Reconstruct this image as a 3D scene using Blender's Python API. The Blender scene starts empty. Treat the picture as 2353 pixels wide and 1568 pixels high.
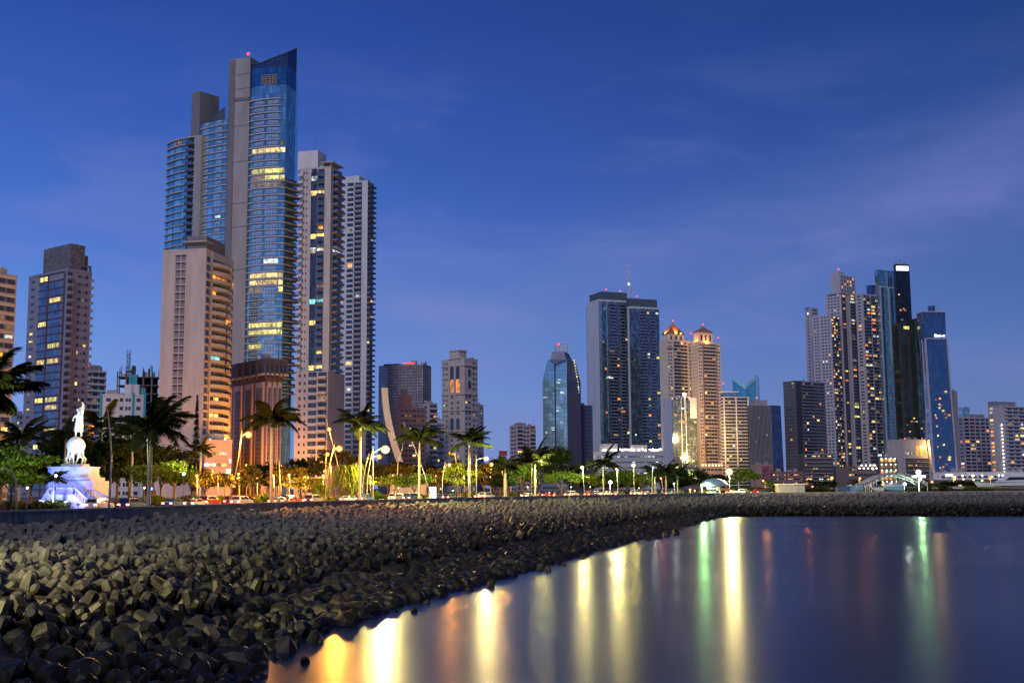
import bpy, math, random
import numpy as np
from mathutils import Vector, Matrix
R = random.Random(7)
NR = np.random.default_rng(7)
SC = bpy.context.scene
COL = SC.collection
# ------------------------------------------------------------------ camera
FL, CX, CY = 2700.0, 1176.0, 784.0            # focal length and centre in units of a 2352 x 1568 frame
HORIZON = 1119.0
PITCH = math.atan((HORIZON - CY) / FL)
ROLL = 0.007
_f = Vector((0, math.cos(PITCH), math.sin(PITCH)))
_u0 = Vector((0, -math.sin(PITCH), math.cos(PITCH)))
_r0 = Vector((1, 0, 0))
_r = _r0 * math.cos(ROLL) - _u0 * math.sin(ROLL)
_u = _u0 * math.cos(ROLL) + _r0 * math.sin(ROLL)
cam = bpy.data.cameras.new('camera')
camo = bpy.data.objects.new('camera', cam)
COL.objects.link(camo)
cam.sensor_width = 36.0
cam.lens = FL / 2352 * 36.0
cam.clip_start = 0.5
cam.clip_end = 30000
camo.matrix_world = Matrix(((_r.x, _u.x, -_f.x, 0), (_r.y, _u.y, -_f.y, 0), (_r.z, _u.z, -_f.z, 0), (0, 0, 0, 1)))
SC.camera = camo
SC.view_settings.view_transform = 'Standard'
SC.view_settings.look = 'None'
SC.view_settings.gamma = 1.0
SC.view_settings.exposure = 0.0
SC.cycles.use_denoising = True
SC.cycles.max_bounces = 5
SC.cycles.diffuse_bounces = 2
SC.cycles.glossy_bounces = 3
SC.cycles.transmission_bounces = 3
SC.cycles.transparent_max_bounces = 6
SC.cycles.sample_clamp_indirect = 4.0
SC.cycles.caustics_reflective = False
SC.cycles.caustics_refractive = False
# ------------------------------------------------------------------ sky (dusk)
def lin(r, g, b):
    f = lambda c: (c / 255 / 12.92) if c / 255 <= 0.04045 else ((c / 255 + 0.055) / 1.055) ** 2.4
    return (f(r), f(g), f(b), 1.0)
wd = bpy.data.worlds.new('World')
SC.world = wd
wd.use_nodes = True
_nt = wd.node_tree
_nt.nodes.clear()
def nn(nt, typ, **kw):
    n = nt.nodes.new(typ)
    for k, v in kw.items():
        if k.startswith('i_'):
            key = k[2:]
            n.inputs[int(key) if key.isdigit() else key].default_value = v
        else:
            setattr(n, k, v)
    return n
def ramp(nt, stops, interp='LINEAR'):
    n = nt.nodes.new('ShaderNodeValToRGB')
    n.color_ramp.interpolation = interp
    el = n.color_ramp.elements
    while len(el) > 1:
        el.remove(el[-1])
    el[0].position, el[0].color = stops[0]
    for p, c in stops[1:]:
        e = el.new(p)
        e.color = c
    return n
SUN_EL, SUN_AZ = 45.0, -165.0                  # the soft afterglow high behind the camera
def build_world():
    L = _nt.links.new
    tc = nn(_nt, 'ShaderNodeTexCoord')
    sp = nn(_nt, 'ShaderNodeSeparateXYZ')
    L(tc.outputs['Generated'], sp.inputs[0])
    rp = ramp(_nt, [(0.0, lin(122, 147, 207)), (0.05, lin(113, 144, 210)), (0.12, lin(92, 130, 207)), (0.20, lin(66, 107, 194)),
                    (0.28, lin(48, 88, 175)), (0.38, lin(34, 70, 154)), (0.6, lin(25, 54, 128)), (1.0, lin(15, 34, 92))])
    L(sp.outputs['Z'], rp.inputs[0])
    # brighter towards the left of the view, deeper to the right
    mr = nn(_nt, 'ShaderNodeMapRange', i_1=-0.45, i_2=0.45, i_3=0.0, i_4=1.0)
    L(sp.outputs['X'], mr.inputs[0])
    tint = ramp(_nt, [(0.0, (1.32, 1.30, 1.18, 1)), (0.35, (1.02, 1.04, 1.0, 1)), (0.62, (0.86, 0.84, 0.84, 1)), (1.0, (0.70, 0.69, 0.68, 1))])
    L(mr.outputs[0], tint.inputs[0])
    mul = nn(_nt, 'ShaderNodeMix', data_type='RGBA', blend_type='MULTIPLY', i_0=1.0)
    L(rp.outputs[0], mul.inputs[6])
    L(tint.outputs[0], mul.inputs[7])
    # thin lilac cirrus drawn out along the wind
    mp = nn(_nt, 'ShaderNodeMapping')
    mp.inputs['Scale'].default_value = (2.6, 2.6, 9.5)
    mp.inputs['Rotation'].default_value = (0, math.radians(16), 0)
    L(tc.outputs['Generated'], mp.inputs[0])
    nz = nn(_nt, 'ShaderNodeTexNoise', i_2=1.9, i_3=5.0, i_4=0.52)
    nz.inputs['Distortion'].default_value = 0.35
    L(mp.outputs[0], nz.inputs[0])
    cr = ramp(_nt, [(0.46, (0, 0, 0, 1)), (0.72, (1, 1, 1, 1))], 'EASE')
    L(nz.outputs[0], cr.inputs[0])
    fade = ramp(_nt, [(0.0, (0.5, 0.5, 0.5, 1)), (0.1, (1, 1, 1, 1)), (0.26, (0.75, 0.75, 0.75, 1)), (0.36, (0.1, 0.1, 0.1, 1)), (0.5, (0, 0, 0, 1))])
    L(sp.outputs['Z'], fade.inputs[0])
    m2 = nn(_nt, 'ShaderNodeMath', operation='MULTIPLY')
    L(cr.outputs[0], m2.inputs[0])
    L(fade.outputs[0], m2.inputs[1])
    m3 = nn(_nt, 'ShaderNodeMath', operation='MULTIPLY', i_1=0.34)
    L(m2.outputs[0], m3.inputs[0])
    # two broader veils of high cloud: low over the centre, higher on the right
    def mth(op, a, b_=None):
        n = nn(_nt, 'ShaderNodeMath', operation=op)
        for i, q in enumerate((a, b_)):
            if q is None: continue
            if isinstance(q, (int, float)): n.inputs[i].default_value = q
            else: L(q, n.inputs[i])
        return n.outputs[0]
    n5 = nn(_nt, 'ShaderNodeTexNoise', i_2=3.2, i_3=5.0, i_4=0.6)
    L(mp.outputs[0], n5.inputs[0])
    tot = m3.outputs[0]
    for x0, z0, sa, sb, c_, s_, amt in ((.36, .235, .17, .045, .93, .36, .72), (-.05, .148, .07, .016, .99, -.10, 1.0), (.10, .19, .15, .03, .95, .30, .45)):
        dx, dz = mth('SUBTRACT', sp.outputs['X'], x0), mth('SUBTRACT', sp.outputs['Z'], z0)
        a = mth('DIVIDE', mth('ADD', mth('MULTIPLY', dx, c_), mth('MULTIPLY', dz, s_)), sa)
        b_ = mth('DIVIDE', mth('SUBTRACT', mth('MULTIPLY', dz, c_), mth('MULTIPLY', dx, s_)), sb)
        w = mth('EXPONENT', mth('MULTIPLY', mth('ADD', mth('MULTIPLY', a, a), mth('MULTIPLY', b_, b_)), -1.0))
        tot = mth('ADD', tot, mth('MULTIPLY', mth('MULTIPLY', w, amt), n5.outputs[0]))
    mx = nn(_nt, 'ShaderNodeMix', data_type='RGBA')
    L(tot, mx.inputs[0])
    L(mul.outputs[2], mx.inputs[6])
    mx.inputs[7].default_value = lin(122, 130, 198)
    # a little of the physical twilight sky on top
    st = nn(_nt, 'ShaderNodeTexSky', sky_type='NISHITA', sun_disc=False, sun_elevation=math.radians(-3.0), sun_rotation=math.radians(180 + SUN_AZ))
    ad = nn(_nt, 'ShaderNodeMix', data_type='RGBA', blend_type='ADD', i_0=0.05)
    L(mx.outputs[2], ad.inputs[6])
    L(st.outputs[0], ad.inputs[7])
    bg = nn(_nt, 'ShaderNodeBackground')
    bg.inputs[1].default_value = 1.0
    L(ad.outputs[2], bg.inputs[0])
    out = nn(_nt, 'ShaderNodeOutputWorld')
    L(bg.outputs[0], out.inputs[0])
build_world()
sl = bpy.data.lights.new('afterglow_sun', 'SUN')
sl.energy = 1.55
sl.angle = math.radians(14)
sl.color = (0.95, 0.90, 1.0)
so = bpy.data.objects.new('afterglow_sun', sl)
COL.objects.link(so)
_sd = Vector((math.sin(math.radians(SUN_AZ)) * math.cos(math.radians(SUN_EL)), math.cos(math.radians(SUN_AZ)) * math.cos(math.radians(SUN_EL)), math.sin(math.radians(SUN_EL))))
so.rotation_euler = (-_sd).to_track_quat('-Z', 'Y').to_euler()

# ------------------------------------------------------------------ projection helpers
GZ, WZ, TOPZ = -2.8, -8.3, -2.0               # street level, low-tide water, top of the sea wall (camera at 0)
def proj(p):
    p = Vector(p)
    d = p.dot(_f)
    return CX + FL * p.dot(_r) / d, CY - FL * p.dot(_u) / d
def XA(px, Y, Z=GZ):                           # world x at which a point of depth Y and height Z shows at column px
    n = _r - _f * ((px - CX) / FL)
    return -(n.y * Y + n.z * Z) / n.x
def ZA(py, X, Y):                              # world z at which (X, Y) shows at row py
    n = _u + _f * ((py - CY) / FL)
    return -(n.x * X + n.y * Y) / n.z
def P(px, py, Y):                              # point at depth Y behind a pixel
    d = _f + _r * ((px - CX) / FL) - _u * ((py - CY) / FL)
    return d * (Y / d.y)

# ------------------------------------------------------------------ mesh builder and object helpers
class MB:
    def __init__(s):
        s.v, s.f, s.m = [], [], []
    def add(s, vs, fs, m=0):
        o = len(s.v)
        s.v.extend([tuple(p) for p in vs])
        s.f.extend([tuple(i + o for i in f) for f in fs])
        s.m.extend([m] * len(fs))
        return s
    def hexa(s, p, m=0):                       # 4 bottom points counter-clockwise, 4 top
        return s.add(p, [(3, 2, 1, 0), (4, 5, 6, 7), (0, 1, 5, 4), (1, 2, 6, 5), (2, 3, 7, 6), (3, 0, 4, 7)], m)
    def box(s, x0, x1, y0, y1, z0, z1, m=0):
        return s.hexa([(x0, y0, z0), (x1, y0, z0), (x1, y1, z0), (x0, y1, z0), (x0, y0, z1), (x1, y0, z1), (x1, y1, z1), (x0, y1, z1)], m)
    def prism(s, poly, z0, z1, m=0, top=None):
        n = len(poly)
        t = top or poly
        zt = z1 if isinstance(z1, (list, tuple)) else [z1] * n
        vs = [(x, y, z0) for x, y in poly] + [(t[i][0], t[i][1], zt[i]) for i in range(n)]
        fs = [tuple(range(n - 1, -1, -1)), tuple(range(n, 2 * n))] + [(i, (i + 1) % n, n + (i + 1) % n, n + i) for i in range(n)]
        return s.add(vs, fs, m)
    def tube(s, pts, rad, n=8, m=0, cap=True):
        pts = [Vector(p) for p in pts]
        if not isinstance(rad, (list, tuple)):
            rad = [rad] * len(pts)
        vs, fs = [], []
        for i, p in enumerate(pts):
            d = (pts[min(i + 1, len(pts) - 1)] - pts[max(i - 1, 0)]).normalized()
            a = d.cross(Vector((0.31, 0.95, 0.0)) if abs(d.z) > 0.7 else Vector((0, 0, 1))).normalized()
            b = d.cross(a)
            for k in range(n):
                t = 2 * math.pi * k / n
                vs.append(p + (a * math.cos(t) + b * math.sin(t)) * rad[i])
        for i in range(len(pts) - 1):
            for k in range(n):
                fs.append((i * n + k, (i + 1) * n + k, (i + 1) * n + (k + 1) % n, i * n + (k + 1) % n))
        if cap:
            fs.append(tuple(range(n)))
            fs.append(tuple(range(len(vs) - 1, len(vs) - n - 1, -1)))
        return s.add(vs, fs, m)
    def lathe(s, prof, n=12, c=(0, 0), m=0):
        vs = [(c[0] + r * math.cos(2 * math.pi * k / n), c[1] + r * math.sin(2 * math.pi * k / n), z) for r, z in prof for k in range(n)]
        fs = [(i * n + k, i * n + (k + 1) % n, (i + 1) * n + (k + 1) % n, (i + 1) * n + k) for i in range(len(prof) - 1) for k in range(n)]
        fs += [tuple(range(n - 1, -1, -1)), tuple(range(len(vs) - n, len(vs)))]
        return s.add(vs, fs, m)
    def ball(s, c, r, m=0, n=12, k=8, sq=(1, 1, 1)):
        prof = [(max(0.02, math.sin(math.pi * i / k)) * r, -math.cos(math.pi * i / k) * r) for i in range(k + 1)]
        o = len(s.v)
        s.lathe(prof, n, (0, 0), m)
        for i in range(o, len(s.v)):
            x, y, z = s.v[i]
            s.v[i] = (c[0] + x * sq[0], c[1] + y * sq[1], c[2] + z * sq[2])
        return s
    def mesh(s, name, mats, smooth=False):
        me = bpy.data.meshes.new(name)
        me.from_pydata(s.v, [], s.f)
        if not isinstance(mats, (list, tuple)):
            mats = [mats]
        for a in mats:
            me.materials.append(a)
        if len(mats) > 1:
            me.polygons.foreach_set('material_index', s.m)
        if smooth:
            me.polygons.foreach_set('use_smooth', [True] * len(s.f))
        me.update()
        return me
    def build(s, name, mats, parent=None, smooth=False, loc=None):
        o = bpy.data.objects.new(name, s.mesh(name, mats, smooth))
        COL.objects.link(o)
        if parent is not None:
            o.parent = parent
        if loc is not None:
            o.location = loc
        return o
def np_mesh(name, V, F, mat, smooth=False):     # fast mesh from arrays, F is (n, k)
    me = bpy.data.meshes.new(name)
    V = np.asarray(V, np.float32)
    F = np.asarray(F, np.int32)
    n, k = F.shape
    me.vertices.add(len(V))
    me.vertices.foreach_set('co', V.ravel())
    me.loops.add(n * k)
    me.loops.foreach_set('vertex_index', F.ravel())
    me.polygons.add(n)
    me.polygons.foreach_set('loop_start', np.arange(0, n * k, k, dtype=np.int32))
    me.polygons.foreach_set('loop_total', np.full(n, k, np.int32))
    me.polygons.foreach_set('use_smooth', np.full(n, smooth, bool))
    me.materials.append(mat)
    me.update(calc_edges=True)
    return me
def link(name, me, parent=None, loc=None):
    o = bpy.data.objects.new(name, me)
    COL.objects.link(o)
    if parent is not None:
        o.parent = parent
    if loc is not None:
        o.location = loc
    return o
def tag(o, label=None, cat=None, group=None, kind=None):
    if label: o['label'] = label
    if cat: o['category'] = cat
    if group: o['group'] = group
    if kind: o['kind'] = kind
    return o
def empty(name, loc, rz=0.0, label=None, cat=None, group=None):
    o = bpy.data.objects.new(name, None)
    COL.objects.link(o)
    o.empty_display_size = 0.2
    o.location = loc
    o.rotation_euler = (0, 0, rz)
    return tag(o, label, cat, group)
def copy_tree(root, loc, rz=0.0, scale=None, label=None, group=None):
    r = root.copy()
    COL.objects.link(r)
    r.location = loc
    r.rotation_euler = (0, 0, rz)
    if scale is not None:
        r.scale = (scale,) * 3 if not isinstance(scale, tuple) else scale
    if label: r['label'] = label
    if group: r['group'] = group
    for ch in root.children:
        c = ch.copy()
        COL.objects.link(c)
        c.parent = r
        for g in ch.children:
            d = g.copy()
            COL.objects.link(d)
            d.parent = c
    return r

# ------------------------------------------------------------------ materials
MATS = {}
def newmat(name):
    m = bpy.data.materials.new(name)
    m.use_nodes = True
    nt = m.node_tree
    return m, nt, nt.nodes['Principled BSDF'], nt.links.new
def plain(name, col, rough=0.7, metal=0.0, var=0.25, scale=0.6, bump=0.0, stretch=(1, 1, 1), spec=0.5, scale2=None):
    """Colour broken up by two octaves of noise, optional bump."""
    if name in MATS: return MATS[name]
    m, nt, b, L = newmat(name)
    tc = nn(nt, 'ShaderNodeTexCoord')
    mp = nn(nt, 'ShaderNodeMapping')
    mp.inputs['Scale'].default_value = stretch
    L(tc.outputs['Object'], mp.inputs[0])
    nz = nn(nt, 'ShaderNodeTexNoise', i_2=scale, i_3=6.0, i_4=0.65)
    L(mp.outputs[0], nz.inputs[0])
    c = Vector(col[:3])
    lo, hi = c * (1 - var), c * (1 + var)
    rp = ramp(nt, [(0.3, (*lo, 1)), (0.7, (*hi, 1))])
    L(nz.outputs[0], rp.inputs[0])
    L(rp.outputs[0], b.inputs['Base Color'])
    b.inputs['Roughness'].default_value = rough
    b.inputs['Metallic'].default_value = metal
    b.inputs['Specular IOR Level'].default_value = spec
    if bump:
        bp = nn(nt, 'ShaderNodeBump', i_0=bump, i_1=0.1)
        n2 = nn(nt, 'ShaderNodeTexNoise', i_2=scale2 or scale * 6, i_3=5.0)
        L(tc.outputs['Object'], n2.inputs[0])
        L(n2.outputs[0], bp.inputs['Height'])
        L(bp.outputs[0], b.inputs['Normal'])
    MATS[name] = m
    return m
def emit(name, col, strength, sample=False, back=(0.02, 0.02, 0.02), vary=0.0):
    """Something that gives off light; vary breaks a lit room up into curtain, lamp and wall."""
    if name in MATS: return MATS[name]
    m, nt, b, L = newmat(name)
    b.inputs['Base Color'].default_value = (*back, 1)
    b.inputs['Roughness'].default_value = 0.3
    b.inputs['Emission Color'].default_value = (*col[:3], 1)
    b.inputs['Emission Strength'].default_value = strength
    if vary:
        tc = nn(nt, 'ShaderNodeTexCoord')
        oi = nn(nt, 'ShaderNodeObjectInfo')
        ad = nn(nt, 'ShaderNodeVectorMath', operation='ADD')
        geo = nn(nt, 'ShaderNodeNewGeometry')
        mp = nn(nt, 'ShaderNodeMapping')
        mp.inputs['Scale'].default_value = (1.0, 1.0, 0.55)
        L(geo.outputs['Position'], mp.inputs[0])
        nz = nn(nt, 'ShaderNodeTexNoise', i_2=0.75, i_3=3.0, i_4=0.7)
        L(mp.outputs[0], nz.inputs[0])
        rp = ramp(nt, [(0.36, (1 - vary,) * 3 + (1,)), (0.50, (1, 1, 1, 1)), (0.66, (1 + 1.6 * vary,) * 3 + (1,))])
        L(nz.outputs[0], rp.inputs[0])
        mm = nn(nt, 'ShaderNodeMath', operation='MULTIPLY', i_1=strength)
        L(rp.outputs[0], mm.inputs[0])
        mo = nn(nt, 'ShaderNodeMapRange', i_1=0.0, i_2=1.0, i_3=0.45, i_4=1.4)
        L(oi.outputs['Random'], mo.inputs[0])
        m4 = nn(nt, 'ShaderNodeMath', operation='MULTIPLY')
        L(mm.outputs[0], m4.inputs[0])
        L(mo.outputs[0], m4.inputs[1])
        L(m4.outputs[0], b.inputs['Emission Strength'])
    m.cycles.emission_sampling = 'AUTO' if sample else 'NONE'
    MATS[name] = m
    return m
def glass(name, col, pw=1.5, ph=3.3, metal=0.75, rough=0.12, var=0.35, line=0.06, linecol=(0.05, 0.06, 0.08), zoff=0.0):
    """Curtain wall: panes of slightly different tint with thin mullions, laid out in the object's own x+y and z."""
    if name in MATS: return MATS[name]
    m, nt, b, L = newmat(name)
    tc = nn(nt, 'ShaderNodeTexCoord')
    sp = nn(nt, 'ShaderNodeSeparateXYZ')
    L(tc.outputs['Object'], sp.inputs[0])
    def mth(op, a, bb=None):
        n = nn(nt, 'ShaderNodeMath', operation=op)
        for i, q in enumerate((a, bb)):
            if q is None: continue
            if isinstance(q, (int, float)): n.inputs[i].default_value = q
            else: L(q, n.inputs[i])
        return n.outputs[0]
    u = mth('DIVIDE', mth('ADD', sp.outputs['X'], sp.outputs['Y']), pw)
    v = mth('DIVIDE', mth('ADD', sp.outputs['Z'], zoff), ph)
    cb = nn(nt, 'ShaderNodeCombineXYZ')
    L(mth('FLOOR', u), cb.inputs[0])
    L(mth('FLOOR', v), cb.inputs[1])
    wn = nn(nt, 'ShaderNodeTexWhiteNoise', noise_dimensions='3D')
    L(cb.outputs[0], wn.inputs['Vector'])
    c = Vector(col[:3])
    rp = ramp(nt, [(0.0, (*(c * (1 - var)), 1)), (0.7, (*c, 1)), (1.0, (*(c * (1 + var)), 1))])
    L(wn.outputs['Value'], rp.inputs[0])
    du = mth('MULTIPLY', mth('ABSOLUTE', mth('SUBTRACT', mth('FRACT', u), 0.5)), 2.0)
    dv = mth('MULTIPLY', mth('ABSOLUTE', mth('SUBTRACT', mth('FRACT', v), 0.5)), 2.0)
    ln = mth('MAXIMUM', mth('GREATER_THAN', du, 1 - 2 * line / pw), mth('GREATER_THAN', dv, 1 - 2.4 * line / ph))
    mx = nn(nt, 'ShaderNodeMix', data_type='RGBA')
    L(ln, mx.inputs[0])
    L(rp.outputs[0], mx.inputs[6])
    mx.inputs[7].default_value = (*linecol, 1)
    L(mx.outputs[2], b.inputs['Base Color'])
    b.inputs['Metallic'].default_value = metal
    b.inputs['Roughness'].default_value = rough
    # every pane sits at a slightly different tilt
    sub = nn(nt, 'ShaderNodeVectorMath', operation='SUBTRACT')
    L(wn.outputs['Color'], sub.inputs[0])
    sub.inputs[1].default_value = (0.5, 0.5, 0.5)
    sc = nn(nt, 'ShaderNodeVectorMath', operation='SCALE')
    L(sub.outputs[0], sc.inputs[0])
    sc.inputs['Scale'].default_value = 0.02
    ge = nn(nt, 'ShaderNodeNewGeometry')
    ad = nn(nt, 'ShaderNodeVectorMath', operation='ADD')
    L(ge.outputs['Normal'], ad.inputs[0])
    L(sc.outputs[0], ad.inputs[1])
    no = nn(nt, 'ShaderNodeVectorMath', operation='NORMALIZE')
    L(ad.outputs[0], no.inputs[0])
    L(no.outputs[0], b.inputs['Normal'])
    MATS[name] = m
    return m

# ------------------------------------------------------------------ the shore
# columns along the sea wall: (column, row of the wall top) and the water's edge
WALL_PX = [(-700, 1207), (-350, 1184), (0, 1172), (150, 1168), (300, 1163.5), (450, 1158.5), (600, 1153.5), (800, 1147.8), (1000, 1143), (1240, 1138), (1440, 1134.2), (1640, 1131)]
def on_plane(px, py, z):
    d = _f + _r * ((px - CX) / FL) - _u * ((py - CY) / FL)
    return d * (z / d.z)
def smooth_line(pts, n, it=3):
    pts = np.array(pts, float)
    for _ in range(it):
        q = [pts[0]]
        for i in range(len(pts) - 1):
            q += [pts[i] * .75 + pts[i + 1] * .25, pts[i] * .25 + pts[i + 1] * .75]
        q.append(pts[-1])
        pts = np.array(q)
    d = np.r_[0, np.cumsum(np.linalg.norm(np.diff(pts, axis=0), axis=1))]
    s = np.linspace(0, d[-1], n)
    return np.c_[np.interp(s, d, pts[:, 0]), np.interp(s, d, pts[:, 1])]
wall_pts = [tuple(on_plane(a, b, TOPZ))[:2] for a, b in WALL_PX]
SHORE_PX = [(-300, 2250), (300, 1730), (560, 1572), (650, 1502), (740, 1455), (840, 1420), (920, 1392), (1000, 1368), (1120, 1335), (1240, 1303), (1340, 1272), (1440, 1245), (1540, 1218), (1640, 1190)]
shore_pts = [tuple(on_plane(a, b, WZ))[:2] for a, b in SHORE_PX]
BREAK_TOP = [(1640, 1131), (1760, 1130), (2000, 1129), (2352, 1126.5), (2800, 1124)]
BREAK_TOE = [(1640, 1190), (1700, 1184.5), (2000, 1184.3), (2352, 1184.5), (2800, 1185)]
brk_top = [tuple(on_plane(a, b, TOPZ))[:2] for a, b in BREAK_TOP]
brk_toe = [tuple(on_plane(a, b, WZ))[:2] for a, b in BREAK_TOE]
WL = smooth_line(wall_pts, 160)
SL = smooth_line(shore_pts, 200)
BT = smooth_line(brk_top, 60)
BO = smooth_line(brk_toe, 60)
TOP_ALL = np.vstack([WL, BT[1:]])
TOE_ALL = np.vstack([SL, BO[1:]])
def dist_poly(Q, line):
    """Distance and nearest segment side of points Q (n,2) to a polyline; sign positive on the right of its direction."""
    best = np.full(len(Q), 1e9)
    side = np.zeros(len(Q))
    for i in range(len(line) - 1):
        a, b = line[i], line[i + 1]
        ab = b - a
        t = np.clip(((Q - a) @ ab) / (ab @ ab), 0, 1)
        d = np.linalg.norm(Q - (a + t[:, None] * ab), axis=1)
        m = d < best
        best[m] = d[m]
        side[m] = np.sign((Q[m, 0] - a[0]) * ab[1] - (Q[m, 1] - a[1]) * ab[0])
    return best, side
def slope(Q):
    """Height of the revetment at points Q and how far down it they lie (0 at the wall, 1 at the water)."""
    dw, sw = dist_poly(Q, TOP_ALL)
    ds, ss = dist_poly(Q, TOE_ALL)
    t = dw / (dw + ds + 1e-6)
    t = np.where(sw < 0, -0.01, t)
    t = np.where((ss > 0), 1.02, t)
    z0 = np.interp(Q[:, 1], [100, 200, 300], [-4.35, -3.75, -3.5])
    z = z0 + (WZ - z0 + 0.1) * np.clip(t, 0, 1) ** 0.85
    return z, t, dw
# ---- water, sea bed, land
def water():
    m, nt, b, L = newmat('sea_water')
    b.inputs['Base Color'].default_value = (0.004, 0.009, 0.030, 1)
    b.inputs['Roughness'].default_value = 0.24
    b.inputs['IOR'].default_value = 1.14
    tc = nn(nt, 'ShaderNodeTexCoord')
    mp = nn(nt, 'ShaderNodeMapping')
    mp.inputs['Scale'].default_value = (0.6, 1.3, 1)
    L(tc.outputs['Object'], mp.inputs[0])
    nz = nn(nt, 'ShaderNodeTexNoise', i_2=1.1, i_3=5.0, i_4=0.6)
    L(mp.outputs[0], nz.inputs[0])
    bp = nn(nt, 'ShaderNodeBump', i_0=0.05, i_1=0.10)
    L(nz.outputs[0], bp.inputs['Height'])
    L(bp.outputs[0], b.inputs['Normal'])
    # calm and slightly ruffled patches
    n2 = nn(nt, 'ShaderNodeTexNoise', i_2=0.03, i_3=0.0)
    m2 = nn(nt, 'ShaderNodeMapping')
    m2.inputs['Scale'].default_value = (0.5, 1.6, 1)
    L(tc.outputs['Object'], m2.inputs[0])
    L(m2.outputs[0], n2.inputs[0])
    mr = nn(nt, 'ShaderNodeMapRange', i_1=0.35, i_2=0.65, i_3=0.238, i_4=0.262)
    L(n2.outputs[0], mr.inputs[0])
    L(mr.outputs[0], b.inputs['Roughness'])
    o = MB().add([(-700, -60, WZ), (900, -60, WZ), (900, 900, WZ), (-700, 900, WZ)], [(0, 1, 2, 3)]).build('water', m)
    tag(o, 'calm dark blue bay water with long lamp reflections', kind='structure')
water()
M_ground = plain('ground_soil', (0.045, 0.05, 0.03), 0.9, var=0.5, scale=0.08)
def land():
    n = len(TOP_ALL)
    V, F = [], []
    for i, (x, y) in enumerate(TOP_ALL):
        k = 9000.0 / math.hypot(x, y)
        V += [(x, y, GZ), (x * k, y * k, GZ), (x, y, GZ - 8)]
    for i in range(n - 1):
        a, b = 3 * i, 3 * (i + 1)
        F += [(a, b, b + 1, a + 1), (a + 2, b + 2, b, a)]
    o = MB().add(V, F).build('ground', M_ground)
    tag(o, 'dark ground under the waterfront and the city', kind='structure')
land()
def offset_line(line, d):
    t = np.gradient(line, axis=0)
    t /= np.linalg.norm(t, axis=1)[:, None]
    return line + np.c_[-t[:, 1], t[:, 0]] * d       # to the left of travel, i.e. inland
def strip(name, line, d0, d1, z, mat, label):
    a, b = offset_line(line, d0), offset_line(line, d1)
    V = [(*p, z) for p in a] + [(*p, z) for p in b]
    n = len(line)
    F = [(i, i + 1, n + i + 1, n + i) for i in range(n - 1)]
    o = MB().add(V, F).build(name, mat)
    tag(o, label, kind='structure')
M_pave = plain('paving', (0.28, 0.24, 0.22), 0.75, var=0.2, scale=1.2)
M_asph = plain('asphalt', (0.05, 0.05, 0.052), 0.55, var=0.3, scale=0.9)
M_paint = plain('road_paint', (0.75, 0.74, 0.7), 0.6, var=0.1)
M_grass = plain('lawn_grass', (0.05, 0.10, 0.02), 0.9, var=0.5, scale=1.5)
strip('promenade', WL, 0.7, 6.5, GZ + 0.14, M_pave, 'pale paved promenade behind the sea wall')
strip('road', WL, 9.5, 24.0, GZ + 0.02, M_asph, 'dark asphalt avenue along the bay')
strip('lawn', WL, 26.0, 62.0, GZ + 0.10, M_grass, 'park lawn beyond the avenue')
strip('verge', WL, 6.6, 9.4, GZ + 0.09, M_grass, 'narrow grass verge with palms between promenade and avenue')
def lane_marks():
    mb = MB()
    l1 = offset_line(WL, 13.2); l2 = offset_line(WL, 16.8); l3 = offset_line(WL, 20.4)
    for l in (l1, l2, l3):
        for i in range(0, len(l) - 2, 2):
            a, b = Vector((*l[i], GZ + 0.026)), Vector((*l[i + 1], GZ + 0.026))
            n = Vector((-(b - a).y, (b - a).x, 0)).normalized() * 0.08
            mb.add([a - n, b - n, b + n, a + n], [(0, 1, 2, 3)])
    o = mb.build('road_markings', M_paint)
    tag(o, 'white broken lane lines on the avenue', kind='structure')
lane_marks()
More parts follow.
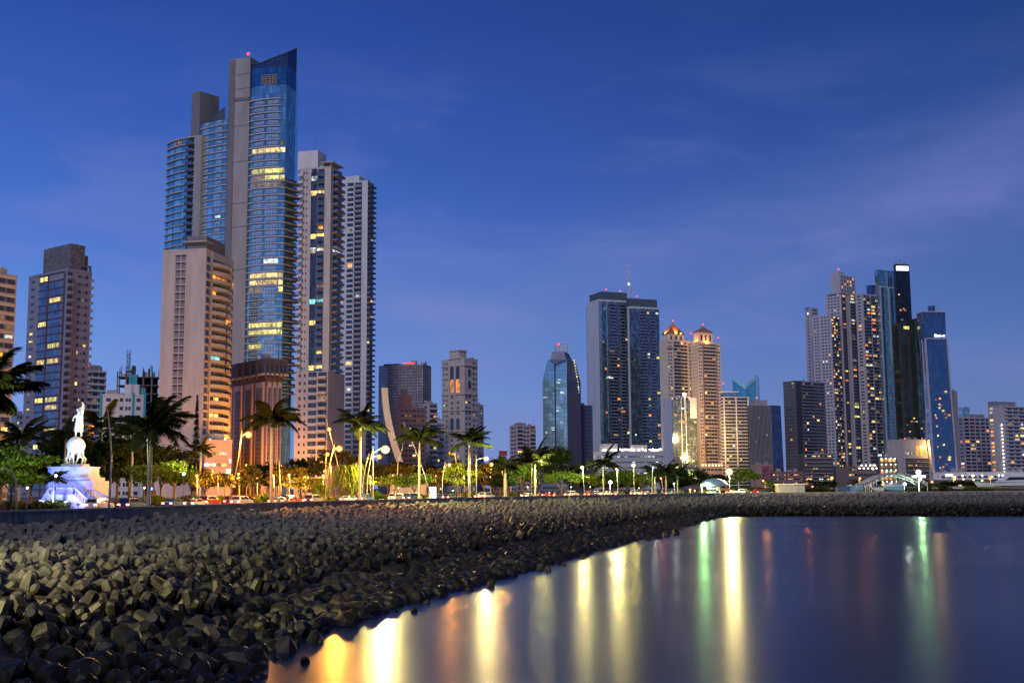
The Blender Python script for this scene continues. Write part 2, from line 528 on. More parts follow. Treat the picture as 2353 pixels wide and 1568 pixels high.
# ---- sea wall
def sea_wall():
    m, nt, b, L = newmat('seawall_concrete')
    tc = nn(nt, 'ShaderNodeTexCoord')
    mp = nn(nt, 'ShaderNodeMapping')
    mp.inputs['Scale'].default_value = (1.1, 1.1, 0.16)
    L(tc.outputs['Object'], mp.inputs[0])
    n1 = nn(nt, 'ShaderNodeTexNoise', i_2=1.3, i_3=6.0, i_4=0.7)
    L(mp.outputs[0], n1.inputs[0])
    r1 = ramp(nt, [(0.36, (0.07, 0.064, 0.07, 1)), (0.52, (0.16, 0.15, 0.155, 1)), (0.68, (0.23, 0.215, 0.215, 1))])
    L(n1.outputs[0], r1.inputs[0])
    L(r1.outputs[0], b.inputs['Base Color'])
    b.inputs['Roughness'].default_value = 0.8
    root = empty('sea_wall', (0, 0, 0), label='long grey concrete sea wall curving along the promenade above the tetrapods', cat='wall')
    line = TOP_ALL
    n = len(line)
    # panels about 8 m long with an open joint, a projecting coping on top
    body, cap = MB(), MB()
    fr, bk = line, offset_line(line, 0.55)
    cf, cb = offset_line(line, -0.07), offset_line(line, 0.62)
    bf = offset_line(line, -0.22)
    for i in range(n - 1):
        gap = 0.012 if i % 4 == 0 else 0.0
        a, c = fr[i] + (fr[i + 1] - fr[i]) * gap, fr[i + 1]
        d, e = bk[i + 1], bk[i] + (bk[i + 1] - bk[i]) * gap
        g, h = bf[i] + (bf[i + 1] - bf[i]) * gap, bf[i + 1]
        body.hexa([(*g, -6.5), (*h, -6.5), (*d, -6.5), (*e, -6.5), (*a, TOPZ - 0.2), (*c, TOPZ - 0.2), (*d, TOPZ - 0.2), (*e, TOPZ - 0.2)])
        cap.hexa([(*cf[i], TOPZ - 0.2), (*cf[i + 1], TOPZ - 0.2), (*cb[i + 1], TOPZ - 0.2), (*cb[i], TOPZ - 0.2),
                  (*cf[i], TOPZ), (*cf[i + 1], TOPZ), (*cb[i + 1], TOPZ), (*cb[i], TOPZ)])
    body.build('wall_face', m, root)
    cap.build('coping', plain('coping_concrete', (0.27, 0.25, 0.24), 0.8, var=0.3, scale=0.7), root)
sea_wall()
# ---- revetment bed, tetrapods and rocks
def tidal(name, dry, wet, z0=-5.4, z1=-4.1, rough=0.85, scale=0.5):
    """Concrete or stone: pale above the high-water line, dark and damp with weed below it."""
    m, nt, b, L = newmat(name)
    ge = nn(nt, 'ShaderNodeNewGeometry')
    sp = nn(nt, 'ShaderNodeSeparateXYZ')
    L(ge.outputs['Position'], sp.inputs[0])
    nz = nn(nt, 'ShaderNodeTexNoise', i_2=scale, i_3=6.0, i_4=0.7)
    L(ge.outputs['Position'], nz.inputs[0])
    ma = nn(nt, 'ShaderNodeMath', operation='MULTIPLY_ADD', i_1=1.4, i_2=-0.7)
    L(nz.outputs[0], ma.inputs[0])
    ad = nn(nt, 'ShaderNodeMath', operation='ADD')
    L(sp.outputs['Z'], ad.inputs[0])
    L(ma.outputs[0], ad.inputs[1])
    mr = nn(nt, 'ShaderNodeMapRange', i_1=z0, i_2=z1, i_3=0.0, i_4=1.0, interpolation_type='SMOOTHSTEP')
    L(ad.outputs[0], mr.inputs[0])
    oi = nn(nt, 'ShaderNodeNewGeometry')
    r0 = ramp(nt, [(0.3, (*(Vector(dry) * 0.72), 1)), (0.7, (*(Vector(dry) * 1.2), 1))])
    n3 = nn(nt, 'ShaderNodeTexNoise', i_2=2.2, i_3=5.0, i_4=0.75)
    L(ge.outputs['Position'], n3.inputs[0])
    L(n3.outputs[0], r0.inputs[0])
    r1 = ramp(nt, [(0.3, (*(Vector(wet) * 0.4), 1)), (0.7, (*(Vector(wet) * 1.5), 1))])
    L(n3.outputs[0], r1.inputs[0])
    mx = nn(nt, 'ShaderNodeMix', data_type='RGBA')
    L(mr.outputs[0], mx.inputs[0])
    L(r1.outputs[0], mx.inputs[6])
    L(r0.outputs[0], mx.inputs[7])
    L(mx.outputs[2], b.inputs['Base Color'])
    m2 = nn(nt, 'ShaderNodeMapRange', i_1=0.0, i_2=1.0, i_3=0.5, i_4=rough)
    L(mr.outputs[0], m2.inputs[0])
    L(m2.outputs[0], b.inputs['Roughness'])
    b.inputs['Specular IOR Level'].default_value = 0.18
    bp = nn(nt, 'ShaderNodeBump', i_0=0.35, i_1=0.05)
    n4 = nn(nt, 'ShaderNodeTexNoise', i_2=7.0, i_3=4.0)
    L(ge.outputs['Position'], n4.inputs[0])
    L(n4.outputs[0], bp.inputs['Height'])
    L(bp.outputs[0], b.inputs['Normal'])
    return m
M_tet = tidal('tetrapod_concrete', (0.092, 0.091, 0.088), (0.009, 0.0075, 0.005), z0=-6.3, z1=-4.2)
M_bed = tidal('rubble_gap_shade', (0.03, 0.028, 0.026), (0.018, 0.015, 0.010))  # near-black: shade in the gaps between blocks is put into its colour
M_rock = tidal('shore_rock', (0.028, 0.025, 0.020), (0.009, 0.0075, 0.0045), z0=-7.4, z1=-5.6, rough=0.6)
def bed():
    n, k = 200, 24
    rs = lambda l: smooth_line(l, n, 0)
    a, b = rs(TOP_ALL), rs(TOE_ALL)
    V, F = [], []
    for i in range(n):
        for j in range(k):
            t = j / (k - 1)
            q = a[i] * (1 - t) + b[i] * t
            V.append(q)
    V = np.array(V)
    z, t, dw = slope(V)
    z -= 0.75
    F = [(i * k + j, (i + 1) * k + j, (i + 1) * k + j + 1, i * k + j + 1) for i in range(n - 1) for j in range(k - 1)]
    me = np_mesh('revetment_bed', np.c_[V, z], F, M_bed)
    tag(link('slope', me), 'rubble slope under the concrete blocks, coloured dark for the shade in their gaps', kind='structure')
bed()
def tetra_arrays(ns, chamfer):
    dirs = [Vector((0, 0, 1)), Vector((0.943, 0, -0.333)), Vector((-0.471, 0.816, -0.333)), Vector((-0.471, -0.816, -0.333))]
    V, F = [], []
    prof = [(0.06, 0.50), (0.98, 0.36), (1.12, 0.24)] if chamfer else [(0.06, 0.50), (1.08, 0.33)]
    for d in dirs:
        a = d.cross(Vector((0.3, 0.7, 0.2))).normalized()
        b = d.cross(a)
        o = len(V)
        for h, r in prof:
            for k in range(ns):
                t = 2 * math.pi * (k + .5) / ns
                V.append(d * h + (a * math.cos(t) + b * math.sin(t)) * r)
        for i in range(len(prof) - 1):
            for k in range(ns):
                F.append((o + i * ns + k, o + i * ns + (k + 1) % ns, o + (i + 1) * ns + (k + 1) % ns, o + (i + 1) * ns + k))
        e = o + (len(prof) - 1) * ns
        for k in range(1, ns // 2):          # cap as quads
            F.append((e, e + 2 * k - 1, e + 2 * k, e + (2 * k + 1) % ns) if 2 * k + 1 < ns else (e, e + 2 * k - 1, e + 2 * k, e))
    F = [f for f in F if len(set(f)) == 4]
    return np.array([tuple(v) for v in V]), np.array(F)
def rand_rots(n):
    q = NR.normal(size=(n, 4))
    q /= np.linalg.norm(q, axis=1)[:, None]
    w, x, y, z = q.T
    return np.stack([np.stack([1 - 2 * (y*y + z*z), 2 * (x*y - z*w), 2 * (x*z + y*w)], 1),
                     np.stack([2 * (x*y + z*w), 1 - 2 * (x*x + z*z), 2 * (y*z - x*w)], 1),
                     np.stack([2 * (x*z - y*w), 2 * (y*z + x*w), 1 - 2 * (x*x + y*y)], 1)], 1)
def projn(Pt):
    Pt = np.asarray(Pt)
    d = Pt @ np.array(_f)
    return CX + FL * (Pt @ np.array(_r)) / d, CY - FL * (Pt @ np.array(_u)) / d, d
def revetment():
    sp = 1.42
    xs, ys = np.arange(-75, 200, sp), np.arange(36, 380, sp * 0.866)
    gx, gy = np.meshgrid(xs, ys)
    gx = gx + (np.arange(len(ys)) % 2)[:, None] * sp / 2
    Q = np.c_[gx.ravel(), gy.ravel()] + NR.normal(scale=0.16, size=(gx.size, 2))
    z, t, dw = slope(Q)
    k = (t > 0.0) & (t < 1.0) & (dw > 0.75)
    Q, z, t = Q[k], z[k], t[k]
    p3 = np.c_[Q, z]
    px, py, d = projn(p3)
    k = (d > 5) & (px > -140) & (px < 2520)
    Q, z, t, p3, px, py, d = Q[k], z[k], t[k], p3[k], px[k], py[k], d[k]
    beach = (py > 1432 + NR.normal(scale=12, size=len(py))) | ((t > 0.80) & (px < 1660)) | (t > 0.95)
    T = p3[~beach]
    tp, tpx, tpy, td = T, px[~beach], py[~beach], d[~beach]
    T = T + np.c_[np.zeros((len(T), 2)), NR.normal(scale=0.22, size=len(T)) + 0.05]
    S = NR.uniform(0.92, 1.14, len(T))
    rot = rand_rots(len(T))
    infr = (tpx > -8) & (tpx < 2360) & (tpy < 1580)
    order = np.argsort(np.where(infr, td, 1e9))
    near, far = order[:300], order[300:]
    V1, F1 = tetra_arrays(8, True)
    me = np_mesh('tetrapod', V1, F1, M_tet)
    tt = slope(T[:, :2])[1]
    for i in near:
        o = link('tetrapod', me)
        M4 = Matrix.Identity(4)
        for a in range(3):
            for b in range(3):
                M4[a][b] = rot[i, a, b] * S[i]
            M4[a][3] = T[i, a]
        o.matrix_world = M4
        dark = T[i, 2] < -5.2
        lab = ('dark weed stained concrete tetrapod low on the slope above the shore rocks' if dark else
               'pale dry concrete tetrapod in the upper rows below the sea wall')
        tag(o, lab, 'tetrapod', 'low tetrapods stained by the tide' if dark else 'dry tetrapods below the sea wall')
    def batch(idx, V0, F0, name, label):
        if not len(idx): return
        V = np.einsum('nij,kj->nki', rot[idx] * S[idx][:, None, None], V0) + T[idx][:, None, :]
        F = (F0[None] + (np.arange(len(idx)) * len(V0))[:, None, None]).reshape(-1, 4)
        o = link(name, np_mesh(name, V.reshape(-1, 3), F, M_tet))
        tag(o, label, kind='stuff')
    V2, F2 = tetra_arrays(6, False)
    batch(far, V2, F2, 'distant_tetrapods', 'mass of grey concrete tetrapods lining the far revetment and breakwater')
    # rocks on the foreshore
    B = p3[beach]
    bpx, bpy_, bd = px[beach], py[beach], d[beach]
    k = (bpx > -140) & (bpx < 1660) & (bpy_ < 1640)
    B, bpx, bpy_, bd = B[k], bpx[k], bpy_[k], bd[k]
    me_r = []
    for s in range(6):
        import bmesh
        bm = bmesh.new()
        bmesh.ops.create_icosphere(bm, subdivisions=2, radius=1.0)
        rr = random.Random(s)
        ax = [Vector((rr.gauss(0, 1), rr.gauss(0, 1), rr.gauss(0, 1))).normalized() for _ in range(9)]
        cut = [rr.uniform(0.55, 0.9) for _ in ax]
        for v in bm.verts:
            for a, c in zip(ax, cut):
                q = v.co.dot(a)
                if q > c:
                    v.co -= a * (q - c) * 0.92
            v.co *= 1 + rr.uniform(-0.05, 0.05)
        mm = bpy.data.meshes.new('rock')
        bm.to_mesh(mm)
        bm.free()
        mm.materials.append(M_rock)
        me_r.append(mm)
    order = np.argsort(bd)
    # keep a couple of gaps where the water comes in between the stones
    for c, i in enumerate(order[:225]):
        o = link('shore_rock', me_r[c % 6])
        s = R.choice((0.4, 0.5, 0.6, 0.75, 1.0)) * 0.95
        o.location = (B[i, 0], B[i, 1], B[i, 2] - 0.15)
        o.rotation_euler = (R.uniform(0, 6), R.uniform(0, 6), R.uniform(0, 6))
        o.scale = (s * R.uniform(.9, 1.3), s * R.uniform(.8, 1.2), s * R.uniform(.6, .9))
        tag(o, 'wet dark brown boulder on the rocky foreshore at the foot of the tetrapods', 'rock', 'wet rocks on the foreshore')
    rest = order[225:]
    if len(rest):
        me0 = me_r[0]
        V0 = np.zeros(len(me0.vertices) * 3, np.float32); me0.vertices.foreach_get('co', V0); V0 = V0.reshape(-1, 3)
        F0 = np.array([tuple(p.vertices) for p in me0.polygons])
        rt = rand_rots(len(rest))
        ss = NR.uniform(0.5, 1.05, len(rest))
        V = np.einsum('nij,kj->nki', rt * ss[:, None, None], V0) + (B[rest] - [0, 0, 0.2])[:, None, :]
        F = (F0[None] + (np.arange(len(rest)) * len(V0))[:, None, None]).reshape(-1, 3)
        o = link('distant_rocks', np_mesh('distant_rocks', V.reshape(-1, 3), F, M_rock))
        tag(o, 'dark wet stones along the waterline', kind='stuff')
    # single stones standing out of the shallows
    for c in range(56):
        i = R.randrange(20, 190)
        a, b2 = SL[i], SL[min(199, i + 1)]
        nrm = Vector((b2[1] - a[1], -(b2[0] - a[0]))).normalized()
        q = Vector(a) + nrm * abs(R.gauss(0, 1.0))
        o = link('shallows_rock', me_r[c % 6])
        s = R.uniform(.22, .55) * (1 if q.y > 90 else .7)
        o.location = (q.x, q.y, WZ)
        o.rotation_euler = (R.uniform(0, 6), R.uniform(0, 6), R.uniform(0, 6))
        o.scale = (s * 1.4, s, s * .7)
        tag(o, 'small black stone standing out of the shallow water just off the shore', 'rock', 'stones in the shallows')
    for c, (a, b_, s) in enumerate([(742, 1440, .7), (760, 1428, .9), (772, 1412, .6), (790, 1418, .8), (815, 1424, .5), (910, 1378, .5), (880, 1388, .4), (985, 1362, .55), (1010, 1364, .9), (1065, 1352, .45), (1080, 1353, .5),
                                    (690, 1462, .8), (720, 1472, .6), (1490, 1238, .6), (1510, 1235, .9), (1530, 1230, .8), (1552, 1226, 1.0), (1200, 1312, .5), (1130, 1330, .5)]):
        p = on_plane(a, b_, WZ)
        o = link('shallows_rock', me_r[c % 6])
        o.location = p
        o.rotation_euler = (R.uniform(0, 6), R.uniform(0, 6), R.uniform(0, 6))
        o.scale = (s * 1.3, s, s * .8)
        tag(o, 'small black stone standing out of the shallow water just off the shore', 'rock', 'stones in the shallows')
revetment()
# ================================================================== buildings
M_cream = plain('cream_render', (0.42, 0.36, 0.35), 0.8, var=0.16, scale=0.35, stretch=(1, 1, .18))
M_beige = plain('beige_render', (0.46, 0.40, 0.37), 0.8, var=0.15, scale=0.35, stretch=(1, 1, .18))
M_white = plain('white_render', (0.56, 0.54, 0.55), 0.75, var=0.13, scale=0.35, stretch=(1, 1, .18))
M_grey = plain('grey_render', (0.30, 0.29, 0.31), 0.8, var=0.12, scale=0.15)
M_mauve = plain('mauve_render', (0.21, 0.21, 0.27), 0.8, var=0.10, scale=0.2)
M_conc = plain('raw_concrete', (0.30, 0.28, 0.27), 0.85, var=0.22, scale=0.10, stretch=(1, 1, 0.35))
M_dconc = plain('dark_concrete', (0.16, 0.15, 0.165), 0.85, var=0.25, scale=0.12, stretch=(1, 1, 0.4))
M_brown = plain('brown_cladding', (0.16, 0.085, 0.075), 0.7, var=0.15, scale=0.3)
M_dark = plain('dark_cladding', (0.035, 0.035, 0.04), 0.5, var=0.2, scale=0.3)
M_cyan = plain('cyan_paint', (0.03, 0.28, 0.36), 0.7, var=0.08)
M_slab = plain('slab_edge', (0.48, 0.41, 0.38), 0.75, var=0.08)
M_steel = plain('painted_steel', (0.10, 0.11, 0.12), 0.5, 0.4, var=0.15)
M_frame = plain('white_window_frame', (0.62, 0.66, 0.70), 0.5, var=0.05)
M_stone = plain('rough_stone', (0.12, 0.12, 0.135), 0.9, var=0.6, scale=0.8)
M_win = glass('window_glass', (0.055, 0.075, 0.11), 1.1, 2.9, metal=0.25, rough=0.1, var=0.5, line=0.05, linecol=(0.10, 0.10, 0.11))
M_winb = glass('blue_window_glass', (0.10, 0.18, 0.30), 1.1, 2.9, metal=0.55, rough=0.1, var=0.4, line=0.06, linecol=(0.22, 0.24, 0.28))
E_warm = emit('lit_room_warm', lin(255, 214, 120), 1.15, vary=0.75)
E_yel = emit('lit_room_yellow', lin(245, 225, 110), 1.0, vary=0.75)
E_org = emit('lit_room_orange', lin(255, 150, 55), 1.2, vary=0.7)
E_whi = emit('lit_room_white', lin(230, 245, 235), 1.0, vary=0.75)
E_cya = emit('lit_room_cool', lin(130, 230, 225), 0.9, vary=0.7)
E_dim = emit('lit_room_dim', lin(200, 165, 110), 0.35, vary=0.8)
LIT = [E_warm] * 5 + [E_yel] * 3 + [E_org] * 3 + [E_whi] * 2 + [E_dim] * 6
LITO = [E_org] * 5 + [E_warm] * 5 + [E_yel] * 2 + [E_dim] * 7 + [E_whi] * 2
_boxes = {}
def box_mesh(name, w, d, h, mat):
    """Shared window or sign plate, lying in x, standing in z, its face towards -y."""
    k = (name, round(w, 2), round(d, 2), round(h, 2), mat.name)
    if k not in _boxes:
        _boxes[k] = MB().box(-w / 2, w / 2, -d, 0.05, -h / 2, h / 2).mesh(name, mat)
    return _boxes[k]
def framed_mesh(w, h, mat, fm, nm=3):
    k = ('framed', round(w, 2), round(h, 2), mat.name, fm.name, nm)
    if k not in _boxes:
        mb = MB().box(-w / 2, w / 2, -0.05, 0.05, -h / 2, h / 2, 0)
        t = 0.13
        for z in (-h / 2, h / 2 - t, 0.05):
            mb.box(-w / 2, w / 2, -0.12, -0.051, z, z + t, 1)
        for i in range(nm + 1):
            x = -w / 2 + (w - t) * i / nm
            mb.box(x, x + t, -0.14, -0.052, -h / 2 + 0.001, h / 2 - 0.001, 1)
        _boxes[k] = mb.mesh('window', [mat, fm])
    return _boxes[k]
def balc_mesh(w, d, h, sm, pm, slab=0.22, para=0.95):
    k = ('balc', round(w, 2), round(d, 2), round(h, 2), sm.name, pm.name)
    if k not in _boxes:
        mb = MB().box(-w / 2, w / 2, -d, 0.0, -slab, 0, 0)
        mb.box(-w / 2, w / 2, -d - 0.03, -d + 0.09, -slab - .01, para, 1)
        mb.box(-w / 2 - .03, -w / 2 + 0.09, -d + .091, 0, 0.002, para, 1)
        mb.box(w / 2 - 0.09, w / 2 + .03, -d + .091, 0, 0.002, para, 1)
        _boxes[k] = mb.mesh('balcony', [sm, pm])
    return _boxes[k]
class Face:
    def __init__(s, o, d, n, w):
        s.o, s.d, s.n, s.w = Vector((*o, 0)), Vector((*d, 0)), Vector((*n, 0)), w
        s.ang = math.atan2(d[1], d[0])
    def at(s, u, z, dep=0.0):
        p = s.o + s.d * u + s.n * dep
        return Vector((p.x, p.y, z))
    def box(s, mb, u0, u1, z0, z1, d0, d1, m=0):
        q = lambda u, z, d: s.at(u, z, d)
        mb.hexa([q(u0, z0, d1), q(u1, z0, d1), q(u1, z0, d0), q(u0, z0, d0), q(u0, z1, d1), q(u1, z1, d1), q(u1, z1, d0), q(u0, z1, d0)], m)
class Bld:
    """A building: an Empty at its nearest corner, x along its right face, y along its left face."""
    def __init__(s, name, label, pl, pc, pr, Y, th, top, yr=None, wall=None, cat='tower', floors=None, fh=None, group=None, base=GZ, cap=100, lit=LIT):
        yr = yr if yr is not None else (top + 1115) / 2
        s.th = math.radians(th)
        s.fm = yr
        zr = 0
        X = XA(pc, Y, 0)
        zr = ZA(yr, X, Y)
        X = XA(pc, Y, zr)
        s.C = Vector((X, Y, base))
        s.dr, s.dl = (math.cos(s.th), math.sin(s.th)), (-math.sin(s.th), math.cos(s.th))
        def ln(px, d):
            k = _r - _f * ((px - CX) / FL)
            p0 = Vector((X, Y, zr))
            dd = k.x * d[0] + k.y * d[1]
            return max(0.5, -(p0.dot(k)) / dd)
        s.a, s.b = ln(pl, s.dl), ln(pr, s.dr)
        s.H = ZA(top, X, Y) - base
        s.root = empty(name, s.C, s.th, label, cat, group)
        s.parts, s.wins, s.balcs = {}, [], []
        s.wall = wall or M_beige
        s.nf = floors or max(2, round(s.H / (fh or 3.2)))
        s.cap, s.lit = cap, lit
        s.L = Face((0, s.a), (0, -1), (-1, 0), s.a)       # left face, u from the far end towards the corner
        s.R = Face((0, 0), (1, 0), (0, -1), s.b)          # right face, u from the corner to the far end
        s.rng = random.Random(hash(label) % 9999 if False else sum(map(ord, label)))
    def z(s, py):                                          # height above base at the corner for a picture row
        return ZA(py, s.C.x, s.C.y) - s.C.z
    def part(s, name, mat=None):
        if name not in s.parts:
            s.parts[name] = (MB(), mat or s.wall)
        return s.parts[name][0]
    def body(s, H=None, parapet=0.8, x0=0, y0=0, mat=None, name='wall'):
        H = H or s.H
        s.part(name, mat).box(x0, s.b, y0, s.a, 0, H)
        if parapet:
            p = s.part('parapet', mat or s.wall)
            t = 0.3
            for q in ((x0 - .1, s.b + .1, y0 - .1, y0 + t), (x0 - .1, s.b + .1, s.a - t, s.a + .1), (x0 - .1, x0 + t, y0 + t, s.a - t), (s.b - t, s.b + .1, y0 + t, s.a - t)):
                p.box(*q, H + .002, H + parapet)
    def window(s, fc, u, z, w, h, mat=None, litp=0.08, dep=0.06, frame=None, nm=3):
        lit = False
        if mat is None:
            if s.rng.random() < litp:
                mat, lit = s.rng.choice(s.lit), True
                w = round(w * s.rng.choice((.45, .6, .75, .9, 1)), 1) or w; h = round(h * s.rng.choice((.7, .85, 1)), 1) or h
            else:
                mat = M_win
        elif mat in LIT or mat in (E_cya, E_whi):
            lit = True
        s.wins.append((lit, w * h * (1.5 if lit else 1), fc, u, z, w, h, mat, dep, frame, nm))
    def rows(s, fc, f0, f1, n=1, hf=0.5, litp=0.08, z0=0.0, z1=None, nf=None, gap=0.25, mat=None, sill=0.3, frame=None, nm=3, dep=0.06, skip=()):
        """n windows per floor between fractions f0 and f1 of the face."""
        z1 = z1 or s.H
        nf = nf or max(1, round((z1 - z0) / (s.H / s.nf)))
        fh = (z1 - z0) / nf
        W = (f1 - f0) * fc.w / n
        for k in range(nf):
            if k in skip: continue
            for i in range(n):
                m = mat if (mat and s.rng.random() > litp) else (s.rng.choice(s.lit) if mat else None)
                s.window(fc, f0 * fc.w + (i + .5) * W, z0 + (k + sill + hf / 2) * fh, W * (1 - gap), fh * hf, m, litp, dep, frame, nm)
    def balconies(s, fc, f0, f1, dep=1.3, litp=0.10, z0=0.0, z1=None, nf=None, n=2, sm=None, pm=None, door=True, para=0.95, skip=0):
        z1 = z1 or s.H
        nf = nf or max(1, round((z1 - z0) / (s.H / s.nf)))
        fh = (z1 - z0) / nf
        W = (f1 - f0) * fc.w
        for k in range(nf):
            zz = z0 + k * fh
            if k >= skip:
                s.balcs.append((W, dep, fh, sm or s.wall, pm or s.wall, fc, (f0 + f1) / 2 * fc.w, zz + 0.25, para))
            if door:
                for i in range(n):
                    s.window(fc, f0 * fc.w + (i + .5) * W / n, zz + fh * .5, W / n * .92, fh * .72, None, litp, 0.05)
    def bands(s, fc, f0, f1, th=0.35, dep=0.25, z0=0.0, z1=None, nf=None, mat=None, name='trim', frac=0.0):
        z1 = z1 or s.H
        nf = nf or max(1, round((z1 - z0) / (s.H / s.nf)))
        fh = (z1 - z0) / nf
        mb = s.part(name, mat)
        for k in range(nf + 1):
            z = z0 + (k + frac) * fh
            fc.box(mb, f0 * fc.w, f1 * fc.w, z - th / 2, z + th / 2, -0.05, dep)
    def fins(s, fc, fr, w=0.5, dep=0.4, z0=0.0, z1=None, mat=None, name='trim'):
        mb = s.part(name, mat)
        for f in fr:
            fc.box(mb, f * fc.w - w / 2, f * fc.w + w / 2, z0, z1 or s.H, -0.04, dep)
    def sheet(s, fc, f0, f1, z0, z1, mat, dep=0.09, name='glazing', m=None):
        fc.box(s.part(name, mat), f0 * fc.w, f1 * fc.w, z0, z1, -0.02, dep)
    def sub(s, name, mat, x0, x1, y0, y1, z0, z1):
        s.part(name, mat).box(x0, x1, y0, y1, z0, z1)
    def lights(s, name, mat, pts, r=0.5):
        for p in pts:
            MB().ball((0, 0, 0), r, n=8, k=5).build(name, mat, s.root, loc=p)
    def clutter(s):
        r = s.rng
        for i in range(r.randint(2, 4)):
            w, d, h = r.uniform(1.5, 3.5), r.uniform(1.5, 3), r.uniform(1.4, 3.2)
            x, y = r.uniform(1, max(1.1, s.b - w - 1)), r.uniform(1, max(1.1, min(s.a - d - 1, 9)))
            MB().box(x, x + w, y, y + d, s.H - .1, s.H + h).build('roof_unit', M_grey, s.root)
        for i in range(r.randint(1, 2)):
            x, y = r.uniform(1, max(1.2, s.b - 1)), r.uniform(1, max(1.2, min(s.a - 1, 6)))
            MB().tube([(x, y, s.H - .1), (x, y, s.H + r.uniform(3.5, 7.5))], .10, 4).build('antenna', M_steel, s.root)
    def finish(s):
        s.clutter()
        made = {}
        for n, (mb, mat) in s.parts.items():
            made[n] = mb.build(n, mat, s.root)
        s.wins.sort(key=lambda w: (-w[0], -w[1]))
        def put(o, fc, u, z):
            o.parent = s.root
            o.location = fc.at(u, z)
            o.rotation_euler = (0, 0, math.atan2(fc.d.y, fc.d.x))
        rest = {}
        for i, (lit, ar, fc, u, z, w, h, mat, dep, frame, nm) in enumerate(s.wins):
            if i < s.cap:
                me = framed_mesh(w, h, mat, frame, nm) if frame else box_mesh('window', w, dep, h, mat)
                o = bpy.data.objects.new('window', me)
                COL.objects.link(o)
                put(o, fc, u, z)
            else:
                rest.setdefault((mat, frame), []).append((fc, u, z, w, h, dep, nm))
        if rest:
            mats, idx, mb = [], {}, MB()
            def mi(m):
                if m not in idx:
                    idx[m] = len(mats)
                    mats.append(m)
                return idx[m]
            for (mat, frame), lst in rest.items():
                for fc, u, z, w, h, dep, nm in lst:
                    fc.box(mb, u - w / 2, u + w / 2, z - h / 2, z + h / 2, -0.05, dep, mi(mat))
                    if frame:
                        t = 0.13
                        for zz in (z - h / 2, z + h / 2 - t, z + .05):
                            fc.box(mb, u - w / 2, u + w / 2, zz, zz + t, 0.061, 0.12, mi(frame))
                        for i in range(nm + 1):
                            x = u - w / 2 + (w - t) * i / nm
                            fc.box(mb, x, x + t, z - h / 2 + .001, z + h / 2 - .001, 0.06, 0.14, mi(frame))
            tag(mb.build('windows', mats, s.root), kind='stuff')
        rb, mats, idx = MB(), [], {}
        for i, (W, dep, fh, sm, pm, fc, u, z, para) in enumerate(s.balcs):
            if i < 100:
                o = bpy.data.objects.new('balcony', balc_mesh(W, dep, fh, sm, pm, para=para))
                COL.objects.link(o)
                put(o, fc, u, z)
            else:
                for q in (sm, pm):
                    if q not in idx:
                        idx[q] = len(mats); mats.append(q)
                fc.box(rb, u - W / 2, u + W / 2, z - .22, z, 0, dep, idx[sm])
                fc.box(rb, u - W / 2, u + W / 2, z - .23, z + para, dep - .09, dep + .03, idx[pm])
        if mats:
            tag(rb.build('balconies', mats, s.root), kind='stuff')
        return made
def beacon(b, p, h=2.0, r=0.55, mat=None):
    """Red aircraft warning lamp on a short rod, a part of its building."""
    o = MB().tube([p, (p[0], p[1], p[2] + h)], 0.12, 5).build('warning_light', M_steel, b.root)
    MB().ball((p[0], p[1], p[2] + h + r * .6), r, n=8, k=6).build('lamp', mat or E_red, o)
E_red = emit('red_warning_lamp', (1.0, 0.05, 0.06), 3.0)
E_lampw = emit('white_lamp', (1.0, 0.93, 0.75), 6.0)
E_sign = emit('sign_white', (0.95, 0.93, 1.0), 2.6)

# ---- the tower at the very left edge
b = Bld('apartment_block', 'brown grey apartment block cut off by the frame edge behind the dark palm fronds', -70, -42, 28, 360, 62, 628, wall=M_grey, cat='building', floors=24)
b.body(parapet=1.0)
b.rows(b.R, .04, .96, 3, .5, .16, gap=.1)
b.rows(b.L, .1, .9, 2, .5, .1)
b.bands(b.R, 0, 1, .8, .18, mat=M_beige)
b.finish()
# ---- grey tower with the dark stone crown
b = Bld('apartment_tower', 'slim grey apartment tower with a dark stone block on its roof and lit yellow rooms', 56, 146, 202, 500, 52, 622, wall=M_mauve, floors=29)
b.body(parapet=1.2)
b.sheet(b.L, 0.30, .50, 2, b.H - 4, M_winb, .07)
b.sheet(b.L, 0.56, .86, 2, b.H - 4, M_winb, .07)
b.fins(b.L, (.53,), 0.7, .3, mat=plain('plum_strip', (0.10, 0.05, 0.08), .7))
b.fins(b.L, (.93,), 1.2, .25, mat=M_white)
b.bands(b.L, .28, .9, .55, .22, mat=M_grey)
for k in range(29):
    for (u, w) in ((.40, .2), (.71, .3)):
        if b.rng.random() < (.42 if k < 21 and u > .5 else .16):
            b.window(b.L, u * b.a, (k + .5) * b.H / 29, w * b.a * .92, b.H / 29 * .55, b.rng.choice([E_warm, E_yel, E_yel, E_warm, E_dim]), dep=.11)
b.rows(b.L, .06, .18, 1, .3, .16)
b.balconies(b.R, .0, .2, 1.6, .05, n=1, sm=M_grey, pm=M_mauve)
b.rows(b.R, .42, .58, 1, .4, .06); b.rows(b.R, .62, .68, 1, .25, .06); b.rows(b.R, .72, .86, 1, .4, .06)
b.balconies(b.R, .95, 1.06, .9, 0, door=False, sm=M_grey, pm=M_grey)
x1 = b.b
b.sub('crown_block', M_stone, 1.5, 8.5, 1.0, b.a * .72, b.H + .01, b.z(557))
b.sub('crown_step', M_stone, 8.5, 11, 2.5, b.a * .5, b.H + .01, b.z(578))
p = b.part('roof_frame', M_dconc)
for y in (0.4, 4.0):
    p.box(x1 * .5, x1 * .56, y, y + .9, b.H + .01, b.z(606)); p.box(x1 * .93, x1, y, y + .9, b.H + .01, b.z(606))
    p.box(x1 * .5, x1, y + .01, y + .89, b.z(606), b.z(602))
b.finish()
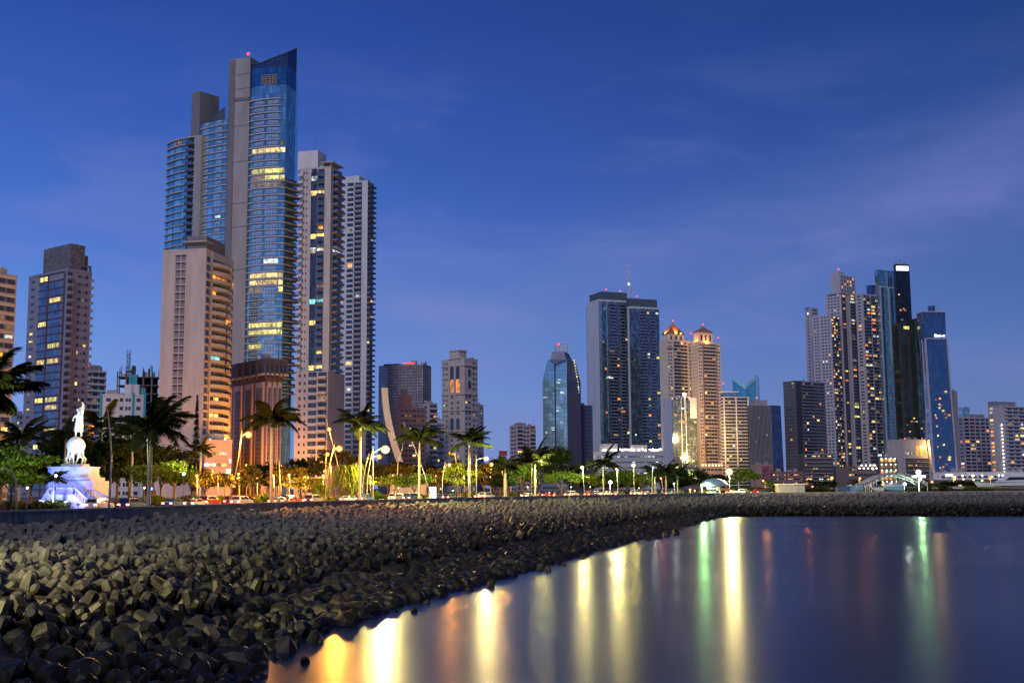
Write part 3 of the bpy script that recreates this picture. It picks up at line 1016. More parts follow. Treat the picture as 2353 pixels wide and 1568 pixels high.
# ---- grid block and construction site behind
b = Bld('apartment_block', 'distant pale apartment block with a balcony grid and orange lit floors beside the grey tower', 176, 190, 240, 650, 50, 852, wall=M_white, cat='building', floors=19)
b.body()
b.rows(b.R, .06, .94, 3, .55, .14, gap=.2, nm=2)
b.rows(b.L, .1, .9, 1, .5, .1)
b.bands(b.R, 0, 1, .5, .6, mat=M_white)
b.sub('roof_room', M_grey, 4, 11, 2, 6, b.H, b.H + 4)
for k in (3, 4, 6, 7, 9, 10):
    b.window(b.R, b.b * .35, (k + .5) * b.H / 19, 4.5, 1.7, E_org, dep=.1)
beacon(b, (3, 2, b.H), 3)
b.finish()
b = Bld('construction_building', 'unfinished concrete frame building with bare floors and reinforcing bars on top', 258, 264, 366, 600, 10, 864, wall=M_dconc, cat='building', floors=14)
fh = b.H / 14
for k in range(15):
    o = MB().box(0, b.b, 0, b.a + 14, k * fh - .3, k * fh).build('floor_slab', M_dconc, b.root)
for i in range(6):
    x = b.b * i / 5 * .97
    for y in (.4, 7):
        MB().box(x, x + .6, y, y + .6, 0.01, b.H - .31).build('column', M_dconc, b.root)
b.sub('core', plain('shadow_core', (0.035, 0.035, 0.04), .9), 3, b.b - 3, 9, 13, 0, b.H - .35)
p = b.part('rebar_mesh', plain('rusty_steel', (0.07, 0.05, 0.05), .8))
for i in range(46):
    x = b.rng.uniform(0, b.b); y = b.rng.choice((.5, 7.2))
    p.tube([(x, y, b.H - .1), (x + b.rng.uniform(-.4, .4), y, b.H + b.rng.uniform(2, 6))], .16, 4)
for i in range(6):
    p.box(b.b * i / 5 * .97, b.b * i / 5 * .97 + .55, .45, 1.0, b.H + .001, b.H + b.rng.uniform(2.5, 5))
b.finish()
def crane():
    Y = 612
    root = empty('tower_crane', (XA(297, Y, 60), Y, GZ), 0, 'dark lattice construction crane mast above the unfinished building', 'crane')
    h0, h1 = 20, ZA(803, XA(297, Y, 60), Y) - GZ
    def lattice(mb, w, z0, z1, st, x=0):
        for sx in (-1, 1):
            for sy in (-1, 1):
                mb.tube([(x + sx * w, sy * w, z0), (x + sx * w, sy * w, z1)], .13, 4)
        z = z0; k = 0
        while z < z1 - st:
            for sy in (-1, 1):
                mb.tube([(x - w if k % 2 else x + w, sy * w, z), (x + w if k % 2 else x - w, sy * w, z + st)], .09, 4)
                mb.tube([(x - w, sy * w, z), (x + w, sy * w, z)], .08, 4)
            z += st; k += 1
    m = MB(); lattice(m, .9, 0, h1 - 12, 2.2); m.build('mast', M_steel, root)
    m = MB(); lattice(m, .75, h1 - 11, h1, 1.6, -.6); m.build('jib', M_steel, root)
    m = MB(); m.box(-1.6, 1.6, -1.2, 1.2, h1 - 12, h1 - 11); m.box(1.6, 3.0, -1, 1, h1 - 12.5, h1 - 8.5); m.build('cab', M_steel, root)
crane()
b = Bld('apartment_block', 'white mid rise apartment block with cyan vertical strips and roof tank', 222, 226, 332, 450, 14, 908, wall=M_white, cat='building', floors=12)
b.body(parapet=.6)
for f in (.0, .70, .95):
    b.R.box(b.part('cyan_strip', M_cyan), f * b.b, (f + .055) * b.b, 8, b.H + 1.2, -.02, .2)
b.rows(b.R, .12, .25, 1, .42, .04); b.rows(b.R, .42, .52, 1, .42, .04); b.rows(b.R, .55, .68, 2, .42, .04); b.rows(b.R, .78, .9, 1, .42, .05)
b.sub('roof_house', M_white, b.b * .52, b.b * .84, 2, 9, b.H, b.H + 4.6)
b.sub('roof_tank', M_cyan, b.b * .60, b.b * .78, 3, 7, b.H + 4.6, b.H + 8.5)
b.sub('roof_drum', M_cyan, b.b * .88, b.b * .98, 1, 6, b.H, b.H + 3.2)
b.finish()
b = Bld('apartment_block', 'tiny far apartment block with a few lit windows low behind the dark palms', 22, 34, 62, 900, 40, 952, wall=M_grey, cat='building', floors=14)
b.body(); b.rows(b.R, .05, .95, 4, .5, .2); b.rows(b.L, .1, .9, 2, .5, .2)
b.finish()

# ---- cream tower in front with curved balconies
b = Bld('apartment_tower', 'cream apartment tower with a blank wall, a narrow window strip and curved balconies', 366, 467, 531, 420, 80, 575, wall=M_cream, floors=26)
A = b
b.body(parapet=.8)
zt = b.z(1010)
fl0 = b.z(1000)
# the strip of paired windows in a white frame on the blank wall
u0, u1 = b.a * .30, b.a * .55
m = b.part('window_surround', M_slab)
nfl = 24
zt0, zt1 = fl0 - 1, b.z(582)
fh = (zt1 - zt0) / nfl
for k in range(nfl + 1):
    b.L.box(m, u0, u1, zt0 + k * fh - .16, zt0 + k * fh + .16, -.02, .28)
for u in (u0 - .3, u1):
    b.L.box(m, u, u + .3, zt0 - .16, zt1 + .16, -.02, .30)
for k in range(nfl):
    for u in (u0 + (u1 - u0) * .26, u0 + (u1 - u0) * .75):
        b.window(b.L, u, zt0 + (k + .38) * fh, (u1 - u0) * .40, fh * .62, plain('strip_panel', (0.17, 0.15, 0.17), .6), 0, .05)
        b.window(b.L, u, zt0 + (k + .82) * fh, (u1 - u0) * .40, fh * .22, M_win, 0, .08)
# right face: bow fronted balconies; a pier of windows at each side of the bow
fR = b.R
Wb = b.b
def bow(f, d0=2.4):                                        # outward bulge of the bow at fraction f
    return 0.35 + d0 * math.sin(math.pi * min(1, max(0, (f - .22) / .70))) ** .8 if .2 < f < .94 else .35
fs = [.2 + .74 * i / 14 for i in range(15)]
nfb = 22
fhb = (b.H - 1.5 - fl0) / nfb
M_orl = plain('balcony_parapet', (0.44, 0.37, 0.34), .8, var=.06)
for k in range(nfb):
    z = fl0 + k * fhb
    mb = MB()
    split = 8 <= k <= 16
    for i in range(14):
        if split and i == 6: continue
        if split and i == 7:
            mb.build('balcony', M_orl, b.root)
            mb = MB()
        p0, p1 = fR.at(fs[i] * Wb, 0, bow(fs[i])), fR.at(fs[i + 1] * Wb, 0, bow(fs[i + 1]))
        q0, q1 = fR.at(fs[i] * Wb, 0, -.1), fR.at(fs[i + 1] * Wb, 0, -.1)
        i0, i1 = fR.at(fs[i] * Wb, 0, bow(fs[i]) - .14), fR.at(fs[i + 1] * Wb, 0, bow(fs[i + 1]) - .14)
        mb.hexa([(*p0[:2], z - .25), (*p1[:2], z - .25), (*q1[:2], z - .25), (*q0[:2], z - .25), (*p0[:2], z), (*p1[:2], z), (*q1[:2], z), (*q0[:2], z)])
        mb.hexa([(*p0[:2], z + .001), (*p1[:2], z + .001), (*i1[:2], z + .001), (*i0[:2], z + .001), (*p0[:2], z + 1.05), (*p1[:2], z + 1.05), (*i1[:2], z + 1.05), (*i0[:2], z + 1.05)])
    mb.build('balcony', M_orl, b.root)
    for j in range(4):
        f = .27 + .19 * j
        mat = None
        if k == 19 and j < 3: mat = E_org
        if k == 17 and j == 0: mat = E_org
        if k == 14 and j == 3: mat = E_org
        if k == 9 and j < 2: mat = E_cya
        if k == 2 and j < 2: mat = E_warm
        if k == 4 and j == 1: mat = E_yel
        b.window(fR, f * Wb, z + fhb * .45, Wb * .17, fhb * .72, mat or M_win, 0, .1)
    b.window(fR, .09 * Wb, z + fhb * .5, Wb * .11, fhb * .66, M_win, 0, .1)
    b.window(fR, .97 * Wb, z + fhb * .5, Wb * .05, fhb * .6, E_org if k in (1, 2, 4, 19) else M_win, 0, .1)
b.bands(fR, .02, .18, .5, .3, z0=fl0, z1=b.H - 1.5, nf=nfb, mat=M_orl)
fR.box(b.part('trim', M_orl), .18 * Wb, .21 * Wb, fl0, b.H, -.02, .5)
b.sub('penthouse', M_dconc, Wb * .1, Wb * .75, 1.0, b.a * .52, b.H + .01, b.z(538))
b.sub('penthouse_band', M_conc, Wb * .05, Wb * .3, .6, b.a * .56, b.z(553), b.z(549))
# open pilotis over the podium, with lit lobby behind
for i in range(5):
    mb = MB()
    fR.box(mb, Wb * (.02 + .22 * i), Wb * (.02 + .22 * i) + .9, b.z(1012), fl0 - .3, .02, .9)
    mb.build('column', M_conc, b.root)
for i, mm in enumerate((E_whi, E_dim, E_whi, E_dim)):
    b.window(fR, Wb * (.16 + .22 * i), (b.z(1012) + fl0) / 2 - .6, Wb * .14, 2.6, mm, 0, .08)
b.lights('globe_lamp', E_lampw, [fR.at(Wb * f, b.z(1008) - .4 + .8 * (i % 2), 2.2) for i, f in enumerate((.1, .3, .45, .62, .85))], .45)
b.finish()
# podium of the cream tower: blank salmon walls with two lit ribbon windows
M_salm = plain('salmon_render', (0.46, 0.33, 0.28), .8, var=.08, scale=.15)
b = Bld('podium_building', 'low salmon podium building with two long lit ribbon windows behind the orange street lamp', 372, 470, 532, 408, 22, 1015, yr=1060, wall=M_salm, cat='building', floors=4)
b.body(parapet=.9)
for (z, mats) in ((b.z(1041), (E_dim, E_dim, E_warm, E_whi)), (b.z(1067), (E_whi, E_whi, E_dim, E_warm))):
    for i, mm in enumerate(mats):
        b.window(b.R, b.b * (.09 + .21 * i), z, b.b * .2, 1.0, mm, 0, .06)
        b.window(b.L, b.a * (.14 + .24 * i), z, b.a * .2, .8, E_dim if i % 2 else E_whi, 0, .06)
for i in range(3):
    b.window(b.R, b.b * (.90 + .03 * i), b.z(1058), .28, 1.4, E_whi, 0, .06)
b.R.box(b.part('sign_panel', emit('billboard_white', lin(255, 240, 215), 2.2)), b.b * .80, b.b * .97, b.z(1090), b.z(1077), .02, .25)
b.finish()

# ---- brown office block
b = Bld('office_block', 'dark brown office block with tall window bays and a wide overhanging top storey', 500, 606, 658, 455, 38, 822, wall=M_brown, cat='building', floors=13)
zc = b.z(905 - 42)
b.part('wall').box(1.5, b.b - 1.5, 1.5, b.a - 1.5, 0, zc)
M_bcap = plain('brown_cap', (0.085, 0.065, 0.075), .7, var=.15)
b.sub('top_storey', M_bcap, 0, b.b, 0, b.a, zc + 1.2, b.H)
b.sub('overhang', plain('overhang_edge', (0.42, 0.30, 0.25), .7), -.4, b.b + .4, -.4, b.a + .4, zc + .4, zc + 1.19)
bR2 = Face((1.5, 1.5), (1, 0), (0, -1), b.b - 3); bL2 = Face((1.5, b.a - 1.5), (0, -1), (-1, 0), b.a - 3)
M_pier = plain('pink_pier', (0.40, 0.30, 0.28), .75, var=.1)
M_bwin = glass('bay_glass', (0.09, 0.085, 0.10), .9, 1.75, metal=.3, rough=.12, var=.3, line=.07, linecol=(.30, .24, .22))
for fc, n in ((bL2, 4), (bR2, 3)):
    for i in range(n):
        c = fc.w * (i + .5) / n
        w = fc.w / n
        fc.box(b.part('window_bay', M_pier), c - w * .36, c + w * .36, 0, zc - 2.0, -.02, .55)
        fc.box(b.part('glazing', M_bwin), c - w * .25, c + w * .25, 1, zc - 4.2, .5, .62)
for fc, n in ((b.L, 7), (b.R, 5)):
    for i in range(n):
        b.window(fc, fc.w * (i + .5) / n, (zc + 1.2 + b.H) / 2 - .8, fc.w / n * .66, (b.H - zc) * .38, M_win, 0, .06)
        fc.box(b.part('trim', M_bcap), fc.w * i / n - .2, fc.w * i / n + .2, zc - .8, b.H, .0, .8)
b.finish()

# ---- the tallest tower: two glass wings on a bare concrete core
def tall_tower():
    Y0 = 560.0
    root = empty('glass_tower', (XA(541, Y0, 80), Y0, GZ), 0, 'tallest blue glass tower with a bare concrete core and a slanted glass crown', 'tower')
    O = root.location.copy()
    rng = random.Random(5)
    def pt(px, Y, py=560):
        z = 0
        for _ in range(2):
            X = XA(px, Y, z); z = ZA(py, X, Y)
        return Vector((X - O.x, Y - O.y))
    def zz(py, Y=Y0, px=560):
        return ZA(py, XA(px, Y, 80), Y) - GZ
    G1 = glass('tower_glass', (0.36, 0.66, 0.66), 1.25, 3.35, metal=.85, rough=.10, var=.30, line=.05, linecol=(.10, .16, .24))
    G2 = glass('tower_glass_dark', (0.10, 0.26, 0.40), 1.25, 3.35, metal=.85, rough=.10, var=.25, line=.05, linecol=(.05, .08, .14))
    fh = 3.38
    def poly_between(front, back):
        return [tuple(p) for p in front] + [tuple(p) for p in back]
    def bulge(a, b, n, d):
        out = []
        nrm = Vector(((b - a).y, -(b - a).x)).normalized()
        for i in range(n + 1):
            t = i / n
            out.append(a.lerp(b, t) + nrm * d * 4 * t * (1 - t))
        return out
    # concrete core
    mb = MB()
    c0, c1 = pt(517, Y0 + 2), pt(566, Y0 - 2)
    nb = Vector((-(c1 - c0).y, (c1 - c0).x)).normalized()
    cz = zz(134)
    mb.prism([tuple(c0), tuple(c1), tuple(c1 + nb * 18), tuple(c0 + nb * 18)], 0, cz)
    core = mb.build('core', M_conc, root)
    mb = MB()
    w = c1 - c0
    mb.prism([tuple(c0 - nb * .35), tuple(c0 + w * .30 - nb * .35), tuple(c0 + w * .30 + nb * .1), tuple(c0 + nb * .1)], 0, cz - .5)
    mb.prism([tuple(c0 + w * .25 - nb * .36), tuple(c1 - nb * .36), tuple(c1 + nb * .1), tuple(c0 + w * .25 + nb * .1)], zz(232) , zz(225))
    mb.build('pilaster', M_dconc, core)
    for py in (172, 205, 290, 372, 468, 522, 620):
        mb = MB(); q = zz(py)
        mb.prism([tuple(c0 - nb * .12), tuple(c1 - nb * .12), tuple(c1 + nb * .05), tuple(c0 + nb * .05)], q, q + .25)
        mb.build('joint', M_dconc, core)
    # right wing: convex glass front with a slanted top
    a, b2, e = pt(567, Y0 - 1), pt(652, Y0 - 6), pt(674, Y0 + 4)
    fr = bulge(a, b2, 8, 1.5) + [e]
    back = [e + Vector((-3, 22)), a + Vector((-2, 22))]
    ztop = zz(205)
    MB().prism(poly_between(fr, back), 0, ztop).build('right_wing', G1, root)
    # the dark glass crown above the last floor, its roof line rising to the right
    g = MB()
    inner = [p + Vector((0, .15)) for p in fr]
    def ztp(i):
        px = 567 + (674 - 567) * i / (len(fr) - 1)
        return zz(205)
    pl = poly_between(fr, back)
    n1 = len(fr)
    tops = []
    for i, p in enumerate(fr):
        f = i / (n1 - 1)
        X = 567 + 85 * i / (n1 - 2) if i < n1 - 1 else 675
        py = 148 if X < 588 else 148 + (112 - 148) * (X - 588) / (674 - 588)
        tops.append(ZA(py, O.x + p.x, O.y + p.y) - GZ)
    # solid plant floor, then an open framed screen
    MB().prism(pl, ztop + .01, zz(160)).build('plant_floor', G2, root)
    sc = MB()
    for i in range(n1 - 1):
        z0 = zz(160) + .02
        p, q = fr[i], fr[i + 1]
        o = Vector((0, .25))
        sc.hexa([(*p, z0), (*q, z0), (*(q + o), z0), (*(p + o), z0), (*p, tops[i]), (*q, tops[i + 1]), (*(q + o), tops[i + 1]), (*(p + o), tops[i])])
    sc.build('crown_screen', plain('screen_glass', (0.035, 0.10, 0.24), .15, .7, var=.2, scale=.2), root)
    fm = MB()
    for i in range(n1):
        fm.tube([(*(fr[i] + Vector((0, -.12))), zz(160)), (*(fr[i] + Vector((0, -.12))), tops[i] + .2)], .22, 4)
    for i in range(n1 - 1):
        p, q = fr[i] + Vector((0, -.12)), fr[i + 1] + Vector((0, -.12))
        fm.tube([(*p, tops[i]), (*q, tops[i + 1])], .3, 4)
        for z in (zz(160), zz(150), zz(138), zz(127)):
            if z < min(tops[i], tops[i + 1]):
                fm.tube([(*p, z), (*q, z)], .2, 4)
        if i % 2 and tops[i] - zz(150) > 3:
            fm.tube([(*p, zz(150)), (*q, tops[i + 1])], .16, 4)
    fm.build('crown_frame', M_steel, root)
    # louvre opening under the crown
    mb = MB()
    p, q = fr[3] + Vector((0, -.2)), fr[6] + Vector((0, -.2))
    mb.prism([tuple(p), tuple(q), tuple(q + Vector((0, .3))), tuple(p + Vector((0, .3)))], zz(203), zz(181))
    lo = mb.build('louvre', M_dark, root)
    mb = MB()
    for i in range(6):
        z = zz(203) + (zz(181) - zz(203)) * i / 5
        mb.tube([(*(p + Vector((0, -.1))), z), (*(q + Vector((0, -.1))), z)], .12, 4)
    for i in range(5):
        x = p.lerp(q, i / 4) + Vector((0, -.12))
        mb.tube([(*x, zz(203)), (*x, zz(181))], .12, 4)
    mb.build('grille', M_slab, lo)
    # floors
    nfl = int(zz(236) / fh)
    fh = zz(236) / nfl
    lit_floors = {}
    for py, mm, pat in ((345, E_warm, (1, 1, 1, 1)), (393, E_yel, (1, 1, 1, 1)), (410, E_warm, (1, 1, 1, 1)), (425, E_dim, (1, 0, 1, 1)), (334, E_dim, (0, 0, 0, 1)), (602, E_whi, (0, 1, 1, 0)), (634, E_warm, (1, 1, 1, 1)),
                        (650, E_warm, (1, 1, 1, 1)), (667, E_yel, (1, 0, 0, 1)), (749, E_yel, (1, 1, 1, 1)), (766, E_yel, (1, 1, 1, 1)), (798, E_dim, (1, 1, 0, 0))):
        lit_floors[int(zz(py) / fh)] = (mm, pat)
    nsub = len(fr)
    for k in range(nfl + 1):
        z = k * fh
        if k >= 14:
            long = k < zz(420) / fh
            ext = []
            last = len(fr) if long else len(fr) - 2
            sm = MB()
            for i in range(last - 1):
                p, q = fr[i], fr[i + 1]
                n_ = Vector(((q - p).y, -(q - p).x)).normalized()
                d0 = 0.7
                sm.hexa([(*(p + n_ * d0), z - .22), (*(q + n_ * d0), z - .22), (*(q - n_ * .1), z - .22), (*(p - n_ * .1), z - .22),
                         (*(p + n_ * d0), z + .22), (*(q + n_ * d0), z + .22), (*(q - n_ * .1), z + .22), (*(p - n_ * .1), z + .22)])
            if long:                                        # a balcony swings out beyond the glass corner
                pe = pt(674 + (20 if k % 3 else 26), Y0 + 3)
                sm.prism([tuple(fr[-2] + Vector((0, -.7))), tuple(pe + Vector((-2.5, -3.0))), tuple(pe), tuple(fr[-1] + Vector((0, 2.0)))], z - .2, z + .2)
            so_ = sm.build('floor_slab', M_slab, root)
            if long:
                rl = MB()
                rl.prism([tuple(fr[-2] + Vector((0, -.7))), tuple(pe + Vector((-2.5, -3.0))), tuple(pe + Vector((-2.5, -2.9))), tuple(fr[-2] + Vector((0, -.6)))], z + .201, z + 1.1)
                rl.build('railing', plain('rail_glass', (0.10, 0.16, 0.24), .2, .5), so_)
        if k >= nfl: continue
        # two groups of white framed windows on the front
        for j, (s0, s1) in enumerate(((1.4, 3.6), (4.4, 6.6))):
            mm, pat = lit_floors.get(k, (None, (0, 0, 0, 0)))
            def on(sv):
                i = int(sv); t = sv - i
                return fr[i].lerp(fr[i + 1], t)
            p, q = on(s0), on(s1)
            mid = (p + q) / 2
            n_ = Vector(((q - p).y, -(q - p).x)).normalized()
            if k < 14: continue
            wdt = (q - p).length
            if mm and pat[j * 2 // 1 if j == 0 else 2]:
                wdt *= 1.32
            mat = rng.choice([mm, mm, mm, E_dim, E_yel]) if (mm and pat[0 if j == 0 else 2]) else G1
            me = framed_mesh(wdt, 1.55 if mat is G1 else 2.1, mat, M_frame, 4)
            o = bpy.data.objects.new('window', me)
            COL.objects.link(o)
            o.parent = root
            o.location = (*(mid + n_ * .3), z + fh * .5)
            o.rotation_euler = (0, 0, math.atan2((q - p).y, (q - p).x))
        mm, pat = lit_floors.get(k, (None, (0, 0, 0, 0)))
        if mm and pat[3]:
            p, q = fr[-3], fr[-2]
            me = box_mesh('window', (q - p).length * .8, .1, 2.1, mm)
            o = bpy.data.objects.new('corner_window', me)
            COL.objects.link(o); o.parent = root
            o.location = (*((p + q) / 2 + Vector((0, -.15))), z + fh * .5)
            o.rotation_euler = (0, 0, math.atan2((q - p).y, (q - p).x))
    # left wing, stepping down and curving away to the left
    la, lb, lc_ = pt(518, Y0 + 3), pt(455, Y0 + 12), pt(378, Y0 + 26)
    f1 = bulge(lb, la, 5, .6)
    bk1 = [la + Vector((4, 20)), lb + Vector((6, 22))]
    z1 = zz(268)
    MB().prism(poly_between(f1, bk1), 0, z1).build('left_wing', G1, root)
    f2 = bulge(lc_, lb, 7, 2.2)
    bk2 = [lb + Vector((6, 18)), lc_ + Vector((9, 14))]
    z2 = zz(325, Y0 + 20, 420)
    MB().prism(poly_between(f2, bk2), 0, z2).build('lower_wing', G1, root)
    # concrete strip and its tower above the roofs
    s0, s1 = pt(441, Y0 + 12.5), pt(457, Y0 + 9)
    nb2 = Vector((-(s1 - s0).y, (s1 - s0).x)).normalized()
    MB().prism([tuple(s0), tuple(s1), tuple(s1 + nb2 * 3), tuple(s0 + nb2 * 3)], 0, z2 + .3).build('concrete_strip', M_conc, root)
    t0, t1, t2 = pt(440, Y0 + 15, 250), pt(459, Y0 + 13, 250), pt(503, Y0 + 22, 250)
    MB().prism([tuple(t0), tuple(t1), tuple(t2), tuple(t2 + (t0 - t1))], z2 - 5, zz(211, Y0 + 14, 460)).build('lift_tower', M_dconc, root)
    MB().prism([tuple(pt(492, Y0 + 10, 260)), tuple(pt(517, Y0 + 5, 260)), tuple(pt(517, Y0 + 16, 260)), tuple(pt(492, Y0 + 20, 260))], z1 + .1, [zz(250), zz(237), zz(237), zz(250)]).build('roof_wedge', M_steel, root)
    nl = int(z1 / fh)
    for k in range(15, nl + 1):
        z = k * fh + .5
        sm = MB()
        run = [(f1, .6)]
        if z < z2 + 1.5: run.append((f2, .8))
        for fpts, d0 in run:
            for i in range(len(fpts) - 1):
                p, q = fpts[i], fpts[i + 1]
                n_ = Vector(((q - p).y, -(q - p).x)).normalized()
                sm.hexa([(*(p + n_ * d0), z - .2), (*(q + n_ * d0), z - .2), (*(q - n_ * .1), z - .2), (*(p - n_ * .1), z - .2),
                         (*(p + n_ * d0), z + .2), (*(q + n_ * d0), z + .2), (*(q - n_ * .1), z + .2), (*(p - n_ * .1), z + .2)])
        sl_ = sm.build('floor_slab', M_slab, root)
        for s_ in (1.3, 3.6):
            i = int(s_); p = f1[i].lerp(f1[i + 1], s_ - i)
            o = bpy.data.objects.new('window', framed_mesh(3.0, 1.3, E_whi if (k * 7 + i) % 23 == 0 else G1, M_frame, 2))
            COL.objects.link(o); o.parent = root
            d = f1[i + 1] - f1[i]
            n_ = Vector((d.y, -d.x)).normalized()
            o.location = (*(p + n_ * .12), z + fh * .5)
            o.rotation_euler = (0, 0, math.atan2(d.y, d.x))
        if z < z2 - 1:                                      # dark recess with a small balcony near the strip
            p, q = f2[5], f2[6]
            d = q - p; n_ = Vector((d.y, -d.x)).normalized()
            lit = {26: E_cya, 34: E_cya, 31: E_dim}.get(k)
            o = bpy.data.objects.new('recess', box_mesh('recess', d.length * .9, .1, 2.5, M_dark))
            COL.objects.link(o); o.parent = root
            o.location = (*((p + q) / 2 + n_ * .05), z + fh * .48); o.rotation_euler = (0, 0, math.atan2(d.y, d.x))
            o = bpy.data.objects.new('balcony', balc_mesh(d.length * 1.1, 2.0, 3.3, M_slab, plain('rail_glass', (0.10, 0.16, 0.24), .2, .5)))
            COL.objects.link(o); o.parent = root
            o.location = (*((p + q) / 2), z - .25); o.rotation_euler = (0, 0, math.atan2(d.y, d.x))
            if lit or (k * 5) % 17 == 0:
                p, q = f2[2], f2[4]
                d = q - p; n_ = Vector((d.y, -d.x)).normalized()
                o = bpy.data.objects.new('window', box_mesh('window', d.length * .8, .1, 1.9, lit or E_dim))
                COL.objects.link(o); o.parent = root
                o.location = (*((p + q) / 2 + n_ * .1), z + fh * .48); o.rotation_euler = (0, 0, math.atan2(d.y, d.x))
    # mast with its red lamp
    m0 = pt(570, Y0 + 3, 140)
    o = MB().tube([(*m0, zz(150)), (*m0, zz(121))], .2, 5).build('warning_light', M_steel, root)
    MB().ball((*m0, zz(119)), .8, n=8, k=6).build('lamp', E_red, o)
tall_tower()

# ---- beige balcony tower and the slim white one behind it
b = Bld('apartment_tower', 'beige apartment tower with stacked balconies and a dark window column right of the tallest tower', 684, 756, 782, 548, 74, 384, wall=M_beige, floors=44)
b.body(parapet=.6)
zp = b.z(852)
b.rows(b.L, .10, .16, 1, .35, .03, z0=zp); b.rows(b.L, .20, .25, 1, .3, .03, z0=zp)
b.balconies(b.L, -.02, .12, 1.6, 0, z0=zp, door=False, sm=M_white, pm=M_white, para=.7)
b.sheet(b.L, .36, .57, zp, b.H - 2, M_win, .06)
b.rows(b.L, .37, .56, 1, .62, .20, z0=zp, gap=.05, dep=.1, mat=M_win)
b.balconies(b.L, .58, .80, 1.8, .16, z0=zp, n=1, sm=M_beige, pm=M_winb)
b.balconies(b.R, .2, .9, 2.4, .08, z0=zp, n=1, sm=M_slab, pm=M_winb, para=.8)
for py, mm in ((548, E_yel), (548, E_yel), (590, E_org), (702, E_cya), (448, E_warm), (846, E_warm), (578, E_cya)):
    k = round((b.z(py) - zp) / ((b.H - zp) / max(1, round((b.H - zp) / (b.H / b.nf)))))
    fhh = (b.H - zp) / max(1, round((b.H - zp) / (b.H / b.nf)))
    b.window(b.L, b.a * .465, zp + (k + .5) * fhh, b.a * .19, fhh * .66, mm, 0, .16)
    b.window(b.L, b.a * .69, zp + (k + .5) * fhh, b.a * .2, fhh * .66, mm, 0, .16)
# rear wing that closes up to the tallest tower
rw = b.part('rear_wing', M_white)
rw.box(15, 26, b.a, b.a + 7, 0, b.H - 3)
RW = Face((15, b.a + 7), (0, -1), (-1, 0), 7)
b.rows(RW, .35, .6, 1, .3, .05, z0=zp)
# wider lower storeys
lo = b.part('lower_storeys', M_beige)
lo.box(-4, b.b + 2, -1.5, b.a * .93, 0, zp - .4)
LL = Face((-4, b.a * .93), (0, -1), (-1, 0), b.a * .93 + 1.5)
b.rows(LL, .10, .18, 1, .42, .04, z1=zp - .4); b.rows(LL, .40, .66, 2, .6, .04, z1=zp - .4, gap=.04); b.rows(LL, .26, .33, 1, .4, .03, z1=zp - .4)
b.balconies(LL, .70, .98, 1.6, .05, z1=zp - .4, n=1, sm=M_slab, pm=M_slab)
b.sub('roof_house', M_white, 0.6, b.b * .8, b.a * .45, b.a + 1.6, b.H + .01, b.z(341))
b.sub('roof_canopy', M_slab, -1.2, b.b * .9, -1.5, b.a * .3, b.H + 2.2, b.H + 2.6)
for y in (0, b.a * .25):
    b.sub('canopy_post', M_slab, 0.2, .7, y, y + .5, b.H + .01, b.H + 2.2)
b.part('antenna', M_steel).tube([(3, b.a * .6, b.z(341)), (3, b.a * .6, b.z(312))], .12, 4)
b.finish()
b = Bld('apartment_tower', 'slim white apartment tower with many small balconies behind the beige balcony tower', 770, 842, 856, 740, 72, 416, wall=M_white, floors=60)
b.body(parapet=.6)
b.rows(b.L, .12, .24, 1, .3, .05, gap=.1); b.rows(b.L, .34, .55, 1, .62, .09, gap=.05)
b.balconies(b.L, .58, .82, 1.5, .02, n=1, sm=M_white, pm=M_grey, para=.8)
b.balconies(b.R, .0, 1.0, 2.0, .10, n=2, sm=M_mauve, pm=M_mauve, para=.8)
b.sub('roof_house', M_white, 1, b.b - 1, b.a * .3, b.a * .98, b.H + .01, b.z(400))
b.finish()
# ---- middle distance
M_kg = glass('grid_glass', (0.36, 0.34, 0.38), 1.6, 1.9, metal=.25, rough=.10, var=.22, line=.16, linecol=(.10, .10, .12))
b = Bld('office_tower', 'square glass office tower with a dark grid and a red glow on its roof edge', 869, 972, 990, 780, 73, 836, wall=M_grey, floors=24)
b.body(parapet=0)
b.sheet(b.L, .0, 1, 0, b.H - .6, M_kg, .12); b.sheet(b.R, .01, 1, 0, b.H - .6, M_kg, .12)
E_redg = emit('red_roof_sign', (1.0, 0.06, 0.12), 2.2, sample=True)
b.L.box(b.part('roof_sign', E_redg), b.a * .55, b.a * .80, b.H + .6, b.H + 1.5, -1.2, -.8)
b.L.box(b.part('sign_beam', M_steel), b.a * .5, b.a * .86, b.H, b.H + .58, -1.3, -.7)
b.L.box(b.part('plant_room', M_dark), b.a * .08, b.a * .42, b.H, b.H + 1.2, -8, -2)
for i in range(5):
    b.window(b.R, b.b * (.2 + .15 * i), b.z(921), .9, .9, E_whi if i != 2 else E_warm, 0, .2)
b.finish()
M_rust = plain('red_brown_render', (0.20, 0.12, 0.115), .8, var=.12, scale=.2)
b = Bld('apartment_block', 'dull red brown apartment block standing before the gridded glass tower', 902, 916, 978, 700, 25, 937, wall=M_rust, cat='building', floors=17)
b.body(parapet=.6)
b.rows(b.R, .05, .95, 6, .42, .10); b.rows(b.L, .1, .9, 2, .42, .05)
b.sub('roof_house', M_rust, b.b * .15, b.b * .50, 2, 9, b.H, b.z(906)); b.sub('roof_turret', M_rust, b.b * .22, b.b * .36, 3, 7, b.z(906), b.z(892))
b.finish()
b = Bld('apartment_block', 'narrow pale apartment block with dim green lit balconies right of the gridded glass tower', 970, 985, 1004, 740, 40, 928, wall=M_beige, cat='building', floors=17)
b.body(); b.rows(b.L, .2, .8, 1, .4, .1); b.balconies(b.R, .1, .95, 1.3, .2, n=2)
b.finish()
b = Bld('apartment_block', 'low white block with a few bright windows tucked beside the ornate tower', 998, 1003, 1022, 760, 30, 968, wall=M_white, cat='building', floors=10)
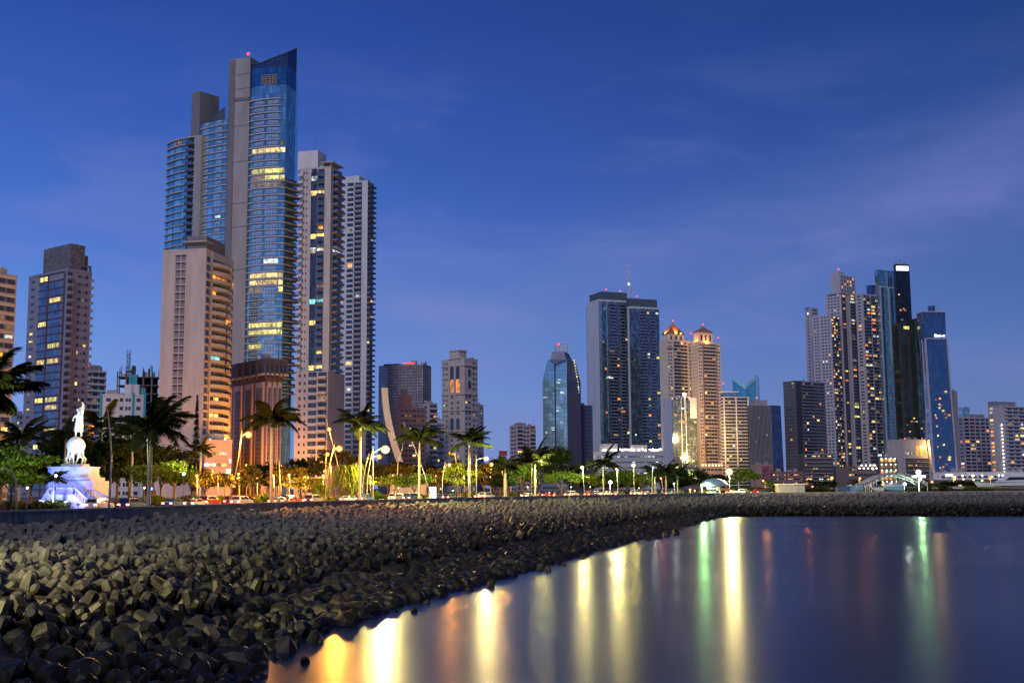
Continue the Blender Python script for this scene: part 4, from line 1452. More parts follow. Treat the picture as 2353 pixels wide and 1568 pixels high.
b.body(); b.rows(b.R, .1, .9, 3, .4, .25)
b.finish()
# ornate tower
b = Bld('ornate_tower', 'ornate cream apartment tower with tall arched windows, a pediment and a square lantern', 1015, 1067, 1097, 820, 50, 826, wall=M_beige, floors=25)
b.body(parapet=1.3)
def arch(b, fc, u, z0, w, h, mat, fr=M_slab):
    """Round headed window with a moulded surround, a window part of the building."""
    def ring(s):
        pts = [(-w / 2 * s, z0 - (s - 1) * .4)]
        for i in range(9):
            t = math.pi - math.pi * i / 8
            pts.append((math.cos(t) * w / 2 * s, z0 + h - w / 2 + math.sin(t) * w / 2 * s))
        pts.append((w / 2 * s, z0 - (s - 1) * .4))
        return pts
    def poly(s, d0, d1, mat, name, par):
        r = ring(s); mb = MB()
        vs = [fc.at(u + x, z, d1) for x, z in r] + [fc.at(u + x, z, d0) for x, z in r]
        n = len(r)
        mb.add(vs, [tuple(range(n))[::-1], tuple(range(n, 2 * n))] + [(i, (i + 1) % n, n + (i + 1) % n, n + i) for i in range(n)])
        return mb.build(name, mat, par)
    f = poly(1.22, -.02, .25, fr, 'window_surround', b.root)
    poly(1.0, .2, .32, mat, 'window', f)
la = b.a
for i, u in enumerate((.46, .72)):
    arch(b, b.L, la * u, b.z(868), la * .15, b.z(838) - b.z(868), M_win)
    arch(b, b.L, la * u, b.z(900), la * .15, b.z(866) - b.z(900) - 1.0, E_org if i < 2 else M_win)
    arch(b, b.L, la * u, b.z(1008 - 25), la * .15, 7.5, M_win)
arch(b, b.R, b.b * .35, b.z(890), b.b * .22, 5.5, M_win)
arch(b, b.R, b.b * .35, b.z(862), b.b * .22, 5.0, M_win)
zl = b.z(905)
b.rows(b.L, .05, .28, 2, .42, .06, gap=.35, frame=M_slab, nm=1)
b.rows(b.L, .38, .54, 1, .5, .06, z1=zl, frame=M_slab, nm=2); b.rows(b.L, .64, .80, 1, .5, .06, z1=zl, frame=M_slab, nm=2)
b.rows(b.R, .06, .22, 1, .45, .06, z1=zl); b.rows(b.R, .28, .48, 1, .45, .05, z1=zl); b.rows(b.R, .62, .8, 1, .45, .10); b.rows(b.R, .88, .98, 1, .4, .06)
for z in (b.z(905), b.z(942), b.z(990), b.H - 4):
    for fc in (b.L, b.R):
        fc.box(b.part('trim', M_slab), -.2, fc.w + .2, z, z + .7, -.05, .55)
b.fins(b.L, (.34, .59, .85), 1.0, .5, mat=M_beige)
# pediment and lantern
mb = b.part('pediment', M_beige)
L0 = b.L
for (u0, u1) in ((.30, .88),):
    p = [L0.at(la * u0, b.H + 1.2, .6), L0.at(la * u1, b.H + 1.2, .6), L0.at(la * (u0 + u1) / 2, b.H + 5.0, .6)]
    q = [L0.at(la * u0, b.H + 1.2, -2), L0.at(la * u1, b.H + 1.2, -2), L0.at(la * (u0 + u1) / 2, b.H + 5.0, -2)]
    mb.add(p + q, [(0, 1, 2), (5, 4, 3), (0, 3, 4, 1), (1, 4, 5, 2), (2, 5, 3, 0)])
b.sub('lantern', M_beige, 2.5, 10.5, la * .35, la * .75, b.H, b.z(803)); b.sub('lantern_cornice', M_slab, 2.1, 10.9, la * .33, la * .77, b.z(803), b.z(800))
b.finish()
b = Bld('apartment_block', 'slim plain slab building half hidden behind the ornate cream tower', 1092, 1097, 1111, 900, 30, 932, wall=M_mauve, cat='building', floors=18)
b.body(); b.rows(b.R, .5, .8, 1, .4, .1)
b.finish()
b = Bld('apartment_block', 'stand alone pink beige apartment block with hipped roof at the gap in the skyline', 1171, 1188, 1231, 900, 32, 978, wall=plain('pink_beige_render', (.46, .36, .34), .8, var=.12), cat='building', floors=16)
b.body(); b.rows(b.L, .15, .9, 2, .45, .04); b.balconies(b.R, .02, .28, 1.2, .12, n=1); b.rows(b.R, .34, .66, 2, .45, .15); b.balconies(b.R, .7, .95, 1.2, .10, n=1)
mb = b.part('roof', M_dconc)
mb.prism([(b.b * .1, 1), (b.b * .6, 1), (b.b * .6, 12), (b.b * .1, 12)], b.H + .01, b.H + 3, top=[(b.b * .25, 4), (b.b * .45, 4), (b.b * .45, 8), (b.b * .25, 8)])
b.finish()
b = Bld('low_building', 'low far building with a red rooftop billboard between palms', 1128, 1132, 1170, 700, 10, 1058, yr=1080, wall=M_rust, cat='building', floors=4)
b.body(); b.rows(b.R, .05, .95, 5, .4, .1)
b.R.box(b.part('billboard', plain('red_board', (.30, .04, .05), .6)), b.b * .4, b.b * .9, b.H + 3.2, b.H + 6.0, -2, -1.6)
b.part('billboard_posts', M_steel).tube([b.R.at(b.b * .65, b.H, -1.8), b.R.at(b.b * .65, b.H + 3.3, -1.8)], .3, 5)
b.finish()
# white swept monument blade
def blade():
    Y = 330
    x0 = XA(905, Y, 8)
    root = empty('sail_monument', (x0, Y, GZ), 0, 'tall white curved blade shaped monument tapering to a flat top behind the palms', 'monument')
    mb = MB()
    prev = None
    for s in range(13):
        t = s / 12
        py = 1060 + (890 - 1060) * t
        tt_ = min(1.15, (1 - t) * 170 / 148)
        lx = 876 + 27 * tt_ ** 1.8
        rx = 890 + 28 * tt_ ** 1.7
        z = ZA(py, x0, Y) - GZ
        a, c = XA(lx, Y, z + GZ) - x0, XA(rx, Y, z + GZ) - x0
        cur = [(a, 0, z), (c, .4, z), (c, 1.6, z), (a, 1.2, z)]
        if prev:
            mb.hexa(prev + cur)
        prev = cur
    mb.build('blade', M_mauve, root)
    mb = MB(); mb.box(-1, 9, -1, 3, 0, 6.8); mb.build('plinth', M_conc, root)
blade()
# ---- obelisk of blue glass
def obelisk():
    Y = 1100.0
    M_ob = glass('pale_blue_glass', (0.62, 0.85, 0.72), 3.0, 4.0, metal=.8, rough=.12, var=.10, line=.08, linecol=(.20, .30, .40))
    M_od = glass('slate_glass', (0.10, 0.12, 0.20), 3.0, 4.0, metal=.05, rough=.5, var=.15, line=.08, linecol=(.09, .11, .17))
    X = XA(1303, Y, 60)
    root = empty('obelisk_tower', (X, Y, GZ), 0, 'faceted blue glass obelisk tower with a dark prow, central groove and lattice crown', 'tower')
    def q(px, dY, py=950):
        z = ZA(py, X, Y)
        return (XA(px, Y + dY, z) - X, dY)
    z = lambda py: ZA(py, X, Y) - GZ
    base = [q(1247, 3), q(1303, 0), q(1335, 34), q(1282, 38)]
    b0 = [q(1247, 3), q(1303, 0), q(1335, 34), q(1282, 38)]
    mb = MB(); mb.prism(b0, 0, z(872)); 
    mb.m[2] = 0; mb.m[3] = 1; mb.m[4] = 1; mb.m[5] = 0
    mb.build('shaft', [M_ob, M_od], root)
    mb = MB()
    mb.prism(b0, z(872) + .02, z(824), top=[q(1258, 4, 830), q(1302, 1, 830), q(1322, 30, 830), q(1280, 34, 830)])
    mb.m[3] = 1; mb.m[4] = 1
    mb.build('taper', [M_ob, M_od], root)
    mb = MB()
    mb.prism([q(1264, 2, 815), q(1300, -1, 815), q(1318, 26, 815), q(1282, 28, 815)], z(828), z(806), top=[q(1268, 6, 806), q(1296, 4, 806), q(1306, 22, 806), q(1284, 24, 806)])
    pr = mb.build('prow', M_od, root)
    mb = MB()                                          # V shaped underside of the prow
    a, c, d = q(1264, 1.5, 822), q(1300, -1.2, 822), q(1275, .5, 836)
    mb.add([(*a, z(826)), (*c, z(826)), (*d, z(836)), (a[0], a[1] + 3, z(826)), (c[0], c[1] + 3, z(826)), (d[0], d[1] + 3, z(836))], [(0, 2, 1), (3, 4, 5), (0, 3, 5, 2), (1, 2, 5, 4), (0, 1, 4, 3)])
    mb.build('prow_point', M_od, root)
    mb = MB(); g0, g1 = q(1274, 1.2), q(1277, 1.0)
    mb.prism([g0, g1, (g1[0], g1[1] + 2), (g0[0], g0[1] + 2)], z(1030), z(832))
    mb.build('groove', M_dark, root)
    mb = MB()
    cr = [q(1275, 6, 800), q(1303, 8, 800), q(1303, 20, 800), q(1275, 18, 800)]
    for i in range(4):
        p, n_ = Vector(cr[i]), Vector(cr[(i + 1) % 4])
        for k in range(6):
            t = p.lerp(n_, k / 5)
            mb.tube([(*t, z(808)), (*t, z(788))], .3, 4)
            if k < 5:
                t2 = p.lerp(n_, (k + 1) / 5)
                for s in range(3):
                    za, zb = z(806) + s * 2.6, z(806) + (s + 1) * 2.6
                    mb.tube([(*t, za), (*t2, zb)], .18, 4)
        for s in range(4):
            zz_ = z(806) + s * 2.6
            mb.tube([(*p, zz_), (*n_, zz_)], .25, 4)
    mb.build('lattice_crown', M_frame, root)
    mb = MB(); r = random.Random(3)
    for i in range(14):                                 # a few lit strips on the facets
        py = r.uniform(870, 1010)
        t = r.uniform(0, .75)
        p = Vector(q(1247, 2.8)).lerp(Vector(q(1303, -.2)), t); e = Vector(q(1247, 2.8)).lerp(Vector(q(1303, -.2)), t + r.uniform(.08, .2))
        w = MB().prism([(p.x, p.y - .1), (e.x, e.y - .1), (e.x, e.y + .3), (p.x, p.y + .3)], z(py), z(py) + .55).build('lit_strip', E_whi, root)
    for i in range(26):
        t = i / 26
        p = Vector(q(1318 + 16 * t * (1 - .3 * t), 28 + 5 * t, 820 + 90 * t))
        w = MB().box(p.x - .5, p.x + .7, -1.2 + p.y - 3.5, p.y - 3.3, z(822 + 80 * t) - .5, z(822 + 80 * t) + .9).build('edge_lamp', E_whi if i % 3 else E_yel, root) if i % 2 == 0 else None
    MB().ball((*q(1283, 5, 790), z(789)), .9, n=8, k=6).build('warning_light', E_red, root)
obelisk()
b = Bld('office_block', 'plain dark blue slab block between the glass obelisk and the twin glass towers', 1328, 1335, 1362, 1150, 20, 930, wall=plain('navy_cladding', (.07, .08, .13), .5, var=.1), cat='building', floors=22)
b.body(parapet=0); b.rows(b.R, .1, .9, 3, .4, .04)
b.finish()
b = Bld('office_block', 'low broad grey block below the glass obelisk with few lit windows', 1238, 1243, 1300, 1000, 12, 1040, yr=1080, wall=M_mauve, cat='building', floors=7)
b.body(); b.rows(b.R, .05, .95, 7, .4, .08)
b.finish()

# ---- the dark twin towers with the mast
M_twin = glass('twin_glass', (0.17, 0.24, 0.28), 1.8, 3.2, metal=.6, rough=.12, var=.5, line=.10, linecol=(.05, .055, .06))
M_twb = glass('twin_bright_glass', (0.40, 0.62, 0.72), 1.8, 1.6, metal=.6, rough=.15, var=.35, line=.12, linecol=(.08, .12, .15))
M_roofd = plain('dark_roof_cladding', (.07, .10, .115), .6, var=.08)
for nm, pl, pc, pr, top, rt, left, lab in (('glass_tower', 1351, 1378, 1448, 690, 668, True, 'dark glass apartment tower with a blank white end wall below the lattice mast'),
                                     ('glass_tower', 1444, 1449, 1518, 706, 684, False, 'lower dark glass apartment tower with stacked balconies, right of the white end wall')):
    b = Bld(nm, lab, pl, pc, pr, 1380, 22, top, wall=M_white, floors=56, group='pair of dark glass towers', lit=LITO, cap=100)
    b.body(parapet=1.6, mat=M_white)
    b.sheet(b.R, .0, 1.0, 0, b.H - 1, M_twin, .25)
    if left:
        for k in range(8, 48):
            b.window(b.L, b.a * .55, b.H * k / 56 - 8, .9, 1.3, M_dark if k != 17 else E_yel, 0, .08)
        b.sheet(b.R, .0, .09, b.H * .25, b.H - 1.5, M_twb, .5, name='bright_strip'); b.sheet(b.R, .24, .28, b.H * .3, b.H - 1.5, M_twb, .5, name='bright_strip')
        b.sheet(b.L, -.08, .0, b.H * .3, b.H - 2, M_twb, .0, name='edge_strip')
    b.balconies(b.R, .34, .56, 2.2, .18, n=1, sm=M_white, pm=M_mauve, para=.6)
    b.balconies(b.R, .68, .84, 2.2, .18, n=1, sm=M_white, pm=M_mauve, para=.6)
    b.rows(b.R, .10, .24, 2, .55, .05, dep=.3, mat=M_twin); b.rows(b.R, .57, .67, 1, .6, .10, dep=.3, mat=M_twin); b.rows(b.R, .86, .99, 1, .6, .16, dep=.3, mat=M_twin)
    b.sub('roof_block', M_roofd, b.b * .12 if left else 1, b.b * .97, 2, b.a * .98 + 3, b.H + .1, b.z(rt) )
    beacon(b, (b.b * .3, 3, b.z(rt)), 2.5, .8)
    if left:
        beacon(b, (b.b * .75, 3, b.z(rt)), 1.5, .8)
        for (k, u, w, mm) in ((33, .33, 18, E_whi), (41, .42, 14, E_dim), (16, .5, 12, E_yel), (23, .75, 12, E_org), (24, .72, 4, emit('lit_room_blue', (.2, .5, 1), 1.2))):
            b.window(b.R, b.b * u, b.H * k / 56, w * .45, 2.2, mm, 0, .45)
    b.finish()
def lattice_mast(name, label, px, py0, py1, Y, w0, w1, step):
    X = XA(px, Y, 250)
    z0, z1 = ZA(py0, X, Y), ZA(py1, X, Y)
    root = empty(name, (X, Y, z0), 0, label, 'mast')
    mb = MB(); n = int((z1 - z0) / step)
    for k in range(n):
        t0, t1 = k / n, (k + 1) / n
        a, c = w0 + (w1 - w0) * t0, w0 + (w1 - w0) * t1
        za, zb = (z1 - z0) * t0, (z1 - z0) * t1
        cs = [(-1, -1), (1, -1), (1, 1), (-1, 1)]
        for i in range(4):
            p, q = cs[i], cs[(i + 1) % 4]
            mb.tube([(p[0] * a, p[1] * a, za), (p[0] * c, p[1] * c, zb)], .22, 4)
            mb.tube([(p[0] * a, p[1] * a, za), (q[0] * c, q[1] * c, zb)], .14, 4)
            mb.tube([(p[0] * a, p[1] * a, za), (q[0] * a, q[1] * a, za)], .14, 4)
    mb.build('lattice', M_frame, root)
    MB().ball((0, 0, (z1 - z0) * .45), 1.0, n=8, k=6).build('lamp', E_lampw, root)
    for t in (.7, .9):
        MB().box(-1.8, 1.8, -.6, .6, (z1 - z0) * t, (z1 - z0) * t + 2).build('aerial', M_frame, root)
lattice_mast('lattice_mast', 'pale lattice radio mast rising above the pair of dark glass towers', 1444, 690, 606, 1400, 2.0, 1.4, 4)
# parking podium
M_pod = plain('podium_panels', (.42, .45, .47), .7, var=.06)
b = Bld('parking_podium', 'wide pale grey parking podium with lit slots and a row of lamps along its roof', 1334, 1338, 1546, 1290, 8, 1037, yr=1060, wall=M_pod, cat='building', floors=6)
b.body(parapet=0)
fh = b.H / 7
for k in range(1, 6):
    z = b.H - k * fh * 1.03
    b.R.box(b.part('slot', M_dconc), b.b * .03, b.b * .97, z - .2, z + 1.2, -.05, .02)
    for i in range(22):
        if b.rng.random() < .62:
            b.window(b.R, b.b * (.05 + .9 * i / 21), z + .5, b.b * .03, .95, b.rng.choice([E_whi, E_whi, E_dim]), 0, .08)
E_pk = emit('podium_lamp', (1.0, .97, .88), 5.0)
b.lights('roof_lamp', E_pk, [(b.b * f, 1.0 + b.rng.uniform(0, 3), b.H + 1.4 + b.rng.uniform(0, 1.2)) for f in (.02, .06, .09, .11, .24, .25, .30, .32, .335, .35, .37, .42, .44, .455, .47, .49, .51, .53, .545, .56, .575, .63, .67, .70, .75, .77, .785, .80, .82, .84, .855, .87, .93, .97)], 1.1)
b.sub('pool_house', M_beige, b.b * .20, b.b * .40, 6, 12, b.H, b.z(1018)); b.sub('club_house', M_beige, b.b * .55, b.b * .73, 6, 12, b.H, b.z(1021))
b.finish()
# ---- cream towers with pyramid roofs
M_pyr = plain('pyramid_cream', (.66, .54, .40), .8, var=.08, scale=.1)
M_tile = plain('roof_tile', (.24, .11, .07), .8, var=.2, scale=.5)
for pl, pc, pr, top, tier, apex, lit_, lab in ((1518, 1535, 1596, 782, 765, 738, True, 'cream apartment tower under a small glowing orange pyramid roof, beside the dark glass pair'),
                                         (1590, 1606, 1659, 787, 761, 747, False, 'cream apartment tower with a dark pyramid roof over a floodlit orange upper storey')):
    b = Bld('pyramid_tower', lab, pl, pc, pr, 1300, 30, top, wall=M_pyr, floors=42, group='cream towers with pyramid roofs', lit=LITO)
    b.body(parapet=1.2)
    b.rows(b.R, .03, .20, 2, .36, .08, gap=.35); b.balconies(b.R, .26, .76, 1.3, .10, n=4, sm=M_pyr, pm=M_pyr, para=.7)
    b.rows(b.R, .82, .97, 2, .36, .10, gap=.35)
    if not lit_: b.bands(b.L, 0, 1, .3, .15, mat=M_rust)
    b.fins(b.R, (.23, .79), 1.0, .6, mat=M_pyr)
    for z in (b.H - 8, b.H * .42): b.R.box(b.part('cornice', M_pyr), -.3, b.b + .3, z, z + 1.0, -.05, 1.0)
    x0, x1, y0, y1 = (b.b * .08, b.b * .70, 1.5, b.a * .85) if lit_ else (b.b * .10, b.b * .72, 1.5, b.a * .85)
    zt = b.z(tier)
    b.sub('upper_storey', M_pyr, x0, x1, y0, y1, b.H + .01, zt)
    for f in (.2, .5, .8):
        b.window(Face((x0, y0), (1, 0), (0, -1), x1 - x0), (x1 - x0) * f, (b.H + zt) / 2, 2.6, (zt - b.H) * .5, M_win, 0, .1)
    mb = b.part('roof', M_tile)
    cx, cy = (x0 + x1) / 2, (y0 + y1) / 2
    mb.add([(x0 - .8, y0 - .8, zt + .01), (x1 + .8, y0 - .8, zt + .01), (x1 + .8, y1 + .8, zt + .01), (x0 - .8, y1 + .8, zt + .01), (cx, cy, b.z(apex))], [(3, 2, 1, 0), (0, 1, 4), (1, 2, 4), (2, 3, 4), (3, 0, 4)])
    beacon(b, (cx, cy, b.z(apex) - 1), 3, .8); beacon(b, (b.b * .95, 1, b.H + 1), 9 if lit_ else 6, .8)
    b.rows(b.R, .0, 1.0, 6, .5, .3, z0=0, z1=9, nf=3)
    if not lit_:
        b.lights('street_globe', emit('orange_globe', (1, .62, .25), 5), [(b.b * (.05 + .14 * i), -2.0, b.z(1068)) for i in range(9)], .9)
        b.R.box(b.part('low_wing', M_salm), -3, b.b + 8, 0, b.z(1070), .3, 3)
        b.rows(Face((0, -3.1), (1, 0), (0, -1), b.b), .0, 1.0, 6, .4, .1, z0=0, z1=b.z(1072), nf=4, dep=.1)
    # floodlights: lamps assumed on the roof terraces
    def flood(p, energy, col, r=.6):
        l = bpy.data.lights.new('floodlight', 'POINT'); l.energy = energy; l.color = col; l.shadow_soft_size = r
        o = bpy.data.objects.new('floodlight', l); COL.objects.link(o); o.parent = b.root; o.location = p
        return o
    if lit_:
        
        for fx, fy, rx, rz in ((cx, y0 - 2.2, 120, 0), (x0 - 2.2, cy, 120, -90)):
            o = flood((fx, fy, zt + .6), 9000, (1, .36, .06)); o.data = bpy.data.lights.new('floodlight', 'SPOT')
            o.data.energy = 26000; o.data.color = (1, .36, .06); o.data.spot_size = math.radians(75); o.rotation_euler = (math.radians(rx), 0, math.radians(rz))
        b.lights('floodlight', emit('flood_orange', (1, .6, .12), 6), [(x1 * .8, y0 - .6, zt + .8)], .9)
    else:
        flood((cx, y0 - 3.5, b.H + 2.5), 3600, (1, .36, .07)); flood((x0 - 3.5, cy, b.H + 2.5), 2600, (1, .36, .07))
    b.finish()
    b.root['_keep'] = 1
def plaza_light(px, py, Y, energy, col, r=1.5):
    """Street level glow of the blocks round the pyramid towers, hung from an assumed lamp mast."""
    p = P(px, py, Y)
    root = empty('assumed_lamp_mast', (p.x, p.y, GZ), 0, None, 'street lamp')
    MB().tube([(0, 0, 0), (0, 0, p.z - GZ)], .25, 6).build('pole', M_steel, root)
    MB().ball((0, 0, p.z - GZ + .9), .8, n=8, k=6).build('lamp', emit('mast_lamp_orange', (1, .6, .2), 8), root)
    l = bpy.data.lights.new('lamp', 'SPOT'); l.energy = energy; l.color = col; l.shadow_soft_size = r; l.spot_size = math.radians(165); l.spot_blend = .6
    o = bpy.data.objects.new('lamp', l); COL.objects.link(o); o.parent = root; o.location = (0, .8, p.z - GZ - .6); o.rotation_euler = (math.radians(100), 0, 0)
    return root
for i, (px, py, Y, e) in enumerate(((1668, 1055, 1255, 180000), (1622, 1000, 1215, 330000), (1575, 1050, 1240, 60000))):  # assumed masts, added to light the pyramid towers orange
    r = plaza_light(px, py, Y, e, (1, .55, .2))
    tag(r, ('assumed tall orange lamp mast before the right pyramid roofed tower', 'assumed orange lamp mast at the foot of the pyramid roofed towers, nearest their middle', 'assumed orange lamp mast between the parking podium and the pyramid towers')[i])
b = Bld('hotel_tower', 'shorter dark glass tower with a white side slab and one bright lamp on its roof', 1524, 1545, 1602, 1240, 22, 912, wall=M_white, floors=28, lit=LITO)
b.body(parapet=0)
b.sub('glass_shaft', M_roofd, .5, b.b * .72, -.6, 4, 0, b.H - 3)
b.sheet(b.R, .0, .72, 0, b.H - 4, M_twin, .8); b.sheet(b.R, .72, 1.0, 0, b.z(960), M_twin, .5)
b.rows(b.R, .05, .68, 4, .5, .12, dep=.9, mat=M_twin); b.rows(b.R, .74, .98, 2, .5, .2, z1=b.z(965), dep=.6, mat=M_twin)
b.fins(b.R, (.36, .54), .5, 1.1, mat=M_frame)
b.sub('cut_corner', M_white, b.b * .55, b.b * .78, .2, 5, b.H, b.H + 1.5)
o = MB().ball((b.b * .50, -.8, b.H + 3.2), 2.0, n=10, k=8).build('roof_lamp', emit('roof_lamp_glow', (1, .85, .45), 6), b.root)
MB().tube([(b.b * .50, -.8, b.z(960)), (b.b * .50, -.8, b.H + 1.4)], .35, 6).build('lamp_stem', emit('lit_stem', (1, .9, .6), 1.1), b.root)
b.finish()
b = Bld('office_block', 'short street block with a tall lit yellow green entrance window below the pyramid towers', 1568, 1572, 1605, 1150, 14, 1075, yr=1090, wall=M_dconc, cat='building', floors=4)
b.body(); b.window(b.R, b.b * .55, b.z(1090), b.b * .6, b.H * .5, emit('lit_entrance', lin(235, 240, 130), 1.3, vary=.4), 0, .1); b.rows(b.R, .1, .9, 3, .3, .6, z0=b.H * .72, nf=1)
b.finish()

# ---- banded block, blue crown, dark ribbed pair
b = Bld('apartment_tower', 'mid height white banded apartment tower with dark glass and a lit roof terrace', 1658, 1664, 1722, 1250, 12, 912, wall=M_roofd, floors=27, lit=[E_yel, E_warm, E_whi])
b.body(parapet=0)
b.bands(b.R, 0, 1, .75, .9, mat=M_white); b.bands(b.L, 0, 1, .75, .9, mat=M_white)
b.rows(b.R, .04, .96, 7, .5, .08); b.fins(b.R, (.02, .5, .98), 1.0, 1.0, mat=M_white)
b.sub('roof_house', M_twb, 1, b.b * .6, 2, 10, b.H, b.z(900)); b.sub('roof_slab', M_white, -.5, b.b * .65, 1, 11, b.z(900), b.z(898))
beacon(b, (2, 3, b.z(898)), 8, .8)
b.finish()
def notch_tower():
    Y = 1500.0
    M_n = glass('cyan_blue_glass', (0.12, 0.50, 0.80), 4.0, 4.0, metal=.3, rough=.12, var=.14, line=.1, linecol=(.08, .25, .38))
    M_e = plain('cyan_edge', (.35, .75, .85), .4, .4, var=.05)
    X = XA(1712, Y, 80)
    root = empty('notched_tower', (X, Y, GZ), 0, 'bright blue glass tower whose top is cut into a deep V with two peaks', 'tower')
    z = lambda py: ZA(py, X, Y) - GZ
    q = lambda px, dY: (XA(px, Y + dY, 100) - X, dY)
    a, c, m_ = q(1687, 0), q(1741, 0), q(1713, 0)
    mb = MB()
    mb.prism([q(1684, 0), q(1713, -4), q(1713, 24), q(1688, 24)], 0, [z(864), z(886), z(886), z(866)])
    mb.build('left_wing', M_n, root)
    mb = MB()
    mb.prism([q(1713.2, -4), q(1741, 0), q(1746, 26), q(1714, 24)], 0, [z(886), z(861), z(863), z(886)])
    mb.build('right_wing', M_n, root)
    mb = MB()
    for (p, qq, za, zb) in ((q(1684, -.6), q(1713, -4.6), z(864), z(886)), (q(1713, -4.6), q(1741, -.6), z(886), z(861))):
        mb.hexa([(*p, za - 5), (*qq, zb - 5), (qq[0], qq[1] + .5, zb - 5), (p[0], p[1] + .5, za - 5), (*p, za + .6), (*qq, zb + .6), (qq[0], qq[1] + .5, zb + .6), (p[0], p[1] + .5, za + .6)])
    mb.build('crown_edge', M_e, root)
    mb = MB()
    p, qq = q(1738, -1), q(1741, -.5)
    mb.prism([p, qq, (qq[0], qq[1] + .9), (p[0], p[1] + .9)], 0, z(866)); mb.build('corner_fin', M_e, root)
notch_tower()
M_rib = plain('ribbed_dark', (.06, .055, .06), .55, var=.15)
b = Bld('office_tower', 'dark ribbed office tower with a deep blue glass flank beside the notched blue tower', 1719, 1722, 1773, 1200, 10, 931, wall=M_rib, floors=24)
b.body(parapet=0)
b.fins(b.R, [i / 17 for i in range(18)], .45, .7, mat=plain('pale_rib', (.30, .27, .27), .6)); b.rows(b.R, .0, 1, 12, .3, .03)
b.sub('roof_house', M_grey, b.b * .3, b.b * .9, 3, 12, b.H, b.z(918)); beacon(b, (b.b * .45, 4, b.z(918)), 2, .8)
M_nvy = glass('navy_glass', (.09, .13, .22), 3, 3.6, metal=.75, rough=.15, var=.2, line=.08, linecol=(.03, .04, .1))
b.part('glass_flank', M_nvy).prism([(b.b + .02, 0), (b.b + 14, 4), (b.b + 14, 20), (b.b + .02, 20)], 0, b.z(930), top=[(b.b + .02, 0), (b.b + 12.5, 4), (b.b + 12.5, 20), (b.b + .02, 20)])
b.finish()
b = Bld('low_building', 'salmon building with a slanted red and white hoarding below the ribbed tower', 1725, 1738, 1776, 1100, 24, 1067, yr=1085, wall=plain('salmon_wall', (.42, .25, .2), .8), cat='building', floors=3)
b.body(parapet=.4)
hb = b.part('hoarding', plain('hoarding_panel', (.30, .10, .12), .6, var=.9, scale=.35, stretch=(.5, .5, 1.6)))
b.R.box(hb, b.b * .32, b.b * .95, b.H * .35, b.H * .95, .02, .3)
b.finish()
M_und = plain('umber_cladding', (.10, .085, .09), .7, var=.12)
b = Bld('apartment_tower', 'dark banded apartment tower with a black recess, left of the pale stepped tower cluster', 1803, 1832, 1898, 1210, 36, 876, wall=M_und, floors=32, lit=LITO)
b.body(parapet=1)
b.rows(b.L, .1, .9, 3, .5, .07, gap=.3, frame=M_grey, nm=1); b.bands(b.L, 0, .95, .35, .4, mat=M_grey)
b.sheet(b.R, 0, .16, 0, b.H, M_dark, .6, name='recess')
b.bands(b.R, .2, .64, .55, 1.2, mat=M_grey); b.bands(b.R, .66, 1, .55, .5, mat=M_grey)
b.rows(b.R, .22, .62, 4, .55, .12, dep=.2); b.rows(b.R, .68, .98, 3, .55, .10, dep=.2)
b.finish()
b = Bld('podium_building', 'dark banded podium with an orange lit top floor below the dark banded tower', 1832, 1845, 1914, 1150, 20, 1043, yr=1075, wall=M_und, cat='building', floors=9, lit=LITO)
b.body(); b.bands(b.R, .05, .95, .6, .7, mat=M_beige); b.rows(b.R, .05, .95, 12, .4, .7, z0=b.H * .9, nf=1); b.rows(b.R, .05, .95, 10, .35, .2, z1=b.H * .85)
for u in (.15, .22, .55, .6): 
    for k in (1, 2, 3): b.window(b.R, b.b * u, b.H * .07 * k + 2, 2.2, 1.2, E_whi, 0, .8)
b.finish()

# ---- the tall pale stepped cluster
M_pale = plain('pale_mauve_render', (.42, .39, .42), .8, var=.10, scale=.1)
b = Bld('apartment_tower', 'slim pale tower slab at the left end of the tall stepped cluster', 1856, 1870, 1887, 1420, 36, 708, wall=M_pale, floors=56, group='tall pale stepped towers', lit=LITO)
b.body(); b.rows(b.L, .3, .7, 1, .4, .04); b.rows(b.R, .1, .9, 1, .4, .06); b.sub('cap', M_dconc, -.2, b.b + .3, b.a * .3, b.a, b.H, b.H + 1.5)
b.window(b.L, b.a * .5, b.H - 6, 2, 2.4, E_whi, 0, .1)
b.finish()
def stepped(lab, pl, pc, pr, Y, th, top, floors, balc, extra=None, litp=.12, dark=.0):
    b = Bld('apartment_tower', lab, pl, pc, pr, Y, th, top, wall=M_pale, floors=floors, group='tall pale stepped towers', lit=LITO)
    b.body(parapet=1.2)
    for f0, f1 in balc:
        b.balconies(b.R, f0, f1, 1.6, litp, n=max(1, round((f1 - f0) * 4)), sm=M_pale, pm=M_mauve, para=.7)
    return b
b = stepped('pale tower with a flat light face, second from the left in the tall stepped cluster', 1872, 1916, 1936, 1380, 48, 724, 54, ((.05, .5), (.55, .98)), litp=.38)
b.rows(b.L, .08, .35, 2, .4, .06, gap=.4); b.rows(b.L, .45, .95, 3, .4, .10, gap=.4)
b.sheet(b.L, .35, .37, 0, b.H, M_grey, .2, name='groove')
b.finish()
b = stepped('tallest pale tower of the stepped cluster with terraced top storeys', 1904, 1941, 1980, 1400, 42, 672, 62, ((.50, .80), (.84, 1.0)), litp=.36)
b.sub('upper_block', M_pale, 3, b.b, 3, b.a * .72, b.H + .01, b.z(628)); b.sub('top_block', M_pale, 4, b.b * .45, 5, b.a * .6, b.z(628), b.z(621))
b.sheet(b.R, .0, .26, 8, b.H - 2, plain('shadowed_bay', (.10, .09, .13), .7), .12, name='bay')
b.rows(b.R, .03, .24, 1, .5, .30, z1=b.H - 2, dep=.2)
b.fins(b.R, (.28, .46), 1.4, .6, mat=M_pale)
uf = Face((3, 3), (1, 0), (0, -1), b.b - 3)
